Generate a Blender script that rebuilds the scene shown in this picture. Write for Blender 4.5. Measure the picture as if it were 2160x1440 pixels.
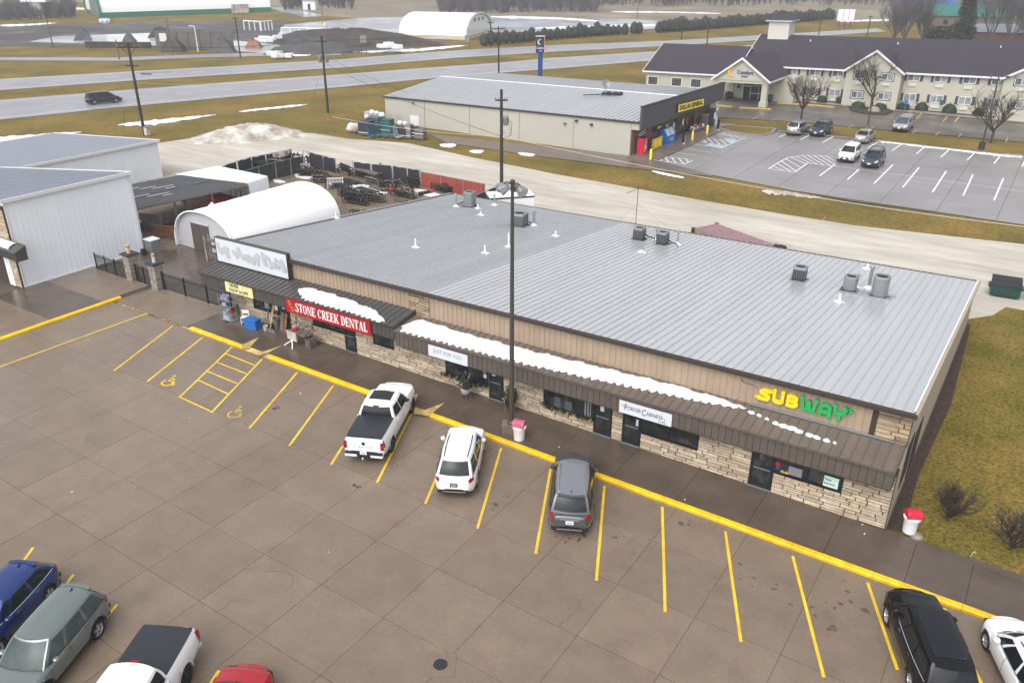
import bpy, bmesh, math, random
from math import sin, cos, pi, radians, sqrt, atan2, hypot
from mathutils import Vector, Matrix
random.seed(11)
scene = bpy.context.scene
for o in list(bpy.data.objects):
 bpy.data.objects.remove(o, do_unlink=True)
# ---------------------------------------------------------------- camera
# metres; X runs along the shop front (to the right), Y away from the parking lot
CAM_H, FOC, PITCH, ROLL, YAW = 21.4, 1737.2 / 2160.0, 0.4434, 0.0038, 0.5833
cam = bpy.data.cameras.new("camera")
cam.sensor_width = 36.0
cam.lens = 36.0 * FOC
cam.clip_start = 0.5
cam.clip_end = 4000.0
camo = bpy.data.objects.new("camera", cam)
scene.collection.objects.link(camo)
camo.matrix_world = (Matrix.Translation((0, 0, CAM_H)) @ Matrix.Rotation(YAW, 4, 'Z')
      @ Matrix.Rotation(pi / 2 - PITCH, 4, 'X') @ Matrix.Rotation(ROLL, 4, 'Z'))
scene.camera = camo
# ---------------------------------------------------------------- overcast winter sky
SUN_EL, SUN_AZ = radians(52), radians(178)
world = bpy.data.worlds.new("World")
scene.world = world
world.use_nodes = True
wn, wl = world.node_tree.nodes, world.node_tree.links
wn.clear()
sky = wn.new('ShaderNodeTexSky')
sky.sky_type = 'NISHITA'
sky.sun_disc = False
sky.sun_elevation = SUN_EL
sky.sun_rotation = SUN_AZ
sky.altitude = 200
sky.air_density = 1.0
sky.dust_density = 4.0
sky.ozone_density = 1.0
hs = wn.new('ShaderNodeHueSaturation')
hs.inputs['Saturation'].default_value = 0.22
bgn = wn.new('ShaderNodeBackground')
bgn.inputs['Strength'].default_value = 0.15
wo = wn.new('ShaderNodeOutputWorld')
wl.new(sky.outputs[0], hs.inputs['Color'])
wl.new(hs.outputs[0], bgn.inputs['Color'])
wl.new(bgn.outputs[0], wo.inputs['Surface'])
sun = bpy.data.lights.new("sun", 'SUN')
sun.energy = 1.1
sun.angle = radians(85)
sun.color = (1.0, 0.97, 0.93)
suno = bpy.data.objects.new("sun", sun)
scene.collection.objects.link(suno)
# direction towards the sun: Blender sky rotation is measured clockwise from +Y
sd = Vector((sin(SUN_AZ) * cos(SUN_EL), cos(SUN_AZ) * cos(SUN_EL), sin(SUN_EL)))
suno.rotation_euler = sd.to_track_quat('Z', 'Y').to_euler()
vs = scene.view_settings
vs.view_transform = 'Standard'
vs.look = 'None'
vs.gamma = 1.0
vs.exposure = 0.75
vs.use_curve_mapping = False
# ---------------------------------------------------------------- measuring helpers
_c, _s = cos(-YAW), sin(-YAW)
def ray(u, v):
 """direction, in scene axes, of the sight line through a point of the survey photo (2160 x 1440)"""
 a, b = u - 1080.0, v - 720.0
 c, s = cos(ROLL), sin(ROLL)
 x = (a * c + b * s) / 2160.0 / FOC
 up = -(-a * s + b * c) / 2160.0 / FOC
 y = cos(PITCH) + up * sin(PITCH)
 z = -sin(PITCH) + up * cos(PITCH)
 return Vector((x * _c + y * _s, -x * _s + y * _c, z))
def at(u, v, z=0.0):
 r = ray(u, v)
 t = (z - CAM_H) / r.z
 return Vector((r.x * t, r.y * t, z))
def on_y(u, v, Y):
 r = ray(u, v)
 t = Y / r.y
 return Vector((r.x * t, Y, CAM_H + r.z * t))
def on_x(u, v, X):
 r = ray(u, v)
 t = X / r.x
 return Vector((X, r.y * t, CAM_H + r.z * t))
def height(p, u, v):
 r = ray(u, v)
 t = (p[0] * r.x + p[1] * r.y) / (r.x * r.x + r.y * r.y)
 return CAM_H + r.z * t
# ---------------------------------------------------------------- materials
def M(name, col, rough=0.6, metal=0.0, var=0.0, scale=1.0, bump=0.0, bscale=20.0, rnd=0.0,
  col2=None, mixscale=0.2, mixw=0.15, spec=0.5, coat=0.0, rvar=0.0, rscale=0.3, stretch=None,
  trans=0.0, detail=6, mixc=0.5, emit=0.0, ior=1.45, spots=0.0, grain=0.0):
 m = bpy.data.materials.new(name)
 m.use_nodes = True
 nt = m.node_tree
 N, L = nt.nodes, nt.links
 b = N['Principled BSDF']
 b.inputs['Roughness'].default_value = rough
 b.inputs['Metallic'].default_value = metal
 b.inputs['Specular IOR Level'].default_value = spec
 b.inputs['Coat Weight'].default_value = coat
 b.inputs['Coat Roughness'].default_value = 0.06
 b.inputs['Transmission Weight'].default_value = trans
 b.inputs['IOR'].default_value = ior
 c4 = (*col, 1.0)
 b.inputs['Base Color'].default_value = c4
 geo = N.new('ShaderNodeNewGeometry')
 vec = geo.outputs['Position']
 if stretch:
  mp = N.new('ShaderNodeMapping')
  mp.inputs['Scale'].default_value = stretch
  L.new(vec, mp.inputs['Vector'])
  vec = mp.outputs[0]
 def noise(sc, det=detail, rg=0.6):
  n = N.new('ShaderNodeTexNoise')
  n.inputs['Scale'].default_value = sc
  n.inputs['Detail'].default_value = det
  n.inputs['Roughness'].default_value = rg
  L.new(vec, n.inputs['Vector'])
  return n.outputs['Fac']
 def ramp(src, p0, p1, v0, v1):
  r = N.new('ShaderNodeMapRange')
  r.inputs[1].default_value = p0
  r.inputs[2].default_value = p1
  r.inputs[3].default_value = v0
  r.inputs[4].default_value = v1
  L.new(src, r.inputs[0])
  return r.outputs[0]
 cur = None
 if col2 is not None:
  f = ramp(noise(mixscale), mixc - mixw, mixc + mixw, 0.0, 1.0)
  mx = N.new('ShaderNodeMix')
  mx.data_type = 'RGBA'
  mx.inputs['A'].default_value = c4
  mx.inputs['B'].default_value = (*col2, 1.0)
  L.new(f, mx.inputs['Factor'])
  cur = mx.outputs['Result']
 if spots:
  f = ramp(noise(.55, 5, .62), .60, .72, 0.0, spots)
  mx = N.new('ShaderNodeMix')
  mx.data_type = 'RGBA'
  mx.inputs['A'].default_value = c4
  if cur is not None:
   L.new(cur, mx.inputs['A'])
  mx.inputs['B'].default_value = (.035, .028, .024, 1.0)
  L.new(f, mx.inputs['Factor'])
  cur = mx.outputs['Result']
 if var or rnd:
  h = N.new('ShaderNodeHueSaturation')
  if cur is None:
   h.inputs['Color'].default_value = c4
  else:
   L.new(cur, h.inputs['Color'])
  val = None
  if var:
   val = ramp(noise(scale), 0.3, 0.7, 1 - var, 1 + var)
  if grain:
   gm = N.new('ShaderNodeMath')
   gm.operation = 'MULTIPLY'
   L.new(val, gm.inputs[0])
   L.new(ramp(noise(7.0, 8, .75), 0.3, 0.7, 1 - grain, 1 + grain), gm.inputs[1])
   val = gm.outputs[0]
  if rnd:
   oi = N.new('ShaderNodeObjectInfo')
   rr = ramp(oi.outputs['Random'], 0, 1, 1 - rnd, 1 + rnd)
   if val is None:
    val = rr
   else:
    mm = N.new('ShaderNodeMath')
    mm.operation = 'MULTIPLY'
    L.new(val, mm.inputs[0])
    L.new(rr, mm.inputs[1])
    val = mm.outputs[0]
  L.new(val, h.inputs['Value'])
  cur = h.outputs[0]
 if cur is not None:
  L.new(cur, b.inputs['Base Color'])
 if rvar:
  L.new(ramp(noise(rscale, 3), 0.25, 0.75, max(0.03, rough - rvar), rough + rvar), b.inputs['Roughness'])
 if bump:
  bp = N.new('ShaderNodeBump')
  bp.inputs['Strength'].default_value = bump
  bp.inputs['Distance'].default_value = 0.05
  L.new(noise(bscale, 4), bp.inputs['Height'])
  L.new(bp.outputs[0], b.inputs['Normal'])
 if emit:
  b.inputs['Emission Color'].default_value = c4
  b.inputs['Emission Strength'].default_value = emit
 return m
m_lot = M('wet_concrete', (.200, .152, .111), .29, var=.10, scale=.9, rnd=.05, col2=(.165, .122, .087), mixscale=.16, mixw=.22, rvar=.07, rscale=.35, bump=.12, bscale=14, spots=.22, grain=.12)
m_joint = M('joint_filler', (.085, .066, .05), .7)
m_walk = M('sidewalk_concrete', (.104, .079, .060), .22, var=.14, scale=.8, rnd=.04, col2=(.078, .058, .044), mixscale=.3, rvar=.07, spots=.25, rscale=.5, bump=.04, bscale=30)
m_dglot = M('grey_concrete', (.24, .23, .23), .34, var=.10, scale=.4, rnd=.04, col2=(.185, .172, .17), mixscale=.12, rvar=.04, rscale=.2)
m_hlot = M('damp_asphalt', (.13, .115, .105), .4, var=.2, scale=.3, col2=(.09, .074, .064), mixscale=.1, rvar=.15, rscale=.2)
m_road = M('highway_concrete', (.25, .245, .26), .4, var=.08, scale=.25, rvar=.12, rscale=.1, stretch=(1, 1, 1))
m_grass = M('winter_grass', (.20, .133, .035), .95, var=.45, scale=4.5, col2=(.105, .088, .018), mixscale=.10, mixw=.14, bump=.35, bscale=9, spec=.15)
m_lawn = M('lawn_grass', (.20, .135, .036), .95, var=.6, scale=6, col2=(.105, .094, .015), mixscale=.3, mixw=.16, bump=.5, bscale=14, spec=.15)
m_field = M('stubble_field', (.26, .22, .165), .95, var=.25, scale=.06, col2=(.19, .155, .115), mixscale=.02, mixw=.15, spec=.15)
m_mud = M('wet_mud', (.030, .022, .019), .55, var=.35, scale=.12, col2=(.06, .047, .04), mixscale=.05, mixw=.12, rvar=.2, rscale=.08)
m_pad = M('flooded_pad', (.46, .48, .53), .2, var=.12, scale=.08, col2=(.26, .25, .25), mixscale=.035, mixw=.1, rvar=.1, rscale=.05)
m_gravel = M('crushed_limestone', (.50, .47, .42), .85, var=.16, scale=.6, col2=(.37, .33, .27), mixscale=.16, mixw=.2, bump=.3, bscale=8, stretch=(.3, 1.6, 1), spec=.25)
m_pea = M('yard_gravel', (.20, .155, .11), .9, var=.5, scale=5, bump=.5, bscale=20, col2=(.14, .11, .08), mixscale=.4, spec=.2)
m_snow = M('snow', (.66, .675, .70), .7, var=.10, scale=2.5, bump=.5, bscale=7, spec=.3)
m_dsnow = M('dirty_snow', (.60, .575, .53), .8, var=.15, scale=1.6, col2=(.25, .205, .16), mixscale=.55, mixw=.14, bump=.6, bscale=3)
m_yel = M('yellow_paint', (.80, .50, .005), .45, var=.16, scale=3, col2=(.64, .38, .008), mixscale=1.2, bump=.1)
m_yel2 = M('worn_yellow_paint', (.55, .38, .10), .5, var=.25, scale=4, col2=(.34, .25, .12), mixscale=2.2, mixw=.1)
m_yel3 = M('stall_yellow', (.80, .53, .02), .4, var=.12, scale=2.5, col2=(.62, .40, .03), mixscale=1.0, mixw=.12)
m_wline = M('white_paint_line', (.72, .72, .72), .5, var=.1, scale=2)
m_bline = M('blue_paint_line', (.34, .42, .48), .5, var=.2, scale=2)
m_roof = M('galvanised_roof', (.44, .448, .462), .25, metal=.3, var=.05, scale=.8, rnd=.02, stretch=(1.2, .12, 1))
m_roof2 = M('galvanised_roof_older', (.385, .395, .408), .25, metal=.3, var=.06, scale=.8, rnd=.025, stretch=(1.2, .12, 1))
m_roof3 = M('blue_grey_roof', (.20, .22, .262), .42, metal=.1, var=.05, scale=.4)
m_tan = M('tan_metal_siding', (.335, .255, .185), .5, var=.06, scale=1.5, rnd=.05)
m_tanwall = M('tan_stucco', (.36, .30, .235), .8, var=.06, scale=1.0)
m_fas = M('brown_fascia', (.095, .078, .068), .5, var=.1, scale=2, rnd=.06)
m_fas2 = M('charcoal_fascia', (.062, .058, .055), .5, var=.1, scale=2, rnd=.06)
m_can = M('brown_canopy_roof', (.135, .108, .09), .32, var=.1, scale=1.5, rnd=.05)
m_can2 = M('charcoal_canopy_roof', (.07, .066, .064), .28, var=.1, scale=1.5, rnd=.05)
m_trim = M('dark_brown_trim', (.045, .034, .028), .4, var=.1)
m_stone = M('ledge_stone', (.54, .45, .335), .8, var=.2, scale=5, rnd=.2, col2=(.42, .335, .235), mixscale=.9, bump=.5, bscale=14)
m_stone2 = M('brown_ledge_stone', (.33, .25, .165), .8, var=.25, scale=5, rnd=.3, bump=.5, bscale=14)
m_stone3 = M('grey_pillar_stone', (.26, .225, .19), .8, var=.25, scale=5, rnd=.3, bump=.5, bscale=14)
m_mort = M('dark_mortar', (.05, .036, .026), .9)
m_blk = M('black_metal', (.012, .012, .013), .4)
m_blkm = M('matt_black', (.02, .02, .022), .75)
m_glass = M('dark_window_glass', (.014, .016, .018), .06, spec=.6, col2=(.06, .06, .058), mixscale=1.3, mixw=.1, mixc=.58)  # paler noise in the colour suggests reflections and an interior on opaque panes
m_glassl = M('curtained_glass', (.23, .245, .27), .08, spec=.8, var=.25, scale=.9)
m_white = M('white_paint', (.66, .66, .66), .5, var=.03)
m_wpan = M('white_metal_siding', (.78, .81, .855), .42, var=.02, scale=1, rnd=.012)
m_wfab = M('white_fabric', (.86, .87, .885), .6, var=.02, scale=.6)
m_wfab2 = M('dull_white_fabric', (.46, .46, .485), .7, var=.06, scale=1.2, bump=.3, bscale=3)
m_sign = M('white_signboard', (.58, .62, .67), .35)
m_red = M('red_sign', (.36, .006, .014), .4)
m_crm = M('cream_sign', (.80, .74, .36), .4)
m_gold = M('gold_lettering', (.50, .28, .10), .4)
m_ghost = M('grey_smear', (.42, .44, .46), .5, var=.08, scale=3)
m_subY = M('sign_yellow', (.86, .60, .02), .35)
m_subG = M('sign_green', (.015, .36, .09), .35)
m_lett = M('black_lettering', (.015, .015, .018), .5)
m_greyt = M('grey_lettering', (.10, .115, .13), .5)
m_ac = M('grey_ac_cabinet', (.23, .235, .24), .45, metal=.3, var=.06)
m_acd = M('dark_ac_coil', (.03, .034, .04), .55)
m_acs = M('slate_ac_coil', (.075, .09, .11), .5)
m_galv = M('galvanised_pipe', (.30, .33, .35), .4, metal=.5)
m_pvc = M('white_pvc', (.78, .78, .79), .4)
m_bronze = M('bronze_pole', (.055, .046, .042), .45)
m_lamp = M('lamp_glass', (.45, .46, .47), .15)
m_wood = M('weathered_pole_wood', (.035, .026, .02), .85, var=.3, scale=4)
m_wood2 = M('brown_wood', (.20, .095, .035), .7, var=.3, scale=3, rnd=.15)
m_wood3 = M('old_grey_wood', (.12, .10, .085), .8, var=.3, scale=3, rnd=.2)
m_wood4 = M('pale_wood', (.55, .37, .18), .7, var=.25, scale=4)
m_wire = M('cable', (.03, .03, .03), .6)
m_wirel = M('pale_cable', (.42, .39, .35), .6)
m_bayw = M('grey_bay_concrete', (.12, .115, .105), .85, var=.2, scale=.6)
m_apron = M('brown_wet_apron', (.16, .125, .105), .38, var=.12, scale=.7, col2=(.12, .092, .076), mixscale=.3)
m_pyl = M('pylon_blue', (.010, .055, .21), .4)
m_brick = M('brown_brick', (.17, .09, .072), .8, var=.2, scale=6)
m_dgw = M('beige_tilt_wall', (.41, .40, .345), .75, var=.03, scale=.5, rnd=.02)
m_dgf = M('dark_grey_fascia', (.062, .06, .068), .55, var=.04, scale=.5)
m_dgy = M('bright_yellow_sign', (.88, .66, .05), .35)
m_hw = M('cream_stucco', (.44, .42, .345), .8, var=.03, scale=.5)
m_glassm = M('grey_window_glass', (.115, .125, .145), .08, spec=.5)
m_acw = M('cream_ac_cover', (.56, .54, .48), .6)
m_hr = M('plum_grey_shingles', (.037, .030, .041), .85, var=.1, scale=1.2, bump=.2, bscale=10)
m_shut = M('dark_shutter', (.055, .06, .07), .6)
m_navy = M('navy_sign', (.012, .03, .16), .35)
m_orange = M('orange_sign', (.88, .40, .03), .35)
m_blue = M('blue_plastic', (.015, .13, .42), .4, var=.08)
m_cyan = M('blue_cart_metal', (.02, .15, .24), .45)
m_teal = M('sign_teal', (.014, .10, .095), .5)
m_mint = M('mint_poster', (.62, .80, .74), .4)
m_redp = M('red_plastic', (.50, .012, .04), .35)
m_pink = M('faded_red_plastic', (.42, .085, .15), .4)
m_wpl = M('white_plastic', (.80, .80, .80), .4)
m_leaf = M('evergreen_leaves', (.022, .035, .016), .8, rnd=.2, var=.3, scale=3)
m_leafd = M('arborvitae_leaves', (.032, .036, .026), .85, var=.35, scale=1.2, rnd=.15)
m_leafy = M('yellow_green_leaves', (.22, .20, .05), .7)
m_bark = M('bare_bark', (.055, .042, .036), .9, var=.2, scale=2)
m_bark2 = M('hazed_bark', (.10, .09, .092), .9, var=.3, scale=.05)  # bark colour lightened to stand in for distance haze
m_mulch = M('dark_mulch', (.05, .032, .024), .95, var=.4, scale=3)
m_concr = M('pole_base_concrete', (.16, .12, .095), .7, var=.15, scale=4)
m_dirt = M('dark_dirt_heap', (.055, .042, .036), .95, var=.35, scale=.5, bump=.6, bscale=2)
m_dirtg = M('grey_gravel_heap', (.07, .068, .07), .95, var=.3, scale=.5, bump=.6, bscale=2)
m_sand = M('orange_sand_heap', (.25, .13, .07), .95, var=.2, scale=.5)
m_slat = M('red_privacy_slats', (.27, .055, .03), .6, var=.2, scale=4, rnd=.12)
m_scr = M('black_privacy_screen', (.02, .023, .03), .7, var=.15, scale=2)
m_tarp = M('dark_shade_cloth', (.052, .050, .060), .6, var=.25, scale=1.2, stretch=(2.5, .4, 1))
m_carpet = M('red_carpet', (.30, .035, .03), .85, var=.2, scale=2)
m_maroon = M('maroon_container', (.28, .17, .185), .5, var=.2, scale=2)
m_green = M('green_dumpster', (.012, .055, .045), .5, var=.2, scale=2)
m_tire = M('tyre_rubber', (.014, .014, .015), .8)
m_rim = M('alloy_rim', (.55, .56, .58), .3, metal=.7)
m_rimd = M('black_rim', (.03, .03, .032), .4)
m_cblk = M('car_black_trim', (.015, .015, .017), .5)
m_cgl = M('car_glass', (.012, .015, .018), .06, spec=.32)
m_cgl2 = M('car_glass_clear', (.055, .072, .075), .08, spec=.3, var=.3, scale=1.5)
m_tail = M('tail_lamp_red', (.30, .005, .010), .2)
m_headl = M('head_lamp', (.62, .64, .66), .1, coat=1)
m_chrome = M('chrome', (.75, .76, .78), .15, metal=1)
m_plate = M('number_plate', (.75, .76, .77), .4)
def paint(name, col, metal=0.0, rough=.26):
 return M(name, col, rough, metal=metal, coat=.6)
cp_white = paint('white_car_paint', (.80, .81, .82))
cp_grey = paint('grey_car_paint', (.10, .105, .115), .5)
cp_sage = paint('sage_car_paint', (.185, .215, .205), .5)
cp_blue = paint('blue_car_paint', (.010, .035, .16), .3)
cp_black = M('black_car_paint', (.005, .006, .007), .12, spec=.45)
cp_red = paint('red_car_paint', (.34, .006, .012))
cp_silver = paint('silver_car_paint', (.42, .43, .44), .6)
cp_navy = paint('navy_car_paint', (.035, .05, .085), .4)
cp_champ = paint('champagne_car_paint', (.40, .37, .33), .5)
cp_dgreen = paint('dark_green_car_paint', (.012, .02, .024), .3)
# ---------------------------------------------------------------- objects and meshes
COL = scene.collection
TILT = None      # (slope, x0): the shops stand level while the paved lot falls to the right
def tag(o, label=None, cat=None, group=None, kind=None):
 if label:
  o['label'] = label
 if cat:
  o['category'] = cat
 if group:
  o['group'] = group
 if kind:
  o['kind'] = kind
 return o
def thing(name, label, cat, loc=(0, 0, 0), rz=0.0, group=None):
 o = bpy.data.objects.new(name, None)
 o.empty_display_size = 0.2
 COL.objects.link(o)
 o.location = loc
 o.rotation_euler = (0, 0, rz)
 return tag(o, label, cat, group)
def link(name, me, parent=None, world=True, loc=None, rot=None, scale=None):
 o = bpy.data.objects.new(name, me)
 COL.objects.link(o)
 if loc is not None:
  o.location = loc
 if rot is not None:
  o.rotation_euler = rot
 if scale is not None:
  o.scale = scale
 if parent is not None:
  o.parent = parent
  if world and parent.type == 'EMPTY':
   o.matrix_parent_inverse = parent.matrix_basis.inverted()
 return o
class MB:
 def __init__(s):
  s.v, s.f, s.m = [], [], []
 def add(s, vs, fs, mi=0):
  n = len(s.v)
  s.v += [tuple(p) for p in vs]
  s.f += [tuple(i + n for i in f) for f in fs]
  s.m += [mi] * len(fs)
  return s
 def box(s, x0, x1, y0, y1, z0, z1, mi=0):
  if x0 > x1: x0, x1 = x1, x0
  if y0 > y1: y0, y1 = y1, y0
  if z0 > z1: z0, z1 = z1, z0
  vs = [(x, y, z) for z in (z0, z1) for y in (y0, y1) for x in (x0, x1)]
  return s.add(vs, [(0, 2, 3, 1), (4, 5, 7, 6), (0, 1, 5, 4), (2, 6, 7, 3), (0, 4, 6, 2), (1, 3, 7, 5)], mi)
 def obox(s, c, sx, sy, sz, rz=0.0, rx=0.0, ry=0.0, mi=0):
  R = Matrix.Rotation(rz, 3, 'Z') @ Matrix.Rotation(ry, 3, 'Y') @ Matrix.Rotation(rx, 3, 'X')
  vs = [Vector(c) + R @ Vector((x * sx / 2, y * sy / 2, z * sz / 2)) for z in (-1, 1) for y in (-1, 1) for x in (-1, 1)]
  return s.add(vs, [(0, 2, 3, 1), (4, 5, 7, 6), (0, 1, 5, 4), (2, 6, 7, 3), (0, 4, 6, 2), (1, 3, 7, 5)], mi)
 def bar(s, a, b, w, h=None, mi=0):
  """rectangular bar from a to b"""
  a, b = Vector(a), Vector(b)
  h = h or w
  d = (b - a).normalized()
  up = Vector((0, 0, 1)) if abs(d.z) < .95 else Vector((0, 1, 0))
  sx = d.cross(up).normalized() * w / 2
  sz = sx.cross(d).normalized() * h / 2
  vs = [a - sx - sz, a + sx - sz, a + sx + sz, a - sx + sz, b - sx - sz, b + sx - sz, b + sx + sz, b - sx + sz]
  return s.add(vs, [(0, 3, 2, 1), (4, 5, 6, 7), (0, 1, 5, 4), (1, 2, 6, 5), (2, 3, 7, 6), (3, 0, 4, 7)], mi)
 def tube(s, pts, r, n=6, mi=0, r1=None, cap=True):
  pts = [Vector(p) for p in pts]
  k = len(pts)
  rings = []
  for i, p in enumerate(pts):
   d = (pts[min(i + 1, k - 1)] - pts[max(i - 1, 0)])
   d = d.normalized() if d.length > 1e-9 else Vector((0, 0, 1))
   up = Vector((0, 0, 1)) if abs(d.z) < .95 else Vector((0, 1, 0))
   a = d.cross(up).normalized()
   b = a.cross(d)
   rr = r if r1 is None else r + (r1 - r) * i / max(1, k - 1)
   rings.append([p + (a * cos(2 * pi * j / n) + b * sin(2 * pi * j / n)) * rr for j in range(n)])
  vs = [q for rg in rings for q in rg]
  fs = []
  for i in range(k - 1):
   for j in range(n):
    fs.append((i * n + j, i * n + (j + 1) % n, (i + 1) * n + (j + 1) % n, (i + 1) * n + j))
  if cap:
   fs.append(tuple(range(n - 1, -1, -1)))
   fs.append(tuple((k - 1) * n + j for j in range(n)))
  return s.add(vs, fs, mi)
 def lathe(s, prof, c=(0, 0, 0), n=16, axis='z', mi=0, cap=True):
  vs, fs = [], []
  for (r, h) in prof:
   for j in range(n):
    a = 2 * pi * j / n
    p = (r * cos(a), r * sin(a), h) if axis == 'z' else ((r * cos(a), h, r * sin(a)) if axis == 'y' else (h, r * cos(a), r * sin(a)))
    vs.append((c[0] + p[0], c[1] + p[1], c[2] + p[2]))
  k = len(prof)
  for i in range(k - 1):
   for j in range(n):
    q = (i * n + j, i * n + (j + 1) % n, (i + 1) * n + (j + 1) % n, (i + 1) * n + j)
    fs.append(q if axis != 'y' else q[::-1])
  if cap:
   fs.append(tuple(range(n - 1, -1, -1)))
   fs.append(tuple((k - 1) * n + j for j in range(n)))
  return s.add(vs, fs, mi)
 def poly(s, pts, mi=0):
  return s.add(pts, [tuple(range(len(pts)))], mi)
 def prism(s, pts, z0, z1, mi=0):
  """horizontal outline, ccw, between two heights"""
  n = len(pts)
  if sum(pts[i][0] * pts[(i + 1) % n][1] - pts[(i + 1) % n][0] * pts[i][1] for i in range(n)) < 0:
   pts = pts[::-1]
  vs = [(p[0], p[1], z0) for p in pts] + [(p[0], p[1], z1) for p in pts]
  fs = [tuple(range(n - 1, -1, -1)), tuple(range(n, 2 * n))] + [(i, (i + 1) % n, n + (i + 1) % n, n + i) for i in range(n)]
  return s.add(vs, fs, mi)
 def slab(s, pts, nrm, mi=0):
  """planar outline given thickness along the vector nrm"""
  n = len(pts)
  nrm = Vector(nrm)
  vs = [Vector(p) for p in pts] + [Vector(p) + nrm for p in pts]
  fs = [tuple(range(n - 1, -1, -1)), tuple(range(n, 2 * n))] + [(i, (i + 1) % n, n + (i + 1) % n, n + i) for i in range(n)]
  return s.add(vs, fs, mi)
 def grid(s, rows, mi=0, close=False):
  h, w = len(rows), len(rows[0])
  vs = [p for r in rows for p in r]
  fs = []
  for i in range(h - 1):
   for j in range(w if close else w - 1):
    fs.append((i * w + j, i * w + (j + 1) % w, (i + 1) * w + (j + 1) % w, (i + 1) * w + j))
  return s.add(vs, fs, mi)
 def mesh(s, name, mats, smooth=None, fix=False):
  me = bpy.data.meshes.new(name)
  vs = s.v
  if TILT:
   vs = [(x, y, z + TILT[0] * (x - TILT[1])) for x, y, z in vs]
  me.from_pydata(vs, [], s.f)
  for m in (mats if isinstance(mats, (list, tuple)) else [mats]):
   me.materials.append(m)
  me.polygons.foreach_set('material_index', s.m)
  if smooth or fix:
   bm = bmesh.new()
   bm.from_mesh(me)
   if smooth:
    bmesh.ops.remove_doubles(bm, verts=bm.verts, dist=1e-5)
   bmesh.ops.recalc_face_normals(bm, faces=bm.faces)
   bm.to_mesh(me)
   bm.free()
  if smooth:
   me.polygons.foreach_set('use_smooth', [True] * len(me.polygons))
   me.set_sharp_from_angle(angle=radians(smooth))
  me.update()
  return me
 def build(s, name, mats, parent=None, smooth=None, world=True, fix=False, loc=None, **kw):
  o = link(name, s.mesh(name, mats, smooth, fix), parent, world, loc)
  return tag(o, **kw) if kw else o
def tz(x):
 return TILT[0] * (x - TILT[1]) if TILT else 0.0
def piece(name, me, parent, loc, rot=None, scale=None, world=True):
 return link(name, me, parent, world, loc, rot, scale)
def copy_tree(o, parent=None):
 c = o.copy()
 COL.objects.link(c)
 if parent is not None:
  c.parent = parent
 for ch in list(o.children):
  copy_tree(ch, c)
 return c
_txt = {}
def text2d(st, bold=0.0, space=1.0, shear=0.0):
 key = (st, bold, space, shear)
 if key not in _txt:
  cu = bpy.data.curves.new('lettering', 'FONT')
  cu.body = st
  cu.size = 1.0
  cu.offset = bold
  cu.space_character = space
  cu.shear = shear
  cu.resolution_u = 3
  ob = bpy.data.objects.new('lettering', cu)
  me = bpy.data.meshes.new_from_object(ob)
  vs = [tuple(v.co) for v in me.vertices]
  fs = [tuple(p.vertices) for p in me.polygons]
  bpy.data.objects.remove(ob)
  bpy.data.curves.remove(cu)
  bpy.data.meshes.remove(me)
  x0, x1 = min(v[0] for v in vs), max(v[0] for v in vs)
  y0, y1 = min(v[1] for v in vs), max(v[1] for v in vs)
  _txt[key] = ([((v[0] - x0) / (x1 - x0), (v[1] - y0) / (y1 - y0)) for v in vs], fs)
 return _txt[key]
def lettering(mb, st, o, ux, uy, w, h, bold=0.0, mi=0, depth=0.0, space=1.0, shear=0.0):
 """flat letters fitted in a w x h box with its lower left corner at o"""
 vs, fs = text2d(st, bold, space, shear)
 o, ux, uy = Vector(o), Vector(ux), Vector(uy)
 P = [o + ux * (x * w) + uy * (y * h) for x, y in vs]
 nn = ux.cross(uy)
 if depth:
  Q = [p - nn * depth for p in P]
  n = len(P)
  ed = {}
  for f in fs:
   for i in range(len(f)):
    a, b = f[i], f[(i + 1) % len(f)]
    if (b, a) in ed:
     ed.pop((b, a))
    else:
     ed[(a, b)] = 1
  mb.add(P + Q, list(fs) + [(b, a, a + n, b + n) for a, b in ed], mi)
 else:
  mb.add(P, fs, mi)
 return mb
def clip(poly, a, b, c):
 """keep the part of a 2-D polygon where a*x + b*y <= c"""
 out = []
 n = len(poly)
 for i in range(n):
  p, q = poly[i], poly[(i + 1) % n]
  dp, dq = a * p[0] + b * p[1] - c, a * q[0] + b * q[1] - c
  if dp <= 0:
   out.append(p)
  if (dp < 0 < dq) or (dq < 0 < dp):
   t = dp / (dp - dq)
   out.append((p[0] + (q[0] - p[0]) * t, p[1] + (q[1] - p[1]) * t))
 return out
def clip_convex(poly, hull):
 n = len(hull)
 ar = sum(hull[i][0] * hull[(i + 1) % n][1] - hull[(i + 1) % n][0] * hull[i][1] for i in range(n))
 if ar < 0:
  hull = hull[::-1]
 for i in range(n):
  p, q = hull[i], hull[(i + 1) % n]
  a, b = (q[1] - p[1]), -(q[0] - p[0])
  poly = clip(poly, a, b, a * p[0] + b * p[1])
  if len(poly) < 3:
   return None
 return poly
def area(poly):
 n = len(poly)
 return abs(sum(poly[i][0] * poly[(i + 1) % n][1] - poly[(i + 1) % n][0] * poly[i][1] for i in range(n))) / 2
def sheet(name, pts, z, mat, kind='structure', **kw):
 n = len(pts)
 if sum(pts[i][0] * pts[(i + 1) % n][1] - pts[(i + 1) % n][0] * pts[i][1] for i in range(n)) < 0:
  pts = pts[::-1]
 mb = MB()
 mb.poly([(p[0], p[1], z) for p in pts])
 return mb.build(name, mat, kind=kind, **kw)
def noise1(x, seed=0):
 return (sin(x * 1.7 + seed) + sin(x * 3.1 + seed * 2.3) * .6 + sin(x * 7.3 + seed * 1.1) * .35) / 1.95
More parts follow.
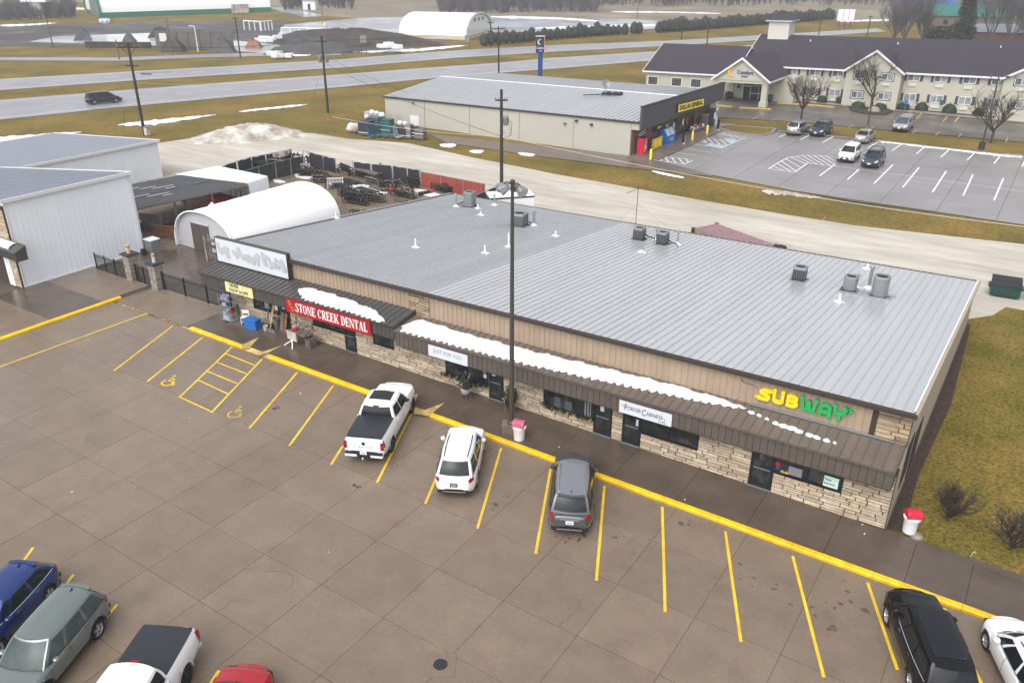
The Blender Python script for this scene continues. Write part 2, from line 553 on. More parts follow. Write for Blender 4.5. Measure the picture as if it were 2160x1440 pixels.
def blob_outline(c, rx, ry, n=14, seed=0, rot=0.0, j=.25):
 rn = random.Random(seed)
 out = []
 for i in range(n):
  a = 2 * pi * i / n
  k = 1 + rn.uniform(-j, j)
  x, y = rx * k * cos(a), ry * k * sin(a)
  out.append((c[0] + x * cos(rot) - y * sin(rot), c[1] + x * sin(rot) + y * cos(rot)))
 return out
def px(X, Y, Z=0.0):
 # scene axes to camera axes
 xx = X * _c - Y * _s
 yy = X * _s + Y * _c
 z = Z - CAM_H
 fw = yy * cos(PITCH) - z * sin(PITCH)
 up = yy * sin(PITCH) + z * cos(PITCH)
 if fw < .1:
  return (-9999, -9999)
 a, b = FOC * 2160 * xx / fw, -FOC * 2160 * up / fw
 return (1080 + a * cos(ROLL) - b * sin(ROLL), 720 + a * sin(ROLL) + b * cos(ROLL))
def seen(X, Y, Z=0.0, mg=160):
 u, v = px(X, Y, Z)
 return -mg < u < 2160 + mg and -mg < v < 1440 + mg
def stripe(mb, a, b, w, z, mi=0):
 a, b = Vector((a[0], a[1])), Vector((b[0], b[1]))
 d = (b - a).normalized()
 n = Vector((-d.y, d.x)) * w / 2
 mb.poly([(p.x, p.y, z) for p in (a - n, b - n, b + n, a + n)], mi)
def line_part(name, parent, a, b, w, z, mat):
 mb = MB()
 a, b = (b, a) if a[0] > b[0] else (a, b)
 stripe(mb, a, b, w, z)
 return mb.build(name, mat, parent)
# ================================================================ GROUND
sheet('ground', [(-1500, -300), (700, -300), (700, 1600), (-1500, 1600)], -.12, m_grass)
# far fields and works yard beyond the highway
sheet('stubble_field', [at(-300, 10), at(300, 3), at(900, 50), at(1450, 45), at(1900, 40), at(2400, 45), (300, 1100), (-1100, 1100), (-1100, 250)], -.085, m_field)
sheet('works_yard', [at(-200, 98), at(300, 96), at(470, 107), at(760, 112), at(960, 84), at(860, 62), at(600, 44), at(300, 46), at(-200, 62)], -.075, m_mud)
sheet('flooded_pad', [at(585, 74), at(850, 70), at(1010, 68), at(1290, 66), at(1520, 52), at(1320, 40), at(1040, 34), at(760, 38), at(600, 52)], -.065, m_pad)
sheet('yard_track', [at(60, 88), at(330, 96), at(560, 112), at(760, 110), at(480, 84), at(420, 66), at(120, 76)], -.062, m_pad)
sheet('far_lane', [at(565, 16), at(600, 15), at(690, 34), at(640, 36)], -.06, m_pad)
# gravel drive, shop yard
gd = [at(-60, 420), at(150, 330), at(335, 301), at(400, 291), at(560, 283), at(660, 280), at(735, 292), at(860, 301), at(1000, 332), at(1180, 368), at(1350, 398), at(1500, 425),
  at(1650, 450), at(1800, 474), at(2160, 514), (30, 76), (30, 57), (-2, 57), (-14, 56), (-42, 56.5), (-73, 54), (-80, 45)]
sheet('gravel_drive', gd, -.05, m_gravel)
sheet('gravel_yard', [(-77, 40), (-57.4, 34.6), (-55.5, 38.6), (-43.2, 36.5), (-43.2, 62.0), (-62.7, 63.4), (-71, 62), (-74, 54)], -.04, m_pea)
sheet('side_lawn', [(-2.2, 30.9), (30, 27.0), (30, 60), (-.4, 60.6), (-1.0, 58.5), (-2.2, 57)], -.03, m_lawn)
def lane(name, near, far, z, mat):
 a = [at(*p) for p in near]
 b = [at(*p) for p in far]
 return sheet(name, a + b[::-1], z, mat)
hn_near = [(-300, 300), (-150, 275), (0, 252), (240, 227), (480, 205), (720, 183.5), (887, 167), (1010, 157), (1167, 145), (1370, 128), (1600, 111), (1800, 98)]
hn_far = [(-300, 240), (-150, 225), (0, 210), (240, 191), (480, 173), (720, 156), (887, 143.5), (1053, 132), (1160, 122), (1383, 108), (1600, 94), (1800, 83)]
hf_near = [(-300, 213), (-150, 202), (0, 190), (290, 169), (500, 156), (720, 142.5), (840, 132), (960, 122), (1187, 108), (1420, 96), (1682, 79), (1871, 66)]
hf_far = [(-300, 186), (-150, 176), (0, 166), (283, 150), (500, 138), (720, 124.5), (850, 114), (980, 105), (1187, 94), (1407, 86), (1660, 71), (1850, 60)]
hwy1 = lane('highway_near_lanes', hn_near, hn_far, -.06, m_road)
hwy2 = lane('highway_far_lanes', hf_near, hf_far, -.06, m_road)
fr = lane('frontage_road', [(-200, 130), (0, 127), (250, 128), (430, 121), (560, 118), (720, 116)], [(-200, 123), (0, 120.5), (250, 121), (430, 114), (560, 111), (720, 111)], -.058, m_road)
def along(poly, t):
 n = len(poly) - 1
 i = min(int(t * n), n - 1)
 f = t * n - i
 p, q = Vector(poly[i]), Vector(poly[i + 1])
 return p + (q - p) * f
def carriage_marks(road, near, far, sides):
 A, B = [at(*p).xy for p in near], [at(*p).xy for p in far]
 for fr_ in sides:
  mb = MB()
  mid = [(a + (b - a) * fr_) for a, b in zip(A, B)]
  for p, q in zip(mid[:-1], mid[1:]):
   stripe(mb, p, q, .22, -.05)
  mb.build('edge_line', m_wline, road)
 mid = [(a + (b - a) * .5) for a, b in zip(A, B)]
 for i in range(2, 26):
  a, b = along(mid, i / 28), along(mid, i / 28 + .011)
  if seen(a.x, a.y, 0, 0):
   line_part('lane_dash', road, a, b, .2, -.05, m_wline)
carriage_marks(hwy1, hn_near, hn_far, (.1, .9))
carriage_marks(hwy2, hf_near, hf_far, (.1, .9))
def snow_strip(pts_near, pts_far, label, z=-.03, h=.12, seed=1, mat=m_snow):
 """thin patch of old snow between two pixel outlines, built as a low mound with ragged edges"""
 rn = random.Random(seed)
 a, b = [at(*p) for p in pts_near], [at(*p) for p in pts_far]
 N = 40
 rows = []
 for i in range(N + 1):
  t = i / N
  p, q = along(a, t), along(b, t)
  c = (p + q) / 2
  k = max(.06, min(1, 7 * t, 7 * (1 - t))) * max(.15, 1 + .45 * noise1(i * .55, seed) + rn.uniform(-.14, .14))
  p, q = c + (p - c) * k, c + (q - c) * k
  row = []
  for s_ in (0, .12, .35, .6, .85, 1):
   w = p + (q - p) * s_
   row.append((w.x, w.y, z - .03 + (h * rn.uniform(.6, 1.1) if 0 < s_ < 1 else 0)))
  rows.append(row)
 mb = MB().grid(rows)
 return mb.build('snow_patch', mat, smooth=60, label=label, cat='snow', kind='stuff')
snow_strip([(-40, 302), (60, 294), (172, 280)], [(-40, 290), (60, 284), (172, 277)], 'long strip of old snow on the verge at the left edge', seed=2)
snow_strip([(248, 266), (330, 262), (455, 243)], [(250, 261), (330, 252), (455, 241)], 'strip of old snow in the ditch beside the leaning pole', seed=3)
snow_strip([(503, 237), (570, 230), (648, 222)], [(505, 234), (570, 226), (648, 219)], 'strip of old snow left of the pole with transformers', seed=4)
snow_strip([(925, 308), (950, 311), (965, 307)], [(930, 303), (950, 302), (960, 304)], 'small snow patch on the verge left of the tall pole', seed=5)
snow_strip([(990, 321), (1010, 323), (1022, 320)], [(990, 317), (1005, 316), (1020, 317)], 'small snow patch on the verge just left of the tall pole', seed=6)
snow_strip([(1092, 325), (1115, 329), (1130, 328)], [(1094, 321), (1110, 322), (1128, 325)], 'small snow patch on the verge right of the tall pole', seed=7)
snow_strip([(1375, 362), (1410, 370), (1445, 376)], [(1375, 359), (1412, 366.5), (1440, 373.5)], 'broken snow on the verge beside the store car park', seed=8)
snow_strip([(1605, 407), (1660, 411), (1735, 419)], [(1610, 398), (1660, 403), (1725, 415)], 'grey ice patch on the verge below the hatched island', seed=9, mat=m_dsnow)
snow_strip([(1848, 299), (1900, 304), (2000, 316)], [(1850, 295), (1900, 301), (2000, 313)], 'snow line along the far kerb of the store car park', seed=10, mat=m_snow)
snow_strip([(2000, 316), (2090, 327), (2170, 334)], [(2000, 313), (2090, 323), (2170, 328)], 'snow line along the far kerb at the right edge', seed=12, mat=m_snow)
snow_strip([(0, 57), (60, 54), (120, 50)], [(0, 52), (60, 51), (120, 48)], 'far strip of snow below the distant hedgerow', seed=13, h=.2)
snow_strip([(1130, 62), (1300, 57), (1480, 52)], [(1130, 58), (1300, 53), (1480, 49)], 'strip of snow across the flooded pad', seed=14, h=.2)
snow_strip([(1035, 38), (1180, 41), (1260, 46)], [(1035, 33), (1180, 37), (1260, 43)], 'strip of snow behind the arched white shelter', seed=15, h=.2)
snow_strip([(1290, 27), (1420, 27), (1520, 30)], [(1290, 24), (1420, 25), (1520, 28)], 'thin strip of snow on the far stubble field', seed=16, h=.2)
snow_strip([(760, 112), (880, 108), (985, 98)], [(760, 108), (880, 103), (985, 94)], 'snow strip between the dirt heap and the highway', seed=17, h=.15)
snow_strip([(560, 119), (600, 118), (660, 118)], [(565, 113), (600, 112), (650, 115)], 'snow strip at the foot of the dark heap', seed=18, h=.2)
snow_strip([(155, 20), (180, 21), (200, 20)], [(157, 16), (180, 17), (200, 17)], 'far strip of snow left of the long arched building', seed=19, h=.2)
snow_strip([(208, 48), (222, 50), (234, 47)], [(210, 43), (222, 42), (232, 43)], 'snow bank at the end of the long arched building', seed=20, h=.8)
snow_strip([(1770, 47), (1830, 45), (1890, 44)], [(1770, 44), (1830, 42), (1890, 41)], 'far snow strip beyond the highway signs', seed=21, h=.2)
# ---------------------------------------------------------------- front car park
lot = sheet('parking_lot', [(-70, -20), (25, -20), (25, 27.9), (-70, 27.9)], -.02, m_joint)
GX, GY, SX, SY = -16.0, 19.1, 3.065, 3.075
rs = random.Random(5)
BAND = [p for p in [(-50.45, -20), (25, -20), (25, 27.78), (-50.45, 27.78)]]
k = 0
for j in range(-6, 4):
 for i in range(-13, 10):
  x0, y0 = GX + i * SX, GY + j * SY
  ga, gb = (.010 if i % 2 else .006), (.013 if j % 3 == 0 else .007)
  q = [(x0 + ga, y0 + gb), (x0 + SX - ga, y0 + gb), (x0 + SX - ga, y0 + SY - gb), (x0 + ga, y0 + SY - gb)]
  if not any(seen(p[0], p[1], 0, 60) for p in q + [(x0 + 1.5, y0 + 1.5)]):
   continue
  q = clip_convex(q, BAND)
  if not q or area(q) < .05:
   continue
  MB().prism(q, -.06, rs.uniform(-.003, .003)).build('concrete_slab', m_lot, lot)
# stall lines measured from the photograph
for a, b in (((365, 687), (240, 782)), ((428, 711), (310, 805)), ((627, 785), (526, 903)), ((703, 813), (610, 940)), ((723, 940), (698, 980)), ((868, 872), (795, 1018)),
    ((962, 908), (897, 1062)), ((1057, 945), (1007, 1114)), ((1162, 985), (1130, 1167)), ((1275, 1024), (1258, 1224)), ((1397, 1068), (1403, 1290)), ((1530, 1120), (1563, 1353)),
    ((1672, 1172), (1738, 1428)), ((1830, 1228), (1893, 1412)), ((1992, 1282), (2075, 1450)),
    ((490, 731), (378, 838)), ((553, 757), (447, 869)), ((308, 662), (-30, 784)),
    ((247, 1274), (90, 1468)), ((155, 1211), (60, 1340)), ((70, 1154), (-20, 1280)), ((462, 1413), (420, 1480))):
 line_part('stall_line', lot, at(*a), at(*b), .11, .006, m_yel3)
q = lambda a, b: at(a / 3.0857, 600 + b / 3.0857)
for a, b in ((q(1465, 449), q(1655, 525)), (q(1405, 503), q(1605, 582)), (q(1345, 563), q(1545, 645)), (q(1285, 620), q(1485, 713)), (q(1163, 728), q(1387, 833))):
 line_part('hatch_line', lot, a, b, .10, .010, m_yel3)
def wheelchair(c, s, mat, rot):
 mb = MB()
 c = Vector((c[0], c[1]))
 R = Matrix.Rotation(rot, 2)
 T_ = lambda x, y: c + R @ Vector((x * s, y * s))
 arc = [T_(.02 + .30 * cos(t), -.22 + .30 * sin(t)) for t in [radians(140 + 26 * i) for i in range(10)]]
 for k_, (p, r) in enumerate(zip(arc[:-1], arc[1:])):
  stripe(mb, p, r, .10 * s, .008)
 for (a, b) in (((-.06, .28), (-.04, -.08)), ((-.05, -.08), (.22, -.10)), ((.22, -.10), (.36, -.42)), ((.36, -.42), (.47, -.36)), ((-.05, .12), (.18, .10))):
  stripe(mb, T_(*a), T_(*b), .10 * s, .009)
 mb.poly([(*(T_(-.08 + .09 * cos(t), .42 + .09 * sin(t))), .008) for t in [2 * pi * i / 12 for i in range(12)]])
 return mb.build('wheelchair_symbol', mat, lot)
wheelchair(at(360, 802), 1.15, m_yel3, radians(20))
wheelchair(at(500, 868), 1.15, m_yel2, radians(20))
# drain cover set in its own small square of concrete
c = at(929, 1401)
dr = MB()
dr.obox((c.x, c.y, .004), 1.0, 1.0, .016, rz=radians(32))
dr.build('drain_collar', m_concr, lot)
MB().lathe([(.24, .004), (.24, .02), (.20, .024), (.02, .024)], c=(c.x, c.y, 0), n=18).build('drain_cover', m_blkm, lot)
# crumbs of ice and litter
rl = random.Random(3)
mb = MB()
for i in range(20):
 x, y = rl.uniform(-45, 4), rl.uniform(9, 31)
 r = rl.uniform(.012, .035)
 zz = .13 if y > 28 else 0.0
 mb.obox((x, y, zz + r * .4), r * 2, r * 1.4, r, rz=rl.uniform(0, 3))
mb.build('ice_crumbs', m_snow, label='scattered crumbs of ice on the car park concrete', cat='ice', kind='stuff')
# ---------------------------------------------------------------- pavement and yellow kerbs
YK = 27.80
walk = sheet('sidewalk', [(-70, 27.9), (25, 27.9), (25, 31.2), (-70, 31.2)], -.016, m_joint)
xs = [-57, -54.2, -50.45, -47.2, -44.1, -41, -38.15, -35.0, -31.9, -28.8, -25.6, -22.5, -19.4, -16.3, -13.2, -10.1, -7.0, -3.9, -.95, 1.1, 3.2, 5.3, 7.4, 9.5, 11.6]
for a, b in zip(xs[:-1], xs[1:]):
 top = .13 if a > -42 else .0
 y1 = 30.96
 if a > -2: y1 = 31.0 - .09 * (a + 2)
 q = [(a + .008, YK + .27), (b - .008, YK + .27), (b - .008, y1 - (.18 if a > -2 else 0)), (a + .008, y1)]
 MB().prism(q, -.06, top).build('sidewalk_slab', m_walk, walk)
# wider apron in front of the gate and raised strip by the white shop
for q in ([(-50.4, 28.0), (-43.0, 28.0), (-43.0, 31.5), (-50.4, 31.4)],):
 MB().prism(q, -.06, .008).build('sidewalk_slab', m_lot, walk)
mb = MB()
for i in range(4):
 y0 = 16.5 + 3.6 * i
 MB().prism([(-57.6, y0), (-50.8, y0), (-50.8, y0 + 3.585), (-57.6, y0 + 3.585)], -.06, .13).build('sidewalk_slab', m_lot if i % 2 else m_walk, walk)
sheet('courtyard', [(-57.3, 30.9), (-43.2, 31.2), (-43.2, 36.5), (-55.4, 38.6), (-57.3, 34.9)], -.006, m_walk)
kr = random.Random(8)
def kerb(a, b, name='kerb_block'):
 x = a
 root = thing('kerb', 'yellow painted kerb from x', 'kerb', (a, YK, 0))
 while x < b - .05:
  e = min(b, x + 3.05)
  me = MB()
  me.slab([(x, YK + .26, -.05), (x, YK + .26, .142), (x, YK + .05, .138), (x, YK, .10), (x, YK, -.05)], (e - x - .012, 0, 0))
  me.build(name, m_yel, root, fix=True)
  x = e
 return root
k1 = kerb(-42.4, -37.45)
k1['label'] = 'short yellow kerb in front of the cream shop sign'
k2 = kerb(-35.25, -24.6)
k2['label'] = 'yellow kerb running behind the white pickup'
k3 = kerb(-23.35, 12)
k3['label'] = 'long yellow kerb in front of the right hand shops'
kl = thing('kerb', 'yellow kerb running towards the white shop at left', 'kerb', (-50.6, 20, 0))
for y0, y1 in ((14, 17), (17, 20.2), (20.2, 23.3), (23.3, 26), (26, 28.5)):
 me = MB()
 me.slab([(-50.74, y0, -.05), (-50.74, y0, .14), (-50.5, y0, .136), (-50.45, y0, .1), (-50.45, y0, -.05)], (0, y1 - y0 - .012, 0))
 me.build('kerb_block', m_yel, kl, fix=True)
# worn paint along the flush drive and the flared ramp sides
mb = MB()
x = -50.2
while x < -42.5:
 w = kr.uniform(.15, .5)
 if kr.random() < .72:
  stripe(mb, (x, 27.86 + kr.uniform(-.03, .03)), (x + w, 27.86 + kr.uniform(-.03, .03)), kr.uniform(.06, .16), .013)
 x += w + kr.uniform(.02, .15)
mb.build('worn_line', m_yel2, walk)
def flare(pix, mat=m_yel2):
 P = [at(u, v, z) for u, v, z in pix]
 mb = MB()
 mb.poly([(p.x, p.y, p.z + .006) for p in P])
 return mb.build('ramp_flare', mat, walk)
z2 = lambda a, b, z: (400 + a / 4.32, 480 + b / 4.32, z)
flare([z2(468, 1072, .14), z2(630, 1000, .14), z2(545, 1098, .14), z2(490, 1100, .14)])
flare([z2(600, 1150, .14), z2(845, 1073, .14), z2(700, 1147, .14), z2(640, 1165, .14)])
flare([(905, 877, .14), (938, 849, .14), (886, 868, .14), (868, 872, .14)])
flare([(869, 866, .14), (882, 830, .14), (872, 834, .14), (866, 852, .14)])
for x0, x1 in ((-37.45, -35.25), (-24.6, -23.35)):
 MB().slab([(x0, YK - .02, .0), (x0, YK + .27, .125), (x0, YK + .27, -.05), (x0, YK - .02, -.05)], (x1 - x0, 0, 0)).build('ramp_lip', m_yel2, walk, fix=True)
# dark soil along the wall and tufts of turf on the side lawn
sheet('bare_soil', [(-2.25, 31.2), (-1.55, 31.4), (-1.75, 36), (-1.5, 44), (-1.8, 52), (-2.0, 56), (-2.25, 56)], -.026, m_mulch)
rg_ = random.Random(44)
mb = MB()
for i in range(15000):
 y = 31.2 + 27 * rg_.random() ** 1.5
 x = -1.9 + rg_.random() * (6 + (y - 31) * .45)
 if y < 31.0 - .09 * (x + 2):
  continue
 a, h = rg_.uniform(0, 6.28), rg_.uniform(.02, .065)
 w_ = rg_.uniform(.006, .016)
 lx, ly = rg_.uniform(-.06, .06), rg_.uniform(-.06, .06)
 mb.add([(x - w_ * cos(a), y - w_ * sin(a), -.035), (x + w_ * cos(a), y + w_ * sin(a), -.035), (x + lx, y + ly, -.03 + h)], [(0, 1, 2)], 0 if rg_.random() < .62 else 1)
mb.build('grass_tufts', [m_lawn, M('dry_straw', (.30, .215, .09), .9)], label='tufts of dead winter grass on the side lawn', cat='grass', kind='stuff')
# cracks and oil drips with shapes of their own
rc = random.Random(19)
for u, v, ang, n_ in ((560, 1205, .4, 9), (700, 850, 2.0, 7), (1180, 1320, 1.2, 8), (450, 1290, .9, 8), (1330, 1180, 2.4, 7), (330, 800, .2, 7), (820, 1150, 2.9, 6)):
 p = at(u, v)
 mb = MB()
 x, y, a = p.x, p.y, ang
 for k in range(n_):
  a += rc.uniform(-.7, .7)
  e = (x + .22 * cos(a), y + .22 * sin(a))
  stripe(mb, (x, y), e, rc.uniform(.008, .018), .0045)
  x, y = e
 mb.build('crack', m_joint, lot)
m_oil = M('oil_stain', (.095, .072, .055), .3, var=.3, scale=6)
for u, v, n_ in ((1215, 1130, 9), (1330, 1140, 8), (1600, 1225, 9), (1690, 1280, 7), (850, 985, 7), (1030, 1060, 6), (760, 1030, 5), (570, 860, 5), (1460, 1110, 7), (1780, 1260, 6)):
 p = at(u, v)
 for k in range(n_):
  r = rc.uniform(.015, .075) * (1.8 if k == 0 else 1)
  c = (p.x + rc.gauss(0, .45), p.y + rc.gauss(0, .35))
  mb = MB()
  mb.poly([(x, y, .0045) for x, y in blob_outline(c, r * 1.5, r, 9, rc.randint(0, 999), rc.uniform(0, 3), .35)])
  mb.build('oil_drip', m_oil, lot)
# ---------------------------------------------------------------- store car park
dlot_poly = [at(1326, 329), at(1500, 367), at(1800, 424), at(2165, 470), (14, 84.5), (14, 107), at(2165, 330), at(2000, 312), at(1848, 295), at(1735, 284), at(1640, 276), at(1560, 268), (-37.2, 109), (-41, 109), (-41, 87.2)]
dlot = sheet('store_car_park', dlot_poly, -.05, m_joint)
hull = [(-37.4, 86.6), (-30.1, 83.8), (-15, 81.4), (-1, 82.3), (14, 84), at(2165, 333).xy, at(1640, 279).xy, (-37.4, 109.2)]
for j in range(8):
 for i in range(11):
  x0, y0 = -37.4 + i * 4.9, 82.3 + j * 4.6
  q = [(x0 + .02, y0 + .02), (x0 + 4.88, y0 + .02), (x0 + 4.88, y0 + 4.58), (x0 + .02, y0 + 4.58)]
  q = clip_convex(q, hull)
  if q and len(q) > 2 and area(q) > .3 and any(seen(p[0], p[1]) for p in q):
   MB().prism(q, -.06, -.02 + rs.uniform(-.002, .002)).build('concrete_slab', m_dglot, dlot)
MB().prism([(-41, 85.6), (-37.45, 86.6), (-37.45, 112), (-41, 112)], -.06, .08).build('store_walk', m_apron, dlot)
MB().prism([at(905, 282), at(940, 300), at(1100, 324), at(1340, 354), at(1502, 371), at(1502, 366), at(1380, 334), at(1328, 328)], -.06, -.03).build('store_apron', m_apron, dlot)
z5 = lambda a, b: at(1560 + a / 3.6, 220 + b / 3.6)
for a, b in (((345, 230), (303, 250)), ((530, 235), (462, 268)), ((720, 242), (628, 292)), ((862, 272), (800, 310)), ((1050, 285), (975, 333)), ((1228, 305), (1157, 353)), ((1408, 322), (1343, 377)),
    ((1592, 345), (1528, 402)), ((1785, 370), (1727, 425)), ((1980, 392), (1932, 450)), ((2170, 420), (2145, 475)),
    ((725, 455), (607, 545)), ((905, 495), (817, 573)), ((1165, 458), (1020, 603)), ((1363, 480), (1238, 632)), ((1570, 507), (1465, 667)), ((1772, 535), (1697, 695)), ((2003, 562), (1932, 730)), ((2230, 590), (2180, 770))):
 line_part('stall_line', dlot, z5(*a), z5(*b), .16, .0, m_wline)
line_part('centre_line', dlot, z5(725, 470), z5(2250, 676), .1, .004, m_wline)
isl = [(220, 490), (300, 440), (370, 405), (480, 390), (620, 390), (725, 400)]
isl2 = [(220, 490), (420, 516), (515, 448), (720, 470)]
for P_ in (isl, isl2):
 for a, b in zip(P_[:-1], P_[1:]):
  line_part('island_line', dlot, z5(*a), z5(*b), .15, .0, m_wline)
for a, b in (((250, 470), (335, 503)), ((285, 450), (392, 512)), ((318, 432), (428, 508)), ((350, 415), (465, 482)), ((388, 402), (505, 456)), ((430, 397), (545, 452)), ((475, 391), (590, 457)), ((520, 391), (640, 462)), ((565, 391), (690, 467)), ((610, 391), (718, 455)), ((655, 394), (720, 430))):
 line_part('hatch_line', dlot, z5(*a), z5(*b), .13, .004, m_wline)
zd = lambda a, b: at(1260 + a / 5.684, 180 + b / 5.684)
for a, b in (((640, 890), (1035, 950)), ((1035, 950), (1145, 900)), ((720, 845), (1110, 890)), ((725, 850), (770, 905)), ((805, 855), (855, 920)), ((890, 865), (945, 935)), ((975, 875), (1035, 945)), ((1060, 885), (1092, 920)),
    ((845, 790), (1180, 838)), ((955, 740), (1370, 808)), ((1060, 690), (1310, 728)), ((1150, 650), (1290, 690)), ((1170, 645), (1250, 612)), ((1250, 615), (1600, 690)), ((1480, 757), (1780, 626)), ((1230, 625), (1310, 690)), ((1310, 630), (1390, 695)), ((1390, 640), (1470, 710)),
    ((1475, 655), (1560, 725)), ((1560, 665), (1620, 695)), ((1350, 570), (1500, 600)), ((1390, 562), (1780, 630)), ((1490, 575), (1560, 610)), ((1560, 590), (1650, 640)), ((1640, 605), (1710, 640))):
 line_part('hatch_line', dlot, zd(*a), zd(*b), .13, .008, m_wline)
for P_ in ([(1290, 722), (1350, 692), (1540, 722), (1480, 756)], [(1510, 655), (1560, 632), (1680, 655), (1630, 690)]):
 mb = MB()
 mb.poly([(p.x, p.y, -.004) for p in [zd(*w) for w in P_]][::-1])
 mb.build('accessible_bay', m_bline, dlot, fix=False)
# kerb island by the store corner
isle = thing('kerb_island', 'grass island with a concrete kerb at the store corner', 'kerb', at(1570, 268))
P_ = [at(*p) for p in ((1508, 268), (1535, 264), (1640, 272), (1630, 282), (1608, 288), (1580, 285), (1535, 278))]
MB().prism([(p.x, p.y) for p in P_], -.06, .10).build('kerb_edge', m_dglot, isle)
cc = sum((Vector(p) for p in P_), Vector()) / len(P_)
MB().prism([((p.x - cc.x) * .88 + cc.x, (p.y - cc.y) * .8 + cc.y) for p in P_], .0, .13).build('turf', m_grass, isle)
# hotel drive
hd = [at(1400, 232), at(1500, 246), at(1700, 258), at(1900, 276), at(2170, 300), (14, 118), (14, 135.5), (-20, 135.6), (-46, 133), at(1500, 205), at(1420, 190), at(1380, 200)]
hlot = sheet('hotel_drive', hd, -.045, m_hlot)
for a, b in (((1300, 60), (1270, 95)), ((1385, 65), (1345, 110)), ((1580, 90), (1545, 130)), ((1668, 92), (1635, 135))):
 line_part('stall_line', hlot, z5(*a), z5(*b), .13, -.035, m_yel3)
for a, b in (((145, 90), (90, 115)), ((290, 110), (235, 125)), ((870, 152), (825, 180)), ((1030, 162), (985, 190)), ((1350, 190), (1312, 220)), ((1520, 205), (1490, 235)), ((1690, 220), (1660, 250)), ((2040, 245), (2022, 285))):
 line_part('stall_line', hlot, z5(*a), z5(*b), .13, -.035, m_yel2)
MB().prism([(-36, 136.3), (14, 136.3), (14, 137.5), (-36, 137.5)], -.06, .08).build('hotel_walk', m_dglot, hlot)
MB().prism([(-36, 137.5), (14, 137.5), (14, 138.6), (-36, 138.6)], -.06, .10).build('planting_bed', m_mulch, hlot)
P_ = [at(*p) for p in ((1790, 226), (1862, 224), (1884, 236), (1868, 243), (1830, 242), (1796, 234))]
MB().prism([(p.x, p.y) for p in P_], -.06, .12).build('planting_bed', m_mulch, hlot)
for P_ in (((1500, 222), (1545, 226)), ((1559, 228), (1626, 231)), ((1640, 218), (1720, 223)), ((1720, 223), (1760, 227))):
 a, b = at(*P_[0]), at(*P_[1])
 MB().bar((a.x, a.y, .05), (b.x, b.y, .05), .5, .16).build('yellow_kerb', m_yel2, hlot)
# kerb between store car park and grass strip
kb = thing('kerb', 'grey concrete kerb along the far side of the store car park', 'kerb', at(1900, 300))
kp = [(1640, 277), (1735, 286), (1848, 297), (2000, 314), (2165, 332)]
for p, q in zip(kp[:-1], kp[1:]):
 a, b = at(*p), at(*q)
 MB().bar((a.x, a.y, 0), (b.x, b.y, 0), .25, .22).build('kerb_block', m_dglot, kb)
# ================================================================ THE ROW OF SHOPS
TILT = (0.0181, 0.0)
mall = thing('strip_mall', 'long row of shops with grey ribbed metal roof and tan stone front', 'shops', (-22.7, 31, 0))
XL, XR = -43.3, -2.2
YW, YU, YF = 31.0, 32.15, 30.25           # stone wall face, upper wall face, fascia face
RF, RB, ZF, ZB = 31.95, 55.9, 5.14, 2.95   # roof front / back edge
roof_z = lambda y: ZF + (ZB - ZF) * (y - RF) / (RB - RF)
def on_roof(u, v):
 r = ray(u, v)
 a = (ZB - ZF) / (RB - RF)
 t = (ZF - a * RF - CAM_H) / (r.z - .0181 * r.x - a * r.y)
 return Vector((r.x * t, r.y * t, CAM_H + r.z * t))
# walls
w = MB()
w.box(XL + .2, XR, YU + .02, RB - .25, -1.2, 2.6)
w.slab([(XR, YU + .02, 2.6), (XR, YU + .02, ZF - .12), (XR, RB - .25, ZB - .12), (XR, RB - .25, 2.6)], (-.2, 0, 0))
w.slab([(XL + .2, YU + .02, 2.6), (XL + .2, YU + .02, ZF - .12), (XL + .2, RB - .25, ZB - .12), (XL + .2, RB - .25, 2.6)], (.2, 0, 0))
w.box(XR - .22, XR + .004, YW + .06, YU + .1, -.5, 2.9)
w.box(XL + .2, XL + 40.88, YU + .02, YU + .2, 2.6, ZF - .12)
wall = w.build('wall', m_tanwall, mall, fix=True)
# side openings near the front right corner
for y0, y1, z0, z1 in ((32.6, 34.2, 1.2, 3.2), (35.0, 37.0, .3, 2.6)):
 f = MB().box(XR - .05, XR + .03, y0, y1, z0, z1).build('window', m_blkm, mall)
 MB().box(XR + .03, XR + .036, y0 + .08, y1 - .08, z0 + .08, z1 - .08).build('pane', m_glass, f)
mb = MB().box(XR + .004, XR + .02, YU + .3, RB - .3, .0, .35)
mb.build('foundation_strip', m_concr, mall)
# roof: one object per sheet, each with its raised seam
roof = MB()
roof.slab([(XL, RF + .05, ZF - .14), (XL, RF + .05, ZF - .03), (XL, RB - .05, ZB - .03), (XL, RB - .05, ZB - .14)], (XR - XL, 0, 0))
roof = roof.build('roof', m_trim, mall, fix=True)
Lr = RB - RF
def roof_sheet(wd, ribs):
 mb = MB()
 dz = ZB - ZF
 t = TILT[0] * wd
 for r in range(ribs):
  x0 = wd * r / ribs
  x1 = wd * (r + 1) / ribs
  pr = [(x0, 0), (x1 - .075, 0), (x1 - .055, .05), (x1 - .02, .05), (x1, 0)]
  rows = [[(x, RF, z + ZF), (x, RB, z + ZB)] for x, z in pr]
  mb.grid(rows)
  mb.poly([(x1 - .075, RF, ZF), (x1, RF, ZF), (x1 - .02, RF, ZF + .05), (x1 - .055, RF, ZF + .05)])
 return mb
_T, TILT0 = TILT, TILT
TILT = (TILT0[0], 0.0)
me1 = roof_sheet(.407, 1).mesh('roof_sheet', m_roof, fix=True)
me2 = roof_sheet(.915, 3).mesh('roof_sheet', m_roof2, fix=True)
x = XR - .407
while x > -26.9:
 piece('roof_sheet', me1, roof, (x, 0, tz(x)))
 x -= .407
x += .407 - .915
while x > XL - .5:
 piece('roof_sheet', me2, roof, (x, 0, tz(x)))
 x -= .915
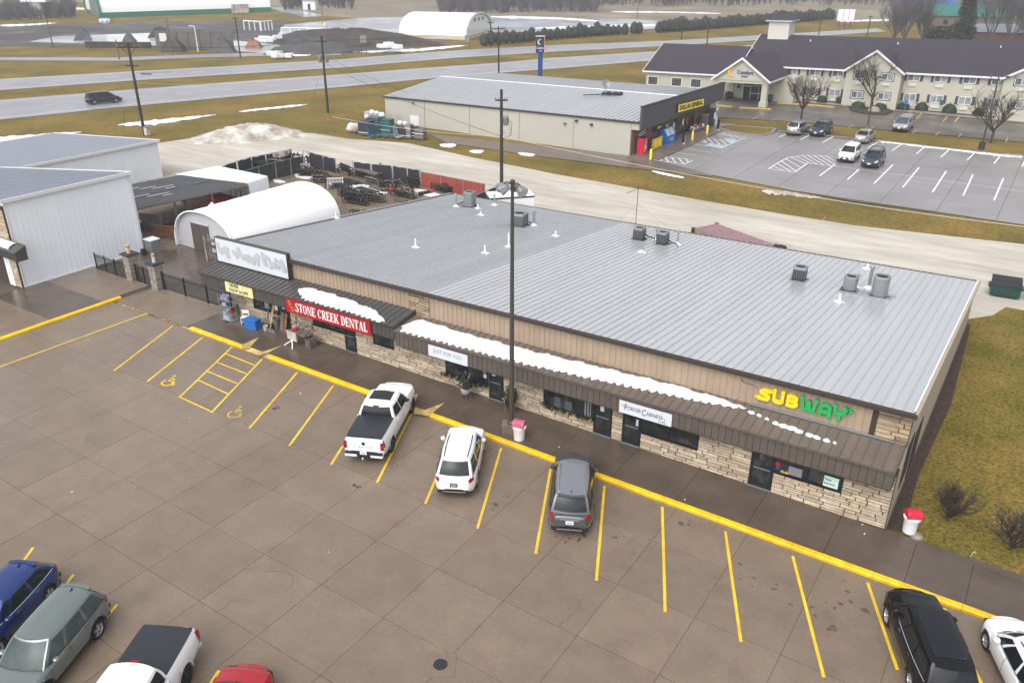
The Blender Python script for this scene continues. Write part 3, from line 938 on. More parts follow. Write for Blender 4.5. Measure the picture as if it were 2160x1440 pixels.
# trims round the roof
MB().box(XL - .1, XR + .12, RF - .14, RF - .01, ZF - .20, ZF - .02).build('gutter', m_trim, mall)
MB().box(XL - .1, XR + .12, RB, RB + .12, ZB - .18, ZB + .03).build('gutter', m_trim, mall)
mb = MB().slab([(XR + .02, RF - .02, ZF - .16), (XR + .02, RF - .02, ZF + .07), (XR + .02, RB + .1, ZB + .07), (XR + .02, RB + .1, ZB - .16)], (.13, 0, 0))
mb.build('rake_trim', m_tanwall, mall, fix=True)
mb = MB().slab([(XR - .06, RF + .1, ZF + .055), (XR - .06, RF + .1, ZF + .085), (XR - .06, RB, ZB + .085), (XR - .06, RB, ZB + .055)], (.07, 0, 0))
mb.build('rake_flashing', m_wpan, mall, fix=True)
mb = MB().slab([(XL - .14, RF - .02, ZF - .16), (XL - .14, RF - .02, ZF + .07), (XL - .14, RB + .1, ZB + .07), (XL - .14, RB + .1, ZB - .16)], (.12, 0, 0))
mb.build('rake_trim', m_roof2, mall, fix=True)
# upper wall siding
up = MB().box(-26.6, -3.5, YU - .01, YU + .03, 3.45, ZF - .19).build('upper_wall', m_trim, mall)
up2 = MB().box(XL + .2, -28.05, YU - .01, YU + .03, 3.6, ZF - .19).build('upper_wall', m_trim, mall)
def siding(wd, z0, z1, rib=.022):
 mb = MB()
 mb.box(.008, wd - .008, -.03, 0, z0, z1)
 mb.box(.0, .03, -.03 - rib, -.0305, z0, z1)
 return mb.mesh('siding_panel', m_tan)
T_keep = TILT
TILT = None
meS = siding(.305, 3.5, ZF - .2)
meS2 = siding(.305, 3.75, ZF - .2)
n = int((26.6 - 3.5) / .305)
for i in range(n):
 x = -26.58 + i * .305
 piece('siding_panel', meS, up, (x, YU - .012, x * .0181))
n = int((43.1 - 28.05) / .305)
for i in range(n):
 x = -28.07 - (i + 1) * .305
 piece('siding_panel', meS2, up2, (x, YU - .012, x * .0181))
# canopies
def canopy(name_x0, x1, zb, ze, zt, mr, mf, label_len):
 global TILT
 x0 = name_x0
 TILT = T_keep
 root = MB()
 root.slab([(x0, YF + .03, zb + .06), (x0, YF + .03, ze - .05), (x0, YU - .05, zt - .06), (x0, YU - .05, zt - .12), (x0, YF + .4, ze - .25), (x0, YF + .4, zb + .06)], (x1 - x0, 0, 0))
 root.box(x0 + .02, x1 - .02, YF + .05, YU, zb + .05, zb + .055)
 root = root.build('canopy', m_trim, mall, fix=True)
 MB().box(x0 - .05, x1 + .05, YF - .1, YF + .03, ze - .09, ze + .01).build('canopy_gutter', m_trim if mf is m_fas2 else m_fas, root)
 MB().box(x0, x1, YF - .012, YF + .03, zb, zb + .04).build('fascia_trim', m_trim, root)
 mb = MB().slab([(x0 - .06, YF - .06, ze - .12), (x0 - .06, YF - .06, ze + .04), (x0 - .06, YU, zt + .05), (x0 - .06, YU, zt - .12)], (.07, 0, 0))
 mb.slab([(x1 - .01, YF - .06, ze - .12), (x1 - .01, YF - .06, ze + .04), (x1 - .01, YU, zt + .05), (x1 - .01, YU, zt - .12)], (.07, 0, 0))
 mb.slab([(x0 - .03, YF + .02, zb), (x0 - .03, YF + .02, ze - .12), (x0 - .03, YU, zt - .12), (x0 - .03, YU, zb)], (.03, 0, 0))
 mb.slab([(x1 - .0, YF + .02, zb), (x1 - .0, YF + .02, ze - .12), (x1 - .0, YU, zt - .12), (x1 - .0, YU, zb)], (.03, 0, 0))
 mb.build('canopy_end', mf, root, fix=True)
 TILT = None
 wd = .407
 mb = MB()
 pr = [(0, 0), (wd - .05, 0), (wd - .04, .045), (wd - .012, .045), (wd - .002, 0)]
 mb.grid([[(x, YF - .08, ze + z + .012), (x, YU - .04, zt + z)] for x, z in pr])
 mb.poly([(wd - .05, YF - .08, ze + .012), (wd - .002, YF - .08, ze + .012), (wd - .012, YF - .08, ze + .057), (wd - .04, YF - .08, ze + .057)])
 mr_ = mb.mesh('canopy_sheet', mr, fix=True)
 n = int(round((x1 - x0) / wd))
 for i in range(n):
  x = x0 + i * (x1 - x0) / n
  piece('canopy_sheet', mr_, root, (x, 0, x * .0181))
 wd = .305
 mb = MB()
 mb.box(.012, wd - .012, -.022, 0, zb + .02, ze - .09)
 mf_ = mb.mesh('fascia_panel', mf)
 n = int(round((x1 - x0) / wd))
 for i in range(n):
  x = x0 + i * (x1 - x0) / n
  piece('fascia_panel', mf_, root, (x, YF + .025, x * .0181))
 TILT = T_keep
 return root
can2 = canopy(-27.55, -2.3, 2.44, 3.36, 3.60, m_can, m_fas, 0)
can1 = canopy(-43.9, -27.62, 2.74, 3.56, 3.86, m_can2, m_fas2, 0)
can_z = lambda x, y: ((3.36 + .012, 3.60) if x > -27.58 else (3.56 + .012, 3.86))
TILT = T_keep
# ledge stone walls
opens = [(-7.93, -6.93, 0, 2.5), (-6.93, -4.12, 1.29, 2.5), (-14.14, -13.2, 0, 2.5), (-13.2, -10.38, 1.22, 2.5), (-15.68, -14.73, 0, 2.5), (-18.54, -15.7, 1.14, 2.5),
   (-21.86, -20.98, 0, 2.5), (-24.72, -21.9, 1.16, 2.5), (-29.9, -28.36, 1.72, 2.6), (-32.15, -31.28, 0, 2.8), (-34.7, -32.15, 1.78, 2.8), (-37.5, -36.7, 0, 2.8), (-39.98, -37.55, 1.74, 2.8)]
back = MB().box(-41.5, XR - .002, YW + .035, YW + .2, -1.0, 3.0)
sw = back.build('stone_wall', m_mort, mall)
# openings are real recesses in front of dark glass: the backing is covered there by frames and panes
stones = []
rw = random.Random(21)
def lay(x0, x1, z0, z1, yf, holes, mat, ground=True):
 z = z0
 while z < z1 - .03:
  h = rw.choice((.12, .15, .17, .2, .23))
  h = min(h, z1 - z)
  segs = [(x0, x1)]
  for (a, b, c_, d) in holes:
   if c_ - .04 < z + h * .5 < d:
    ns = []
    for s0, s1 in segs:
     if b <= s0 or a >= s1:
      ns.append((s0, s1))
     else:
      if a > s0: ns.append((s0, a))
      if b < s1: ns.append((b, s1))
    segs = ns
  for s0, s1 in segs:
   x = s0
   while x < s1 - .02:
    wdt = rw.uniform(.35, 1.15)
    if s1 - x - wdt < .2:
     wdt = s1 - x
    if not ground or z + h > .10 - .0181 * (x + wdt / 2):
     if h >= .2 and rw.random() < .35:
      stones.append((x, x + wdt, z, z + h * .5, yf, mat))
      stones.append((x, x + wdt, z + h * .5, z + h, yf, mat))
     else:
      stones.append((x, x + wdt, z, z + h, yf, mat))
    x += wdt
  z += h
lay(-41.5, XR - .02, 0, 2.72, YW, opens, 0)
main_n = len(stones)
def stone_mb(mb, st):
 x0, x1, z0, z1, yf, mt = st
 g = .014
 d = rw.uniform(-.012, .028)
 jt = lambda: rw.uniform(-.010, .010)
 x0, x1, z0, z1 = x0 + g, x1 - g, z0 + g, z1 - g
 f = [(x0 + .012 + abs(jt()), yf - d, z0 + .01 + abs(jt())), (x1 - .012 - abs(jt()), yf - d + jt(), z0 + .01 + abs(jt())), (x1 - .012 - abs(jt()), yf - d, z1 - .012), (x0 + .012 + abs(jt()), yf - d + jt(), z1 - .012)]
 b = [(x0, yf + .04, z0), (x1, yf + .04, z0), (x1, yf + .04, z1), (x0, yf + .04, z1)]
 mb.add(f + b, [(0, 1, 2, 3), (0, 4, 5, 1), (1, 5, 6, 2), (2, 6, 7, 3), (3, 7, 4, 0)])
def lay_objects(parent, sts, mat, limit=300):
 key = lambda s: -((s[1] - s[0]) * (s[3] - s[2]) / ((s[0] + s[1]) ** 2 / 4 + 1400))
 so = sorted(sts, key=key)
 for s_ in so[:limit]:
  mb = MB()
  stone_mb(mb, s_)
  mb.build('stone', mat, parent)
 if len(so) > limit:
  mb = MB()
  for s_ in so[limit:]:
   stone_mb(mb, s_)
  mb.build('stone_courses', mat, parent, kind='stuff')
lay_objects(sw, stones, m_stone)
pier_r = MB().box(-3.5, XR - .005, YU - .02, YU + .05, 3.5, ZF - .15).build('stone_pier', m_mort, mall)
stones = []
lay(-3.5, XR - .02, 3.52, ZF - .19, YU - .07, [], 0, False)
lay_objects(pier_r, stones, m_stone2)
pier_l = MB().box(-28.05, -26.6, YU - .02, YU + .05, 3.5, ZF - .15).build('stone_pier', m_mort, mall)
stones = []
lay(-28.05, -26.6, 3.5, ZF - .19, YU - .08, [], 0, False)
lay_objects(pier_l, stones, m_stone2)
# doors and windows
def shop_window(x0, x1, z0, z1, lights, clear=False):
 f = MB()
 y0, y1 = YW - .005, YW + .03
 f.box(x0, x1, y0 + .028, y1 + .012, z0, z1)
 for a, b, c_, d in [(x0, x1, z0, z0 + .06), (x0, x1, z1 - .05, z1), (x0, x0 + .05, z0 + .06, z1 - .05), (x1 - .05, x1, z0 + .06, z1 - .05)]:
  f.box(a, b, y0 - .01, y0 + .027, c_, d)
 xs_ = [x0 + (x1 - x0) * i / lights for i in range(lights + 1)]
 for x_ in xs_[1:-1]:
  f.box(x_ - .03, x_ + .03, y0 - .012, y0 + .026, z0 + .06, z1 - .05)
 fo = f.build('window', m_blk, mall)
 for a, b in zip(xs_[:-1], xs_[1:]):
  MB().box(a + .04, b - .04, y0 + .014, y0 + .025, z0 + .07, z1 - .06).build('pane', m_glass, fo)
 MB().box(x0 - .02, x1 + .02, y0 - .05, y0 - .012, z0 - .05, z0 - .002).build('sill', m_blk, fo)
 return fo
def shop_door(x0, x1, top, clear=False):
 zb = .13 - .0181 * (x0 + x1) / 2
 y0 = YW - .005
 f = MB()
 f.box(x0, x1, y0 + .03, y0 + .045, zb, top)
 for a, b, c_, d in [(x0, x0 + .1, zb, top), (x1 - .1, x1, zb, top), (x0 + .1, x1 - .1, zb, zb + .2), (x0 + .1, x1 - .1, zb + 2.0, top)]:
  f.box(a, b, y0 - .012, y0 + .028, c_, d)
 fo = f.build('door', m_blk, mall)
 MB().box(x0 + .1, x1 - .1, y0 + .012, y0 + .026, zb + .2, zb + 2.0).build('pane', m_glass, fo)
 MB().box(x0 + .13, x1 - .13, y0 - .06, y0 - .03, zb + .98, zb + 1.02).build('handle', m_galv, fo)
 MB().box(x0 - .02, x1 + .02, y0 - .1, y0 - .014, zb, zb + .02).build('threshold', m_galv, fo)
 return fo, zb
wins = {}
for i, (a, b, c_, d) in enumerate(opens):
 if c_ == 0:
  wins[i] = shop_door(a, b, 2.46 if a > -27 else 2.78)
 else:
  wins[i] = shop_window(a, b, c_, 2.46 if a > -27 else 2.78, 2 if b - a > 1.8 else 1)
# ---------------------------------------------------------------- things behind the shop glass and stickers
FZ = YW - .03
pst = MB().box(-4.86, -4.27, FZ - .005, FZ, 1.36, 1.87)
po = pst.build('poster', m_mint, label='pale mint hiring poster in the right hand shop window', cat='poster')
mb = MB()
lettering(mb, 'Now', (-4.82, FZ - .008, 1.64), (1, 0, 0), (0, 0, 1), .27, .15, bold=.02)
lettering(mb, 'hiring.', (-4.82, FZ - .008, 1.41), (1, 0, 0), (0, 0, 1), .46, .19, bold=.02)
mb.build('lettering', m_teal, po)
d = MB().box(-7.62, -7.36, FZ - .004, FZ, 2.20, 2.28)
d.build('door_decal', m_subY, wins[0][0])
mb = MB()
for i in range(7):
 mb.box(-7.58, -7.40 + .02 * (i % 3), FZ - .004, FZ, 2.14 - i * .07, 2.16 - i * .07)
mb.build('opening_hours', m_galv, wins[0][0])
mb = MB()
lettering(mb, 'SUB', (-6.62, FZ - .006, 1.36), (1, 0, 0), (0, 0, 1), .30, .12, bold=.03)
mb.build('window_lettering', m_subY, wins[1])
mb = MB().box(-6.32, -5.75, FZ - .002, FZ + .004, 1.38, 1.80)
mb.build('window_poster', m_glassl, wins[1])
MB().lathe([(.10, -.003), (.10, .0)], c=(-6.80, FZ, 1.72), n=14, axis='y').build('window_sticker', m_redp, wins[1])
MB().box(-6.86, -6.70, FZ - .003, FZ, 1.50, 1.60).build('window_sticker', m_blue, wins[1])
for (a, b, c_, d_, m_) in ((-15.34, -15.14, 1.72, 2.0, m_sign), (-22.24, -22.04, 1.95, 2.2, m_sign), (-22.2, -22.02, 1.62, 1.85, m_sign), (-21.68, -21.46, 1.9, 2.14, m_sign), (-38.0, -37.72, 1.98, 2.4, m_sign), (-37.3, -37.08, 2.2, 2.45, m_sign), (-38.9, -38.45, 1.95, 2.5, m_glassl), (-13.45, -13.33, 1.5, 1.85, m_sign)):
 i = min(range(len(opens)), key=lambda k_: 0 if opens[k_][0] - .01 <= a <= opens[k_][1] else 9)
 p_ = wins[i][0] if isinstance(wins[i], tuple) else wins[i]
 MB().box(a, b, FZ - .004, FZ, c_, d_).build('window_notice', m_, p_)
# display goods seen through the glass: pale shapes just behind the panes
for a, b, z0, z1, m_ in ((-17.9, -17.55, 1.2, 1.75, m_acs), (-17.3, -16.9, 1.2, 1.7, m_acs), (-16.2, -16.12, 1.2, 1.95, m_galv), (-16.05, -15.97, 1.2, 2.0, m_galv), (-15.9, -15.85, 1.2, 2.05, m_galv)):
 MB().box(a, b, FZ + .006, FZ + .03, z0, z1).build('display_goods', m_, wins[5])
# ---------------------------------------------------------------- fascia signs
YS = YF - .03
def board(x0, x1, z0, z1, y, mat, name, label, mats=None, th=.05, frame=None):
 s_ = MB().box(x0, x1, y - th, y, z0, z1).build(name, mat, label=label, cat='sign', group='signs on the shop fronts')
 if frame:
  mb = MB()
  fw = .05
  for a, b, c_, d in ((x0 - fw, x1 + fw, z0 - fw, z0), (x0 - fw, x1 + fw, z1, z1 + fw), (x0 - fw, x0, z0, z1), (x1, x1 + fw, z0, z1)):
   mb.box(a, b, y - th - .02, y + .02, c_, d)
  mb.build('frame', frame, s_)
 return s_
E_X, E_Z = Vector((1, 0, .0181)), Vector((0, 0, 1))
LX = lambda x, y, z: (x, y, z)
def text_on(s_, st, x, z, w_, h_, y, mat, bold=0.0, space=1.0, shear=0.0, name='lettering', th=.05):
 mb = MB()
 lettering(mb, st, (x, y - th - .006, z), (1, 0, 0), (0, 0, 1), w_, h_, bold=bold, depth=.004, space=space, shear=shear)
 return mb.build(name, mat, s_)
s1 = board(-41.4, -38.9, 2.79, 3.52, YS, m_crm, 'sign', 'cream shop sign reading never know shoppe on the left fascia')
text_on(s1, 'NEVER', -40.98, 3.16, .86, .27, YS, m_lett, bold=.03)
text_on(s1, 'KNOW SHOPPE', -41.05, 2.85, 1.75, .26, YS, m_lett, bold=.02)
text_on(s1, 'u', -41.2, 3.30, .10, .13, YS, m_greyt)
mb = MB()
for i in range(4):
 mb.box(-39.95 + .04 * (i % 2), -39.12, YS - .056, YS - .05, 3.40 - i * .07, 3.412 - i * .07)
mb.build('small_print', m_greyt, s1)
s2 = board(-35.88, -29.28, 2.70, 3.46, YS, m_red, 'sign', 'long red dental office sign with white capitals', th=.09, frame=m_red)
def serif_text(st, x0, z0, w_, h_, y, gap=.045):
 """bold condensed roman capitals drawn stem by stem"""
 mb = MB()
 W_ = {'S': .62, 'T': .68, 'O': .72, 'N': .78, 'E': .64, ' ': .34, 'C': .68, 'R': .72, 'K': .74, 'D': .72, 'A': .74, 'L': .60}
 tot = sum(W_[c_] for c_ in st) + gap * (len(st) - 1)
 sx = w_ / tot
 x = x0
 lay_ = [0]
 def R_(a, b, c_, d):
  lay_[0] = (lay_[0] + 1) % 4
  yy = y - .004 - .002 * lay_[0]
  mb.box(x + a * sx, x + b * sx, yy, y + .01, z0 + c_ * h_, z0 + d * h_)
 def Q_(pts):
  lay_[0] = (lay_[0] + 1) % 4
  mb.slab([(x + a * sx, y - .006 - .002 * lay_[0], z0 + b * h_) for a, b in pts], (0, .014, 0))
 def arc(cx, cz, rx, rz, a0, a1, tk, tn):
  n_ = 12
  for i_ in range(n_):
   t0, t1 = a0 + (a1 - a0) * i_ / n_, a0 + (a1 - a0) * (i_ + 1) / n_
   f_ = lambda t: (rx - (tn + (tk - tn) * abs(cos(t))), rz - tn * .9)
   o0, o1 = (cx + rx * cos(t0), cz + rz * sin(t0)), (cx + rx * cos(t1), cz + rz * sin(t1))
   i0, i1 = (cx + f_(t0)[0] * cos(t0), cz + f_(t0)[1] * sin(t0)), (cx + f_(t1)[0] * cos(t1), cz + f_(t1)[1] * sin(t1))
   Q_([o0, o1, i1, i0])
 for c_ in st:
  w0 = W_[c_]
  S, N_ = .22, .10
  if c_ == 'T':
   R_(w0 / 2 - S / 2, w0 / 2 + S / 2, .0, .99); R_(0, w0, .9, 1); R_(0, .07, .72, .9); R_(w0 - .07, w0, .72, .9); R_(w0 / 2 - .2, w0 / 2 + .2, 0, .06)
  elif c_ in 'ELDRK':
   R_(.06, .06 + S, .0, 1); R_(0, .34, 0, .06); R_(0, .34, .94, 1)
   if c_ in 'EL':
    R_(.2, w0, 0, .09); R_(w0 - .08, w0, .06, .28)
   if c_ == 'E':
    R_(.2, w0 - .03, .91, 1); R_(w0 - .1, w0 - .03, .72, .93); R_(.25, .46, .46, .55); R_(.42, .48, .38, .63)
   if c_ == 'D':
    arc(.28, .5, w0 - .28, .5, -pi / 2, pi / 2, S, .09)
   if c_ == 'R':
    arc(.30, .74, w0 - .36, .26, -pi / 2, pi / 2, S * .9, .08); Q_([(.3, .5), (.48, .5), (w0 + .04, 0), (w0 - .18, 0)]); R_(w0 - .2, w0 + .05, 0, .06)
   if c_ == 'K':
    Q_([(.28, .42), (.36, .38), (w0 - .04, .96), (w0 - .14, .98)]); Q_([(.32, .5), (.46, .6), (w0 + .03, 0), (w0 - .18, 0)]); R_(w0 - .28, w0 + .03, .94, 1); R_(w0 - .26, w0 + .05, 0, .06)
  elif c_ == 'N':
   R_(.06, .14, 0, 1); R_(w0 - .14, w0 - .06, 0, 1); Q_([(.02, 1), (.24, 1), (w0 - .06, 0), (w0 - .2, 0)]); R_(0, .22, 0, .06); R_(w0 - .24, w0, .94, 1)
  elif c_ == 'A':
   Q_([(w0 / 2 - .1, 1), (w0 / 2 + .12, 1), (w0 - .02, 0), (w0 - .26, 0)]); Q_([(w0 / 2 - .08, .95), (w0 / 2, .9), (.15, 0), (.07, 0)]); R_(.2, w0 - .2, .26, .33); R_(0, .24, 0, .06); R_(w0 - .3, w0 + .02, 0, .06)
  elif c_ == 'O':
   arc(w0 / 2, .5, w0 / 2, .5, 0, 2 * pi, S, .08)
  elif c_ == 'C':
   arc(w0 / 2, .5, w0 / 2, .5, radians(40), radians(320), S, .08); R_(w0 - .1, w0 - .03, .68, .95)
  elif c_ == 'S':
   arc(w0 / 2, .73, w0 / 2 - .03, .27, radians(20), radians(215), .16, .09); arc(w0 / 2, .27, w0 / 2, .27, radians(200), radians(395), .16, .09); Q_([(.05, .66), (.2, .74), (w0 - .04, .34), (w0 - .2, .26)])
   R_(w0 - .14, w0 - .07, .72, .95); R_(.0, .07, .05, .28)
  x += (w0 + gap) * sx
 return mb
serif_text('STONE CREEK DENTAL', -35.12, 2.80, 5.66, .56, YS - .092).build('lettering', m_white, s2)
for st, x_, z_ in (('S', -35.74, 3.12), ('C', -35.62, 2.95), ('D', -35.46, 2.76)):
 text_on(s2, st, x_, z_, .24, .28, YS, m_gold, name='monogram', th=.09)
s3 = board(-25.2, -22.64, 2.49, 3.11, YS, m_sign, 'sign', 'small white shop sign reading just for you in thin capitals')
text_on(s3, 'JUST FOR YOU', -24.88, 2.69, 1.86, .27, YS, m_greyt, bold=-.008, space=1.02)
s4 = board(-14.0, -11.42, 2.48, 3.09, YS, m_sign, 'sign', 'white cabinet shop sign with flourished black lettering')
text_on(s4, 'F', -13.72, 2.68, .14, .30, YS, m_lett)
text_on(s4, 'OREVER', -13.57, 2.72, .66, .19, YS, m_lett)
text_on(s4, 'C', -12.86, 2.64, .20, .32, YS, m_lett)
text_on(s4, 'ABINETS', -12.64, 2.70, .78, .19, YS, m_lett)
text_on(s4, 'by Design', -12.05, 2.53, .42, .07, YS, m_greyt, shear=.2)
mb = MB()
sw_ = [Vector((-13.9 + .012 * i, YS - .056, 2.86 + .05 * sin(i * .35))) for i in range(16)]
mb.tube(sw_, .008, 4)
mb.tube([Vector((-11.86 + .13 * cos(t) * (1 + t * .06), YS - .056, 2.70 + .10 * sin(t))) for t in [i * .35 for i in range(-5, 13)]], .009, 4)
mb.build('flourish', m_lett, s4)
# large board whose old lettering has been painted out
s5 = board(-43.88, -37.28, 3.9, 5.46, 31.98, m_sign, 'sign', 'large white roof sign with its lettering smeared out in grey', th=.25, frame=m_trim)
s5.pop('group', None)
rg = random.Random(4)
def stroke(mb, pts, r, y):
 n_ = len(mb.f)
 for a, b in zip(pts[:-1], pts[1:]):
  d_ = hypot(b[0] - a[0], b[1] - a[1])
  for i in range(max(1, int(d_ / .08))):
   t = i * .08 / max(d_, .01)
   cx, cz = a[0] + (b[0] - a[0]) * t, a[1] + (b[1] - a[1]) * t
   rr = r * rg.uniform(.85, 1.2)
   n_ += 1
   yy = y - .0003 * n_
   mb.poly([(cx + rr * cos(-k_), yy, cz + rr * sin(-k_)) for k_ in [2 * pi * j / 9 for j in range(9)]])
mb = MB()
yg = 31.98 - .26
gx = lambda a, b: (-43.88 + (a - 288) / (915 - 288) * 6.5, 3.9 + 1.56 * (1 - ((b - 85 - (a - 288) * .215) / 225)))
for P_, r in (([(310, 150), (312, 205), (330, 225), (365, 225)], .17), ([(375, 190), (390, 240), (400, 280)], .17), ([(345, 205), (405, 195)], .15), ([(450, 215), (480, 265), (500, 195), (490, 185)], .15), ([(500, 200), (520, 245), (540, 285)], .16), ([(520, 255), (560, 260), (575, 305)], .14),
    ([(585, 255), (600, 300), (640, 320)], .15), ([(625, 275), (660, 300)], .13), ([(650, 250), (690, 262)], .12), ([(668, 235), (670, 320), (680, 335)], .13), ([(715, 225), (720, 280), (745, 340)], .15), ([(735, 245), (765, 270), (790, 330), (770, 350)], .15), ([(800, 310), (830, 350)], .16), ([(830, 270), (850, 350)], .14), ([(860, 300), (895, 370)], .15), ([(880, 285), (905, 380)], .14)):
 stroke(mb, [gx(*p) for p in P_], r, yg)
mb.build('painted_out_lettering', m_ghost, s5)
mb = MB()
for x_ in (-43.6, -37.5):
 mb.bar((x_, 32.05, 3.8), (x_, 32.05, 5.4), .08)
mb.build('sign_post', m_trim, s5)
# channel letters
s6 = thing('sign', 'yellow and green sandwich shop letters on the tan upper wall', 'sign', (-6.5, YU, 3.9), group='signs on the shop fronts')
def heavy(mb, st, x, z, w_, h_, y):
 """block capitals built as stroked outlines with real depth"""
 G = {'S': [[(.95, .80), (.28, .80), (.16, .66), (.28, .54), (.72, .46), (.84, .34), (.72, .14), (.05, .14)]],
   'U': [[(.18, 1), (.18, .26), (.34, .14), (.66, .14), (.82, .26), (.82, 1)]],
   'B': [[(.18, .14), (.18, .86), (.66, .86), (.80, .72), (.66, .52), (.18, .52)], [(.66, .52), (.84, .32), (.68, .14), (.18, .14)]],
   'W': [[(.10, 1), (.22, .16), (.40, .16), (.5, .8), (.60, .16), (.78, .16), (.90, 1)]],
   'A': [[(.16, 0), (.16, .66), (.34, .86), (.66, .86), (.84, .66), (.84, 0)], [(.16, .36), (.84, .36)]],
   'Y': [[(.14, 1), (.14, .62), (.34, .46), (.66, .46), (.86, .62), (.86, 1)], [(.5, .46), (.5, 0)]]}
 n_ = 0
 for pl in G[st]:
  for a, b in zip(pl[:-1], pl[1:]):
   n_ += 1
   A, B = Vector((x + a[0] * w_, y - .002 * n_, z + a[1] * h_)), Vector((x + b[0] * w_, y - .002 * n_, z + b[1] * h_))
   mb.bar(A, B, .13, .165)
   for p in (A, B):
    mb.lathe([(.082, -.065), (.082, .065)], c=(p.x, y - .0013 * n_, p.z), n=10, axis='y')
ylet = YU - .14
xx = -8.28
for st, w_, m_ in (('S', .52, m_subY), ('U', .56, m_subY), ('B', .55, m_subY), ('W', .74, m_subG), ('A', .55, m_subG), ('Y', .52, m_subG)):
 mb = MB()
 heavy(mb, st, xx, 4.0, w_, .60, ylet)
 if st == 'S':
  mb.slab([(xx + .06, ylet - .05, 4.0 - .03), (xx + .06, ylet - .05, 4.0 + .22), (xx - .20, ylet - .05, 4.08)], (0, .1, 0))
 if st == 'Y':
  mb.bar((xx + .45, ylet, 4.50), (xx + .62, ylet, 4.50), .1, .12)
  mb.slab([(xx + .58, ylet - .05, 4.38), (xx + .80, ylet - .05, 4.51), (xx + .58, ylet - .05, 4.64)], (0, .1, 0))
 o = mb.build('letter', m_, s6, fix=True)
 xx += w_ + .035
MB().tube([(-9.2, YU - .05, 4.75), (-9.05, YU - .06, 4.55), (-8.7, YU - .05, 4.52), (-8.4, YU - .05, 4.45)], .018, 5).build('cable', m_trim, s6)
MB().box(-8.6, -2.7, YU - .2, YU - .1, 3.63, 3.68).build('flashing', m_galv, mall)
TILT = None
# ---------------------------------------------------------------- snow lying on the canopies
def canopy_snow(pts_lo, pts_hi, ze, zt, label, seed, scal=.407, th=.065):
 """pts are (x, fraction up the canopy slope)"""
 rn = random.Random(seed)
 def itp(P, x):
  for (a, fa), (b, fb) in zip(P[:-1], P[1:]):
   if a <= x <= b:
    return fa + (fb - fa) * (x - a) / (b - a)
  return P[-1][1]
 x0, x1 = pts_lo[0][0], pts_lo[-1][0]
 rows = []
 N = int((x1 - x0) / .068)
 for i in range(N + 1):
  x = x0 + (x1 - x0) * i / N
  ed = max(.05, min(1, (x - x0) / .35, (x1 - x) / .35))
  ph = (x / scal) % 1.0
  lo = itp(pts_lo, x) + .10 * (.5 - abs(sin(pi * ph))) + rn.uniform(-.035, .035)
  hi = itp(pts_hi, x) + .05 * noise1(x * 2.2, seed) + rn.uniform(-.015, .015)
  mid = (lo + hi) / 2
  lo, hi = mid + (lo - mid) * ed, mid + (hi - mid) * ed
  row = []
  for s_, hh in ((0, 0), (.02, .55), (.14, .95), (.4, 1.05), (.7, .95), (.93, .6), (1, 0)):
   f = lo + (hi - lo) * s_
   y = YF - .08 + (YU - .04 - YF + .08) * f
   row.append((x, y, ze + .012 + (zt - ze) * f + .02 + th * hh * ed * rn.uniform(.85, 1.1) + .0181 * x))
  rows.append(row)
 return MB().grid(rows).build('roof_snow', m_snow, smooth=70, label=label, cat='snow')
canopy_snow([(-35.9, .45), (-34.5, .10), (-31, .10), (-28.3, .02)], [(-35.9, .60), (-34.8, .72), (-32, .66), (-29.5, .46), (-28.3, .12)], 3.56, 3.86, 'bank of snow on the charcoal canopy above the red sign', 1)
canopy_snow([(-27.45, .06), (-24, .07), (-19, .14), (-14.5, .36), (-11, .54), (-9.2, .66), (-8.6, .72)],
   [(-27.45, .5), (-26.8, .82), (-24, .72), (-20, .74), (-16, .84), (-12, .92), (-9.6, .86), (-8.6, .78)], 3.36, 3.60, 'long bank of snow along the brown canopy', 2)
rn_ = random.Random(9)
for i, (x_, f, r) in enumerate(((-8.35, .66, .16), (-8.0, .63, .12), (-7.62, .58, .1), (-7.2, .52, .15), (-6.85, .50, .2), (-6.5, .50, .24), (-6.2, .46, .2), (-5.75, .43, .18), (-5.45, .42, .16), (-5.05, .41, .15), (-4.72, .40, .08))):
 y = YF - .08 + (YU + .04 - YF) * f
 z = 3.36 + .24 * f + .01 + .0181 * x_
 mb = MB()
 rows = []
 for kk, (rr, hh) in enumerate(((1, 0), (.92, .5), (.6, .9), (.15, 1))):
  rows.append([(x_ + r * rr * cos(t) * (1 + .15 * sin(3 * t + i)), y + r * .8 * rr * sin(t) * (1 + .15 * cos(2 * t + i)), z + .09 * hh) for t in [2 * pi * j / 10 for j in range(10)]])
 mb.grid(rows, close=True)
 mb.poly(rows[-1])
 mb.build('snow_lump', m_snow, smooth=80, label='small lump of snow in the row melting below the green letters', cat='snow', group='snow lumps on the canopy')
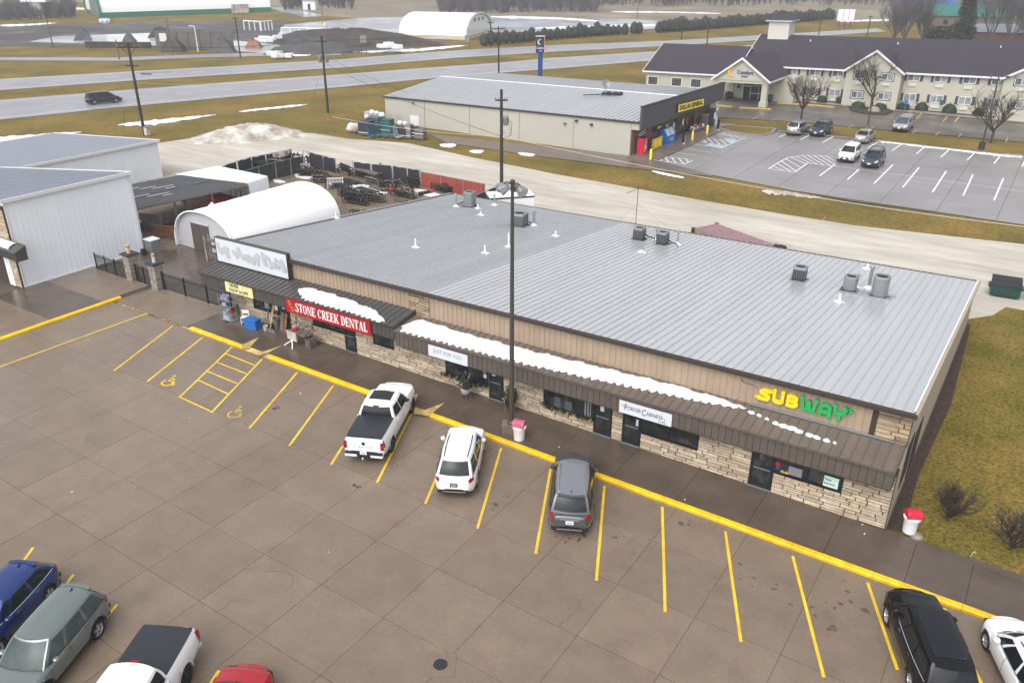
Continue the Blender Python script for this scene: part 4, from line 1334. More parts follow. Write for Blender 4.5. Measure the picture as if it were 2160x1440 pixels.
# ================================================================ ON THE ROOF
TILT = None
def sq_ring(r, z, n=24, p=4.0):
 out = []
 for j in range(n):
  t = 2 * pi * j / n
  c_, s_ = cos(t), sin(t)
  k = (abs(c_) ** p + abs(s_) ** p) ** (-1 / p)
  out.append((r * k * c_, r * k * s_, z))
 return out
def ac_unit(u, v, wd, h, body, p, label, rz=.15, feet=True, fan=m_acd, topm=m_ac):
 b = on_roof(u, v)
 t = thing('ac_unit', label, 'air conditioner', b, rz, group='air conditioners on the shop roof')
 r = wd / 2
 mb = MB()
 rows = [sq_ring(r * .97, .12, p=p), sq_ring(r, .16, p=p), sq_ring(r, h - .1, p=p)]
 mb.grid(rows, close=True)
 mb.build('cabinet', body, t, smooth=35, world=False)
 mb = MB()
 rows = [sq_ring(r * 1.02, h - .12, p=p), sq_ring(r * 1.03, h - .02, p=p), sq_ring(r * .97, h + .03, p=p), sq_ring(r * .74, h + .04, p=2), sq_ring(r * .72, h - .02, p=2)]
 mb.grid(rows, close=True)
 mb.build('top_cover', topm, t, smooth=35, world=False)
 mb = MB()
 mb.lathe([(r * .72, h - .04), (.02, h - .04)], n=20)
 for i in range(3):
  mb.obox((0, 0, h - .015), r * 1.3, .09, .012, rz=i * pi / 3)
 mb.lathe([(r * .2, h - .02), (r * .18, h + .02)], n=10)
 mb.build('fan_grille', fan, t, world=False)
 mb = MB()
 for i in range(24):
  a = 2 * pi * i / 24
  q_ = sq_ring(r * 1.006, 0, p=p)[i]
  mb.bar((q_[0], q_[1], .2), (q_[0], q_[1], h - .16), .018)
 mb.build('louvre_guard', topm if body is not m_ac else m_galv, t, world=False)
 mb = MB()
 for sx in (-1, 1):
  mb.box(-r * 1.35, r * 1.35, sx * r * .7 - .05, sx * r * .7 + .05, -.06, .06)
 mb.box(-r * .95, r * .95, -r * .95, r * .95, .06, .12)
 mb.build('base_frame', m_acd, t, world=False)
 return t
ac_unit(991, 436, .86, 1.22, m_ac, 4, 'tall light grey air conditioner at the far left of the roof', .1)
ac_unit(1096, 476, 1.0, .95, m_acs, 12, 'slate blue louvred air conditioner just right of the tall lamp post', .1, topm=m_ac)
ac_unit(1348, 505, .72, .86, m_acd, 9, 'black air conditioner with pale lid beside the tv aerial', .0, topm=m_ac)
ac_unit(1397, 515, .72, .88, m_acd, 9, 'black air conditioner with pale lid right of the aerial pair', .0, topm=m_ac)
ac_unit(1685, 590, .76, .84, m_acd, 9, 'lone black air conditioner with grey frame at the right of the roof', .05, topm=m_ac, fan=m_acd)
ac_unit(1791, 612, .74, .86, m_ac, 4, 'short grey air conditioner next to the tall one at right', .05)
ac_unit(1853, 625, .86, 1.22, m_ac, 3.4, 'tall grey ribbed air conditioner nearest the right end of the roof', .05)
def vent(u, v, h, r, mat, label, cap=False):
 b = on_roof(u, v)
 t = thing('vent_pipe', label, 'vent pipe', b, 0, group='vent pipes on the shop roof')
 mb = MB()
 mb.lathe([(r, -.05), (r, h)], n=10)
 mb.build('pipe', mat, t, world=False, smooth=40)
 MB().lathe([(r + .16, -.04), (r + .16, .03), (r + .03, .12), (r + .005, .2)], n=10).build('boot', m_pvc, t, world=False, smooth=40)
 mb = MB().box(-.28, .28, -.16, .16, -.04, .035)
 mb.build('patch', m_snow, t, world=False)
 if cap:
  MB().lathe([(r * 1.5, h - .1), (r * 1.5, h + .02), (r * .6, h + .1)], n=10).build('cap', m_galv, t, world=False, smooth=40)
 return t
for a in ((962, 436, 1.0, .07, m_galv, 'grey vent pipe left of the tall grey air conditioner', True), (1043, 433, .85, .07, m_galv, 'grey vent pipe right of the tall grey air conditioner', True),
   (1126, 476, 1.15, .09, m_galv, 'thick grey vent pipe beside the slate air conditioner', True), (1008, 440, .35, .05, m_pvc, 'stubby white vent pipe touching the tall grey air conditioner', False),
   (1014, 454, .3, .05, m_pvc, 'short white vent pipe below the tall grey air conditioner', False), (877, 522, .6, .05, m_pvc, 'white vent pipe alone at the left of the roof', False),
   (1023, 534, .55, .05, m_pvc, 'white vent pipe left of the lamp post', False), (1073, 521, .95, .055, m_pvc, 'tall white vent pipe hidden partly by the lamp post', False),
   (1172, 498, .38, .05, m_pvc, 'short white vent pipe right of the lamp post', False), (709, 460, .45, .05, m_pvc, 'white vent pipe at the left edge of the roof', False),
   (1384, 507, 1.0, .06, m_galv, 'grey pipe between the two black air conditioners', True), (1429, 516, 1.0, .06, m_galv, 'grey pipe right of the two black air conditioners', True),
   (1353, 532, .5, .03, m_galv, 'thin grey pipe in front of the aerial', False), (1770, 637, .5, .05, m_pvc, 'white vent pipe in front of the short grey air conditioner', False),
   (1829, 567, .35, .05, m_pvc, 'small white vent pipe near the back edge at right', False), (1832, 608, 1.35, .10, m_galv, 'tall pipe between the two grey air conditioners', True),
   (1806, 606, .8, .06, m_galv, 'shorter pipe behind the short grey air conditioner', True)):
 vent(*a)
# hoses and skids of the roof units
p0 = on_roof(1440, 521)
for (u0, v0, u1, v1) in ((1356, 502, 1380, 509), (1405, 514, 1428, 522), (1100, 474, 1118, 474), (985, 433, 966, 436)):
 a, b = on_roof(u0, v0), on_roof(u1, v1)
 m_ = (a + b) / 2 + Vector((0, -.15, .18))
 MB().tube([a + Vector((0, 0, .45)), m_ + Vector((0, 0, .1)), b + Vector((0, 0, .22)), b + Vector((.05, 0, .02))], .045, 6).build('refrigerant_hose', m_blkm, smooth=60, label='black insulated hose beside a roof unit at pixel free run %d' % u0, cat='hose')
for o in list(bpy.data.objects):
 if o.name.startswith('refrigerant_hose'):
  o['label'] = {'refrigerant_hose': 'black hose from the aerial side unit to a pipe', 'refrigerant_hose.001': 'black hose right of the second black unit',
      'refrigerant_hose.002': 'black hose beside the slate coloured roof unit', 'refrigerant_hose.003': 'black hose left of the tall grey roof unit'}[o.name]
a, b = on_roof(1770, 616), on_roof(1880, 634)
sk = thing('equipment_rail', 'long steel rail under the two grey roof units', 'rail', a)
MB().bar(a + Vector((0, 0, .02)), b + Vector((0, 0, .02)), .1, .08).build('rail', m_galv, sk)
MB().bar(a + Vector((.1, .7, .02)), b + Vector((.1, .7, .02)), .1, .08).build('rail', m_galv, sk)
# tv aerial
b = on_roof(1341, 472)
an = thing('tv_aerial', 'tall tv aerial with stubby rods behind a black roof unit', 'aerial', b)
H_ = 2.95
MB().tube([(0, 0, -.05), (0, 0, H_)], .026, 6).build('mast', m_trim, an, world=False)
mb = MB()
ax = Vector((.62, .75, .18)).normalized()
cx = Vector((.75, -.62, 0))
mb.tube([ax * -.95 + Vector((0, 0, H_ - .32)), ax * .85 + Vector((0, 0, H_ - .1))], .016, 5)
mb.build('boom', m_trim, an, world=False)
mb = MB()
for i in range(11):
 c = ax * (-.95 + .18 * i) + Vector((0, 0, H_ - .32 + .022 * i))
 l_ = .16 + .012 * abs(5 - i)
 mb.tube([c - cx * l_, c + cx * l_], .01, 4)
mb.build('rods', m_blk, an, world=False)
mb = MB()
for q_ in ((-1.6, .6, -.02), (2.4, .9, -.15), (.3, -1.6, .1)):
 mb.tube([(0, 0, 1.55), q_], .007, 4)
mb.build('guy_wires', m_galv, an, world=False)
# ================================================================ LAMP POST AND BINS IN FRONT OF THE SHOPS
b = at(1079, 909, .13)
lp = thing('lamp_post', 'tall bronze lamp post with four floodlights in front of the shops', 'lamp post', b)
MB().lathe([(.13, .35), (.115, 3), (.072, 12.35)], n=8).build('pole', m_bronze, lp, world=False, smooth=30)
MB().lathe([(.12, 12.35), (.12, 12.42), (.03, 12.48)], n=8).build('pole_cap', m_bronze, lp, world=False)
MB().obox((-.12, -.08, .2), .62, .62, .52, rz=.5).build('base', m_concr, lp, world=False)
MB().lathe([(.24, .44), (.22, .56), (.16, .62)], n=8).build('base_collar', m_bronze, lp, world=False)
for i, (dx, dy, az) in enumerate(((-.50, .02, 2.7), (-.22, -.22, 3.6), (-.1, .34, 2.0), (.46, -.05, -.35))):
 MB().tube([(0, 0, 12.25), (dx * .55, dy * .55, 12.33), (dx, dy, 12.22)], .03, 6).build('arm', m_bronze, lp, world=False)
 mb = MB()
 R = Matrix.Rotation(az, 3, 'Z') @ Matrix.Rotation(radians(32), 3, 'Y')
 rings = []
 for (xx, w_, h_) in ((-.16, .10, .10), (-.05, .17, .15), (.10, .21, .19), (.22, .23, .21)):
  rings.append([Vector((dx, dy, 12.1)) + R @ Vector((xx, w_ * a_, h_ * b_)) for a_, b_ in ((-1, -.6), (-.6, -1), (.6, -1), (1, -.6), (1, .6), (.6, 1), (-.6, 1), (-1, .6))])
 mb.grid(rings, close=True)
 mb.poly(rings[0][::-1])
 hd_ = mb.build('floodlight', m_ac, lp, world=False, fix=True)
 MB().poly([p + R @ Vector((-.01, 0, 0)) for p in rings[-1]]).build('lens', m_lamp, hd_, world=False)
def bin_(u, v, lid, label, rz, rock=False):
 b = at(u, v, .1)
 t = thing('litter_bin', label, 'litter bin', b, rz, group='litter bins in front of the shops')
 MB().lathe([(.25, 0), (.255, .05), (.29, .62), (.33, .68), (.33, .74), (.30, .75)], n=20).build('drum', m_wpl, t, world=False, smooth=40)
 MB().lathe([(.345, .70), (.345, .76), (.31, .79)], n=20).build('rim', m_wpl, t, world=False, smooth=40)
 mb = MB()
 rows = []
 for i in range(9):
  a = pi * i / 8
  rows.append([(.29 * x_ * (1 if abs(x_) < .99 else 1), -.27 * cos(a), .77 + .30 * max(0, sin(a)) ** .7 * (1 if abs(x_) < 1 else .97)) for x_ in (-1, -.5, 0, .5, 1)])
 mb.grid(rows)
 mb.poly([r[0] for r in rows])
 mb.poly([r[-1] for r in rows][::-1])
 mb.build('dome_lid', lid, t, world=False, smooth=40)
 MB().slab([(-.17, -.275, .80), (.17, -.275, .80), (.17, -.20, 1.0), (-.17, -.20, 1.0)], (0, -.02, 0)).build('flap', lid, t, world=False)
 return t
bin_(1095, 926, m_pink, 'white litter bin with faded pink lid at the lamp post', .2)
bin_(1917, 1120, m_redp, 'white litter bin with bright red lid on the grass corner', .5)
# ================================================================ GOODS OUTSIDE THE LEFT HAND SHOP
G0 = .13
def at_w(u, v, z=G0):
 return at(u, v, z)
b = Vector((-41.35, 30.05, 0.02))
rk = thing('wire_rack', 'metal shelf rack of tubs under the cream shop sign', 'rack', b, .05)
mb = MB()
for x in (-.5, .5):
 for y in (-.22, .22):
  mb.tube([(x, y, 0), (x, y, 1.95)], .018, 5)
mb.build('uprights', m_galv, rk, world=False)
for i, z in enumerate((.12, .55, 1.05, 1.5)):
 MB().box(-.5, .5, -.22, .22, z, z + .025).build('shelf', m_galv, rk, world=False)
m_lav = M('lavender_plastic', (.32, .26, .46), .5)
m_enam = M('grey_enamel', (.38, .42, .45), .4, var=.15, scale=6)
rt = random.Random(6)
for i, (dx, z, r, h, m_, lab) in enumerate(((-.3, 1.53, .18, .2, m_lav, 'lavender tub at the left of the rack top'), (.05, 1.53, .19, .24, m_lav, 'paler lavender tub at the middle of the rack top'), (.36, 1.53, .14, .16, m_blkm, 'dark tub at the right of the rack top'),
           (-.22, 1.08, .18, .22, m_enam, 'grey enamel bucket on the second shelf of the rack'), (.25, 1.08, .15, .18, m_blkm, 'dark pot on the second shelf of the rack'), (-.2, .58, .22, .16, m_enam, 'round enamel basin on the third shelf of the rack'), (.28, .58, .13, .2, m_redp, 'small red tin on the third shelf of the rack'))):
 MB().lathe([(r * .8, 0), (r, h), (r * .94, h), (r * .75, .03)], c=(b.x + dx, b.y, b.z + z), n=12).build('tub', m_, smooth=40, label=lab, cat='tub', group='tubs on the wire rack')
mb = MB()
rr = blob_outline((b.x - .08, b.y), .34, .2, 12, 3)
mb.prism(rr, b.z + .15, b.z + .48)
mb.build('wrapped_bundle', m_enam, label='pale wrapped bundle on the lowest shelf of the rack', cat='bundle')
b = Vector((-40.05, 30.25, .13))
ch = thing('white_chair', 'small white wooden chair left of the blue box', 'chair', b, .5)
MB().box(-.22, .22, -.2, .2, .42, .46).build('seat', m_white, ch, world=False)
for x in (-.2, .2):
 for y in (-.18, .18):
  MB().bar((x, y, 0), (x, y, .42 if y < 0 else .82), .045).build('leg', m_white, ch, world=False)
MB().box(-.22, .22, .165, .195, .62, .84).build('backrest', m_white, ch, world=False)
MB().box(-.2, .2, -.19, -.17, .16, .2).build('stretcher', m_white, ch, world=False)
b = Vector((-39.15, 30.05, .13))
bx = thing('blue_box', 'blue storage box on the pavement by the left shop', 'storage box', b, .15)
MB().obox((0, 0, .27), .92, .52, .54).build('tub', m_blue, bx, world=False)
MB().obox((0, 0, .57), .98, .58, .07).build('lid', m_blue, bx, world=False)
# long handled tools
for i, (x, lean, m_, lab) in enumerate(((-38.45, .12, m_wood3, 'leftmost grey pole leaning under the shop window'), (-38.3, -.1, m_wood3, 'second grey pole leaning under the shop window'), (-38.1, .06, m_wood4, 'pale wooden pole leaning under the shop window'))):
 MB().tube([(x, 30.5, .13), (x + lean, 30.93, 2.0 - i * .12)], .028, 6).build('tool_handle', m_, label=lab, cat='pole', group='poles leaning by the shop')
for i, (x, y, r, h, m_, lab) in enumerate(((-37.95, 30.6, .2, .35, m_blkm, 'black bucket behind the snow shovel'), (-38.2, 30.25, .16, .3, m_enam, 'grey pail left of the snow shovel'), (-37.75, 30.75, .2, .75, m_wood3, 'upright log left of the shop door'))):
 MB().lathe([(r * .8, 0), (r, h), (r * .9, h), (r * .7, .04)], c=(x, y, .13), n=12).build('bucket', m_, smooth=40, label=lab, cat='bucket')
b = Vector((-37.6, 30.2, .13))
sh = thing('snow_shovel', 'metal snow shovel leaning beside the left shop door', 'shovel', b, .1)
mb = MB()
rows = [[(x * .3, -.10 * (1 - x * x) - .16 * k, .02 + .36 * k - .04 * x * x) for x in (-1, -.5, 0, .5, 1)] for k in (0, .33, .66, 1)]
mb.grid(rows)
rows2 = [[(p[0], p[1] + .02, p[2]) for p in r] for r in rows]
mb.grid(rows2)
mb.build('blade', m_rim, sh, world=False, smooth=50)
MB().tube([(0, -.12, .25), (-.05, .5, 1.55)], .022, 6).build('shaft', m_wood4, sh, world=False)
MB().tube([(-.12, .5, 1.56), (.02, .5, 1.56)], .025, 6).build('grip', m_wood4, sh, world=False)
for i, (x0, x1, m_, lab) in enumerate(((-37.42, -37.12, m_wood3, 'bark covered board leaning at the shop wall'), (-37.08, -36.85, m_wood2, 'brown board leaning at the shop wall'))):
 MB().slab([(x0, 30.62, .13), (x1, 30.62, .13), (x1 - .03, 30.93, 1.25), (x0 + .05, 30.93, 1.35)], (0, .04, 0)).build('bark_board', m_, fix=True, label=lab, cat='board')
hp = [Vector((-38.0 + .34 * cos(t), 30.9, .75 + .55 * sin(t))) for t in [pi * i / 10 for i in range(11)]]
MB().tube(hp, .035, 6).build('wooden_hoop', m_wood2, smooth=60, label='brown wooden hoop standing behind the shovel', cat='hoop')
# old cot frame on a pale panel stand
b = Vector((-34.9, 30.05, .13))
ct = thing('cot_frame', 'old iron cot frame on a pale cabinet outside the shop', 'bed frame', b, -.1)
MB().obox((-.25, -.42, .62), .86, .05, .56, rx=.08).build('front_panel', m_dsnow, ct, world=False)
MB().box(-.68, .85, -.38, .3, .82, .86).build('table_top', m_wood3, ct, world=False)
mb = MB()
for a, c in (((-.7, -.4, .86), (-.75, .35, 1.15)), ((-.75, .35, 1.15), (.8, .4, 1.15)), ((.8, .4, 1.15), (.85, -.3, .9)), ((.8, .4, .9), (.8, .4, 1.5)), ((-.75, .35, .9), (-.75, .35, 1.5)), ((-.75, .35, 1.5), (-.5, .35, 1.15)), ((.8, .4, 1.5), (.55, .4, 1.15)), ((-.2, .38, 1.15), (-.2, -.35, .88)), ((.3, .38, 1.15), (.3, -.35, .88))):
 mb.tube([a, c], .02, 5)
mb.build('iron_rails', m_blk, ct, world=False)
for a, c in (((-.25, -.42, .35), (-.65, -.75, .01)), ((-.25, -.42, .35), (.2, -.8, .01)), ((.8, .3, .8), (.85, .35, 0)), ((-.6, .3, .8), (-.65, .35, 0))):
 MB().bar(a, c, .06).build('leg', m_white if c[1] < 0 else m_wood3, ct, world=False)
MB().obox((.75, .15, .3), .45, .5, .6).build('chest', m_wood3, ct, world=False)
MB().lathe([(.14, 0), (.17, .1), (.02, .14)], c=(-.28, -.1, .86), n=10).build('red_dish', m_redp, ct, world=False)
def foliage(mb, c, r, n, rn, size=.09, flat=1.0, mi=0):
 for _ in range(n):
  while True:
   p = Vector((rn.uniform(-1, 1), rn.uniform(-1, 1), rn.uniform(-1, 1)))
   if p.length < 1:
    break
  p = Vector((p.x * r[0], p.y * r[1], p.z * r[2])) + Vector(c)
  a, b_ = rn.uniform(0, 2 * pi), rn.uniform(-.9, .9)
  d = Vector((cos(a) * cos(b_), sin(a) * cos(b_), sin(b_))) * size * rn.uniform(.6, 1.5)
  e = d.cross(Vector((rn.uniform(-1, 1), rn.uniform(-1, 1), rn.uniform(-1, 1)))).normalized() * size * .35
  mb.add([p - d * .5, p + e, p + d, p - e], [(0, 1, 2, 3)], mi)
 return mb
def planter(x, y, label, seed, h=.62):
 t = thing('planter', label, 'planter', (x, y, .13), 0, group='evergreen planters at the shop doors')
 rn = random.Random(seed)
 for k in range(4):
  a = pi / 4 + k * pi / 2
  MB().bar((.2 * cos(a), .2 * sin(a), .3), (.27 * cos(a), .27 * sin(a), 0), .05).build('leg', m_wood2, t, world=False)
 MB().lathe([(.2, .28), (.28, .5), (.29, .58), (.24, .58)], n=14).build('pot', m_enam if seed == 1 else m_blkm, t, world=False, smooth=40)
 mb = MB()
 foliage(mb, (0, 0, .85), (.42, .36, .36), 170, rn, .13)
 foliage(mb, (.05, 0, 1.2), (.26, .24, .3), 80, rn, .12)
 mb.build('greenery', m_leaf, t, world=False)
 mb = MB()
 for i in range(7):
  a = rn.uniform(0, 6.28)
  mb.tube([(0, 0, .6), (.25 * cos(a), .25 * sin(a), rn.uniform(1.0, 1.5))], .012, 4)
 mb.build('twigs', m_white if seed == 1 else m_wood2, t, world=False)
 mb = MB()
 foliage(mb, (0, -.25, .75), (.3, .1, .2), 10, rn, .1)
 mb.build('berries', m_redp, t, world=False)
planter(-22.9, 30.3, 'footed pot of evergreens and white sticks below the thin lettered sign', 1)
planter(-20.2, 30.45, 'dark pot of evergreens hidden partly by the lamp post', 2)
rn = random.Random(12)
for x0, x1, z, lab, sd_ in ((-18.6, -15.6, 1.18, 'evergreen garland with pale leaves along the middle window sill', 5), (-25.0, -21.85, 1.2, 'evergreen garland along the window below the thin lettered sign', 6)):
 mb = MB()
 n = int((x1 - x0) / .25)
 for i in range(n):
  x = x0 + .25 * i
  sag = .10 * abs(sin(i * .9))
  if sd_ == 6 and 4 < i < 8:
   continue
  foliage(mb, (x + .12, YW - .1, z - sag + .0181 * x), (.2, .1, .11), 16, rn, .11)
 for i in range(7):
  x = x0 + (x1 - x0) * (i + .5) / 7
  foliage(mb, (x, YW - .18, z - .05 + .0181 * x), (.1, .05, .12), 4, rn, .12, mi=1)
 mb.build('garland', [m_leaf, m_leafy], label=lab, cat='garland')
# ================================================================ WHITE SHOP AT THE LEFT
wb = thing('white_shop', 'tall white ribbed metal building with stone front at the left edge', 'building', (-64, 30, 0))
x1, y0, y1 = -57.62, 25.8, 35.1
body = MB()
body.slab([(x1 - .05, y0, -.1), (x1 - .05, y0, 6.15), (x1 - 22, y0, 3.6), (x1 - 22, y0, -.1)], (0, y1 - y0, 0))
body.build('wall', m_wpan, wb, fix=True)
mb = MB()
mb.add([(0, 0, .14), (0, .345, .14), (0, .345, 6.14), (0, 0, 6.14), (.022, .345, .14), (.022, .372, .14), (.022, .345, 6.14), (.022, .372, 6.14), (0, .372, .14), (0, .372, 6.14)],
  [(0, 1, 2, 3), (1, 4, 6, 2), (4, 5, 7, 6), (5, 8, 9, 7)])
mp = mb.mesh('wall_panel', m_wpan, fix=False)
n = int((y1 - y0 - .25) / .372)
for i in range(n + 1):
 piece('wall_panel', mp, wb, (x1 - .03, y0 + .1 + i * .372, 0))
mb = MB()
mb.box(x1 - .04, x1 + .04, y0, y0 + .1, .13, 6.15)
mb.box(x1 - .04, x1 + .04, y1 - .1, y1, .0, 6.15)
mb.box(x1 - .04, x1 + .05, y0, y1, .05, .15)
mb.build('corner_trim', m_white, wb)
rf = MB()
rf.slab([(x1 + .12, y0 - .15, 6.2), (x1 + .12, y0 - .15, 6.3), (x1 - 22, y0 - .15, 3.7), (x1 - 22, y0 - .15, 3.6)], (0, y1 - y0 + .3, 0))
rf = rf.build('roof', m_roof3, wb, fix=True)
mb = MB()
mb.box(x1 + .09, x1 + .2, y0 - .2, y1 + .2, 6.12, 6.36)
mb.slab([(x1 + .15, y1 + .1, 6.15), (x1 + .15, y1 + .1, 6.36), (x1 - 22, y1 + .1, 3.76), (x1 - 22, y1 + .1, 3.56)], (0, .1, 0))
mb.build('roof_trim', m_white, rf, fix=True)
mb = MB()
for i in range(22):
 y = y0 + .2 + i * .42
 mb.slab([(x1 + .08, y, 6.305), (x1 + .08, y, 6.34), (x1 - 22, y, 3.74), (x1 - 22, y, 3.705)], (0, .04, 0))
mb.build('seams', m_roof3, rf, fix=True)
# stone return and canopy on its front
st_ = MB().box(x1 - 8, x1 - .02, y0 - .12, y0 - .02, -.1, 5.9).build('stone_wall', m_mort, wb)
stones = []
lay(x1 - 4, x1 - .03, .1, 5.6, y0 - .16, [(x1 - 4, x1 - 1.55, 0, 2.9)], 0, False)
for s_ in stones:
 mb = MB()
 stone_mb(mb, s_)
 mb.build('stone', m_stone, st_)
cn = MB()
cy0 = 24.9
cn.box(x1 - 9, x1 + .55 + 1.4, cy0, y0 - .17, 2.62, 3.2)
cn = cn.build('canopy', m_fas2, wb)
mb = MB()
mb.slab([(x1 - 9, cy0 - .1, 3.2), (x1 - 9, cy0 - .1, 3.26), (x1 - 9, y0 - .17, 3.62), (x1 - 9, y0 - .17, 3.2)], (11.0, 0, 0))
mb.build('canopy_roof', m_can2, cn, fix=True)
mb = MB()
for i in range(30):
 mb.box(x1 + 1.9 - i * .3, x1 + 1.88 - i * .3 + .05, cy0 - .02, cy0, 2.62, 3.18)
mb.build('battens', m_trim, cn)
mb = MB()
rows = []
for i in range(24):
 x = x1 + 1.0 - i * .3
 rows.append([(x, cy0 - .02 + .8 * f, 3.27 + .33 * f + h_) for f, h_ in ((0.05 + .05 * (i % 2), 0), (.2, .12), (.6, .13), (.95, 0))])
mb.grid(rows)
mb.build('canopy_snow', m_snow, smooth=60, label='snow on the small canopy of the white shop', cat='snow')
MB().box(x1 - 1.5, x1 - .75, y0 - .2, y0 - .17, .1, 2.5).build('door', m_wpan, wb)
# second white shed
ws = thing('white_shed', 'lower white metal shed behind the white shop', 'building', (-84, 44, 0))
x2, y2, y3 = -77.0, 36.6, 50.7
b_ = MB()
b_.slab([(x2 - .05, y2, -.1), (x2 - .05, y2, 3.62), (x2 - 20, y2, 2.1), (x2 - 20, y2, -.1)], (0, y3 - y2, 0))
b_.build('wall', m_wpan, ws, fix=True)
mb = MB()
mb.add([(0, 0, 0), (0, .345, 0), (0, .345, 3.6), (0, 0, 3.6), (.03, .345, 0), (.03, .372, 0), (.03, .345, 3.6), (.03, .372, 3.6), (0, .372, 0), (0, .372, 3.6)], [(0, 1, 2, 3), (1, 4, 6, 2), (4, 5, 7, 6), (5, 8, 9, 7)])
mp = mb.mesh('wall_panel', m_wpan)
for i in range(int((y3 - y2) / .372)):
 piece('wall_panel', mp, ws, (x2 - .03, y2 + .1 + i * .372, 0))
rf = MB().slab([(x2 + .15, y2 - .15, 3.64), (x2 + .15, y2 - .15, 3.74), (x2 - 20, y2 - .15, 2.2), (x2 - 20, y2 - .15, 2.1)], (0, y3 - y2 + .3, 0)).build('roof', m_roof3, ws, fix=True)
mb = MB()
mb.box(x2 + .12, x2 + .22, y2 - .2, y3 + .2, 3.55, 3.8)
mb.slab([(x2 + .18, y3 + .12, 3.6), (x2 + .18, y3 + .12, 3.8), (x2 - 20, y3 + .12, 2.26), (x2 - 20, y3 + .12, 2.06)], (0, .1, 0))
mb.build('roof_trim', m_white, rf, fix=True)
# ================================================================ FRONT FENCE AND GATE
pk = MB().bar((0, 0, .06), (0, 0, 1.32), .022).mesh('picket', m_blk)
def iron_fence(x0, y0_, x1_, y1_, label, h=1.25, posts=1.3, z=.0, cat='fence', name='iron_fence'):
 t = thing(name, label, cat, (x0, y0_, z))
 L_ = hypot(x1_ - x0, y1_ - y0_)
 d = Vector(((x1_ - x0) / L_, (y1_ - y0_) / L_, 0))
 for zz in (.16, h - .12):
  MB().bar(Vector((x0, y0_, z + zz)), Vector((x1_, y1_, z + zz)), .035).build('rail', m_blk, t)
 n_ = max(1, int(round(L_ / posts)))
 for i in range(n_ + 1):
  p = Vector((x0, y0_, z)) + d * (L_ * i / n_)
  MB().bar(p, p + Vector((0, 0, h + .12)), .07).build('post', m_blk, t)
 n_ = int(L_ / .115)
 for i in range(1, n_):
  p = Vector((x0, y0_, z)) + d * (.115 * i)
  piece('picket', pk, t, p)
 return t
iron_fence(-56.9, 30.75, -53.25, 30.75, 'black iron fence left of the stone gate pillars')
iron_fence(-52.3, 30.95, -50.45, 30.95, 'black iron gate between the two stone pillars', posts=.93, cat='gate', name='iron_gate')
iron_fence(-49.5, 31.1, -42.6, 31.25, 'black iron fence between right pillar and the shops', posts=2.2)
for x, y, lab, hh in ((-52.78, 31.0, 'left stone gate pillar with wooden stump on top', 1.98), (-49.98, 31.05, 'right stone gate pillar with pale stump on top', 1.85)):
 t = thing('gate_pillar', lab, 'pillar', (x, y, 0), 0, group='stone gate pillars')
 z = 0
 rp = random.Random(int(-x))
 MB().box(-.30, .30, -.30, .30, 0, hh).build('core', m_mort, t, world=False)
 while z < hh - .05:
  h = rp.choice((.09, .12, .15))
  c_ = rp.uniform(-.12, .12)
  for (a, b2) in ((-.36, c_), (c_ + .015, .36)):
   MB().box(a + rp.uniform(0, .03), b2 - rp.uniform(0, .02), -.36 + rp.uniform(0, .04), .36 - rp.uniform(0, .04), z + .008, min(hh, z + h) - .006).build('stone', m_stone3, t, world=False)
  z += h
 MB().box(-.46, .46, -.46, .46, hh, hh + .1).build('cap', m_acd, t, world=False)
 MB().lathe([(.13, hh + .1), (.12, hh + .62), (.10, hh + .72)], n=9).build('stump', m_wood4 if x < -51 else m_dsnow, t, world=False)
 MB().lathe([(.15, hh + .56), (.15, hh + .62)], n=9).build('stump_cap', m_wood3, t, world=False)
# ================================================================ YARD BEHIND THE GATE
hc, hw_, hh_, hy0, hy1 = -53.45, 3.55, 3.22, 37.9, 48.9
def hoop(k, r=1.0):
 a = pi * (k - .5) * 1.0
 x_ = sin(a)
 z_ = cos(a)
 return (hc + hw_ * r * (abs(x_) ** .9) * (1 if x_ > 0 else -1), hh_ * r * (max(0, z_) ** .72))
ht = thing('hoop_shelter', 'white fabric hoop shelter with dark double door in the shop yard', 'shelter', (hc, hy0, 0))
mb = MB()
rows = []
for j in range(13):
 y = hy0 - .25 + (hy1 - hy0 + .25) * j / 12
 rows.append([(hoop(k / 24)[0], y, hoop(k / 24)[1] + (.025 if j % 2 else 0)) for k in range(25)])
mb.grid(rows)
mb.build('cover', m_wfab, ht, smooth=60)
mb = MB()
mb.tube([(hoop(k / 24, 1.012)[0], hy0 - .25, hoop(k / 24, 1.012)[1]) for k in range(25)], .07, 6)
mb.build('edge_hoop', m_wfab, ht, smooth=60)
for y, nm in ((hy0, 'front_wall'), (hy1 - .1, 'back_wall')):
 mb = MB()
 mb.poly([(hoop(k / 24, .985)[0], y, hoop(k / 24, .985)[1]) for k in range(25)])
 mb.build(nm, m_wfab2, ht, fix=True)
for x_ in (-55.05, -54.0):
 MB().box(x_ + .02, x_ + 1.03, hy0 - .09, hy0 - .03, .02, 2.18).build('door', m_acd if False else m_fas, ht)
MB().box(-55.1, -52.9, hy0 - .1, hy0 - .03, 2.19, 2.27).build('door_head', m_wfab2, ht)
mb = MB()
mb.box(hc - hw_ - .03, hc - hw_ + .02, hy0, hy1, 0, .3)
mb.box(hc + hw_ - .02, hc + hw_ + .03, hy0, hy1, 0, .3)
mb.build('base_board', m_ac, ht)
# slatted plant stand by the door
t = thing('plant_stand', 'weathered slatted plant stand beside the shelter door', 'stand', (-51.4, 36.9, 0), .1)
for z in (.5, 1.1, 1.6):
 MB().box(-.6, .6, -.25, .25, z, z + .05).build('shelf', m_wood3, t, world=False)
for x_ in (-.58, .58):
 for y_ in (-.22, .22):
  MB().bar((x_, y_, 0), (x_, y_, 1.9), .06).build('post', m_dsnow, t, world=False)
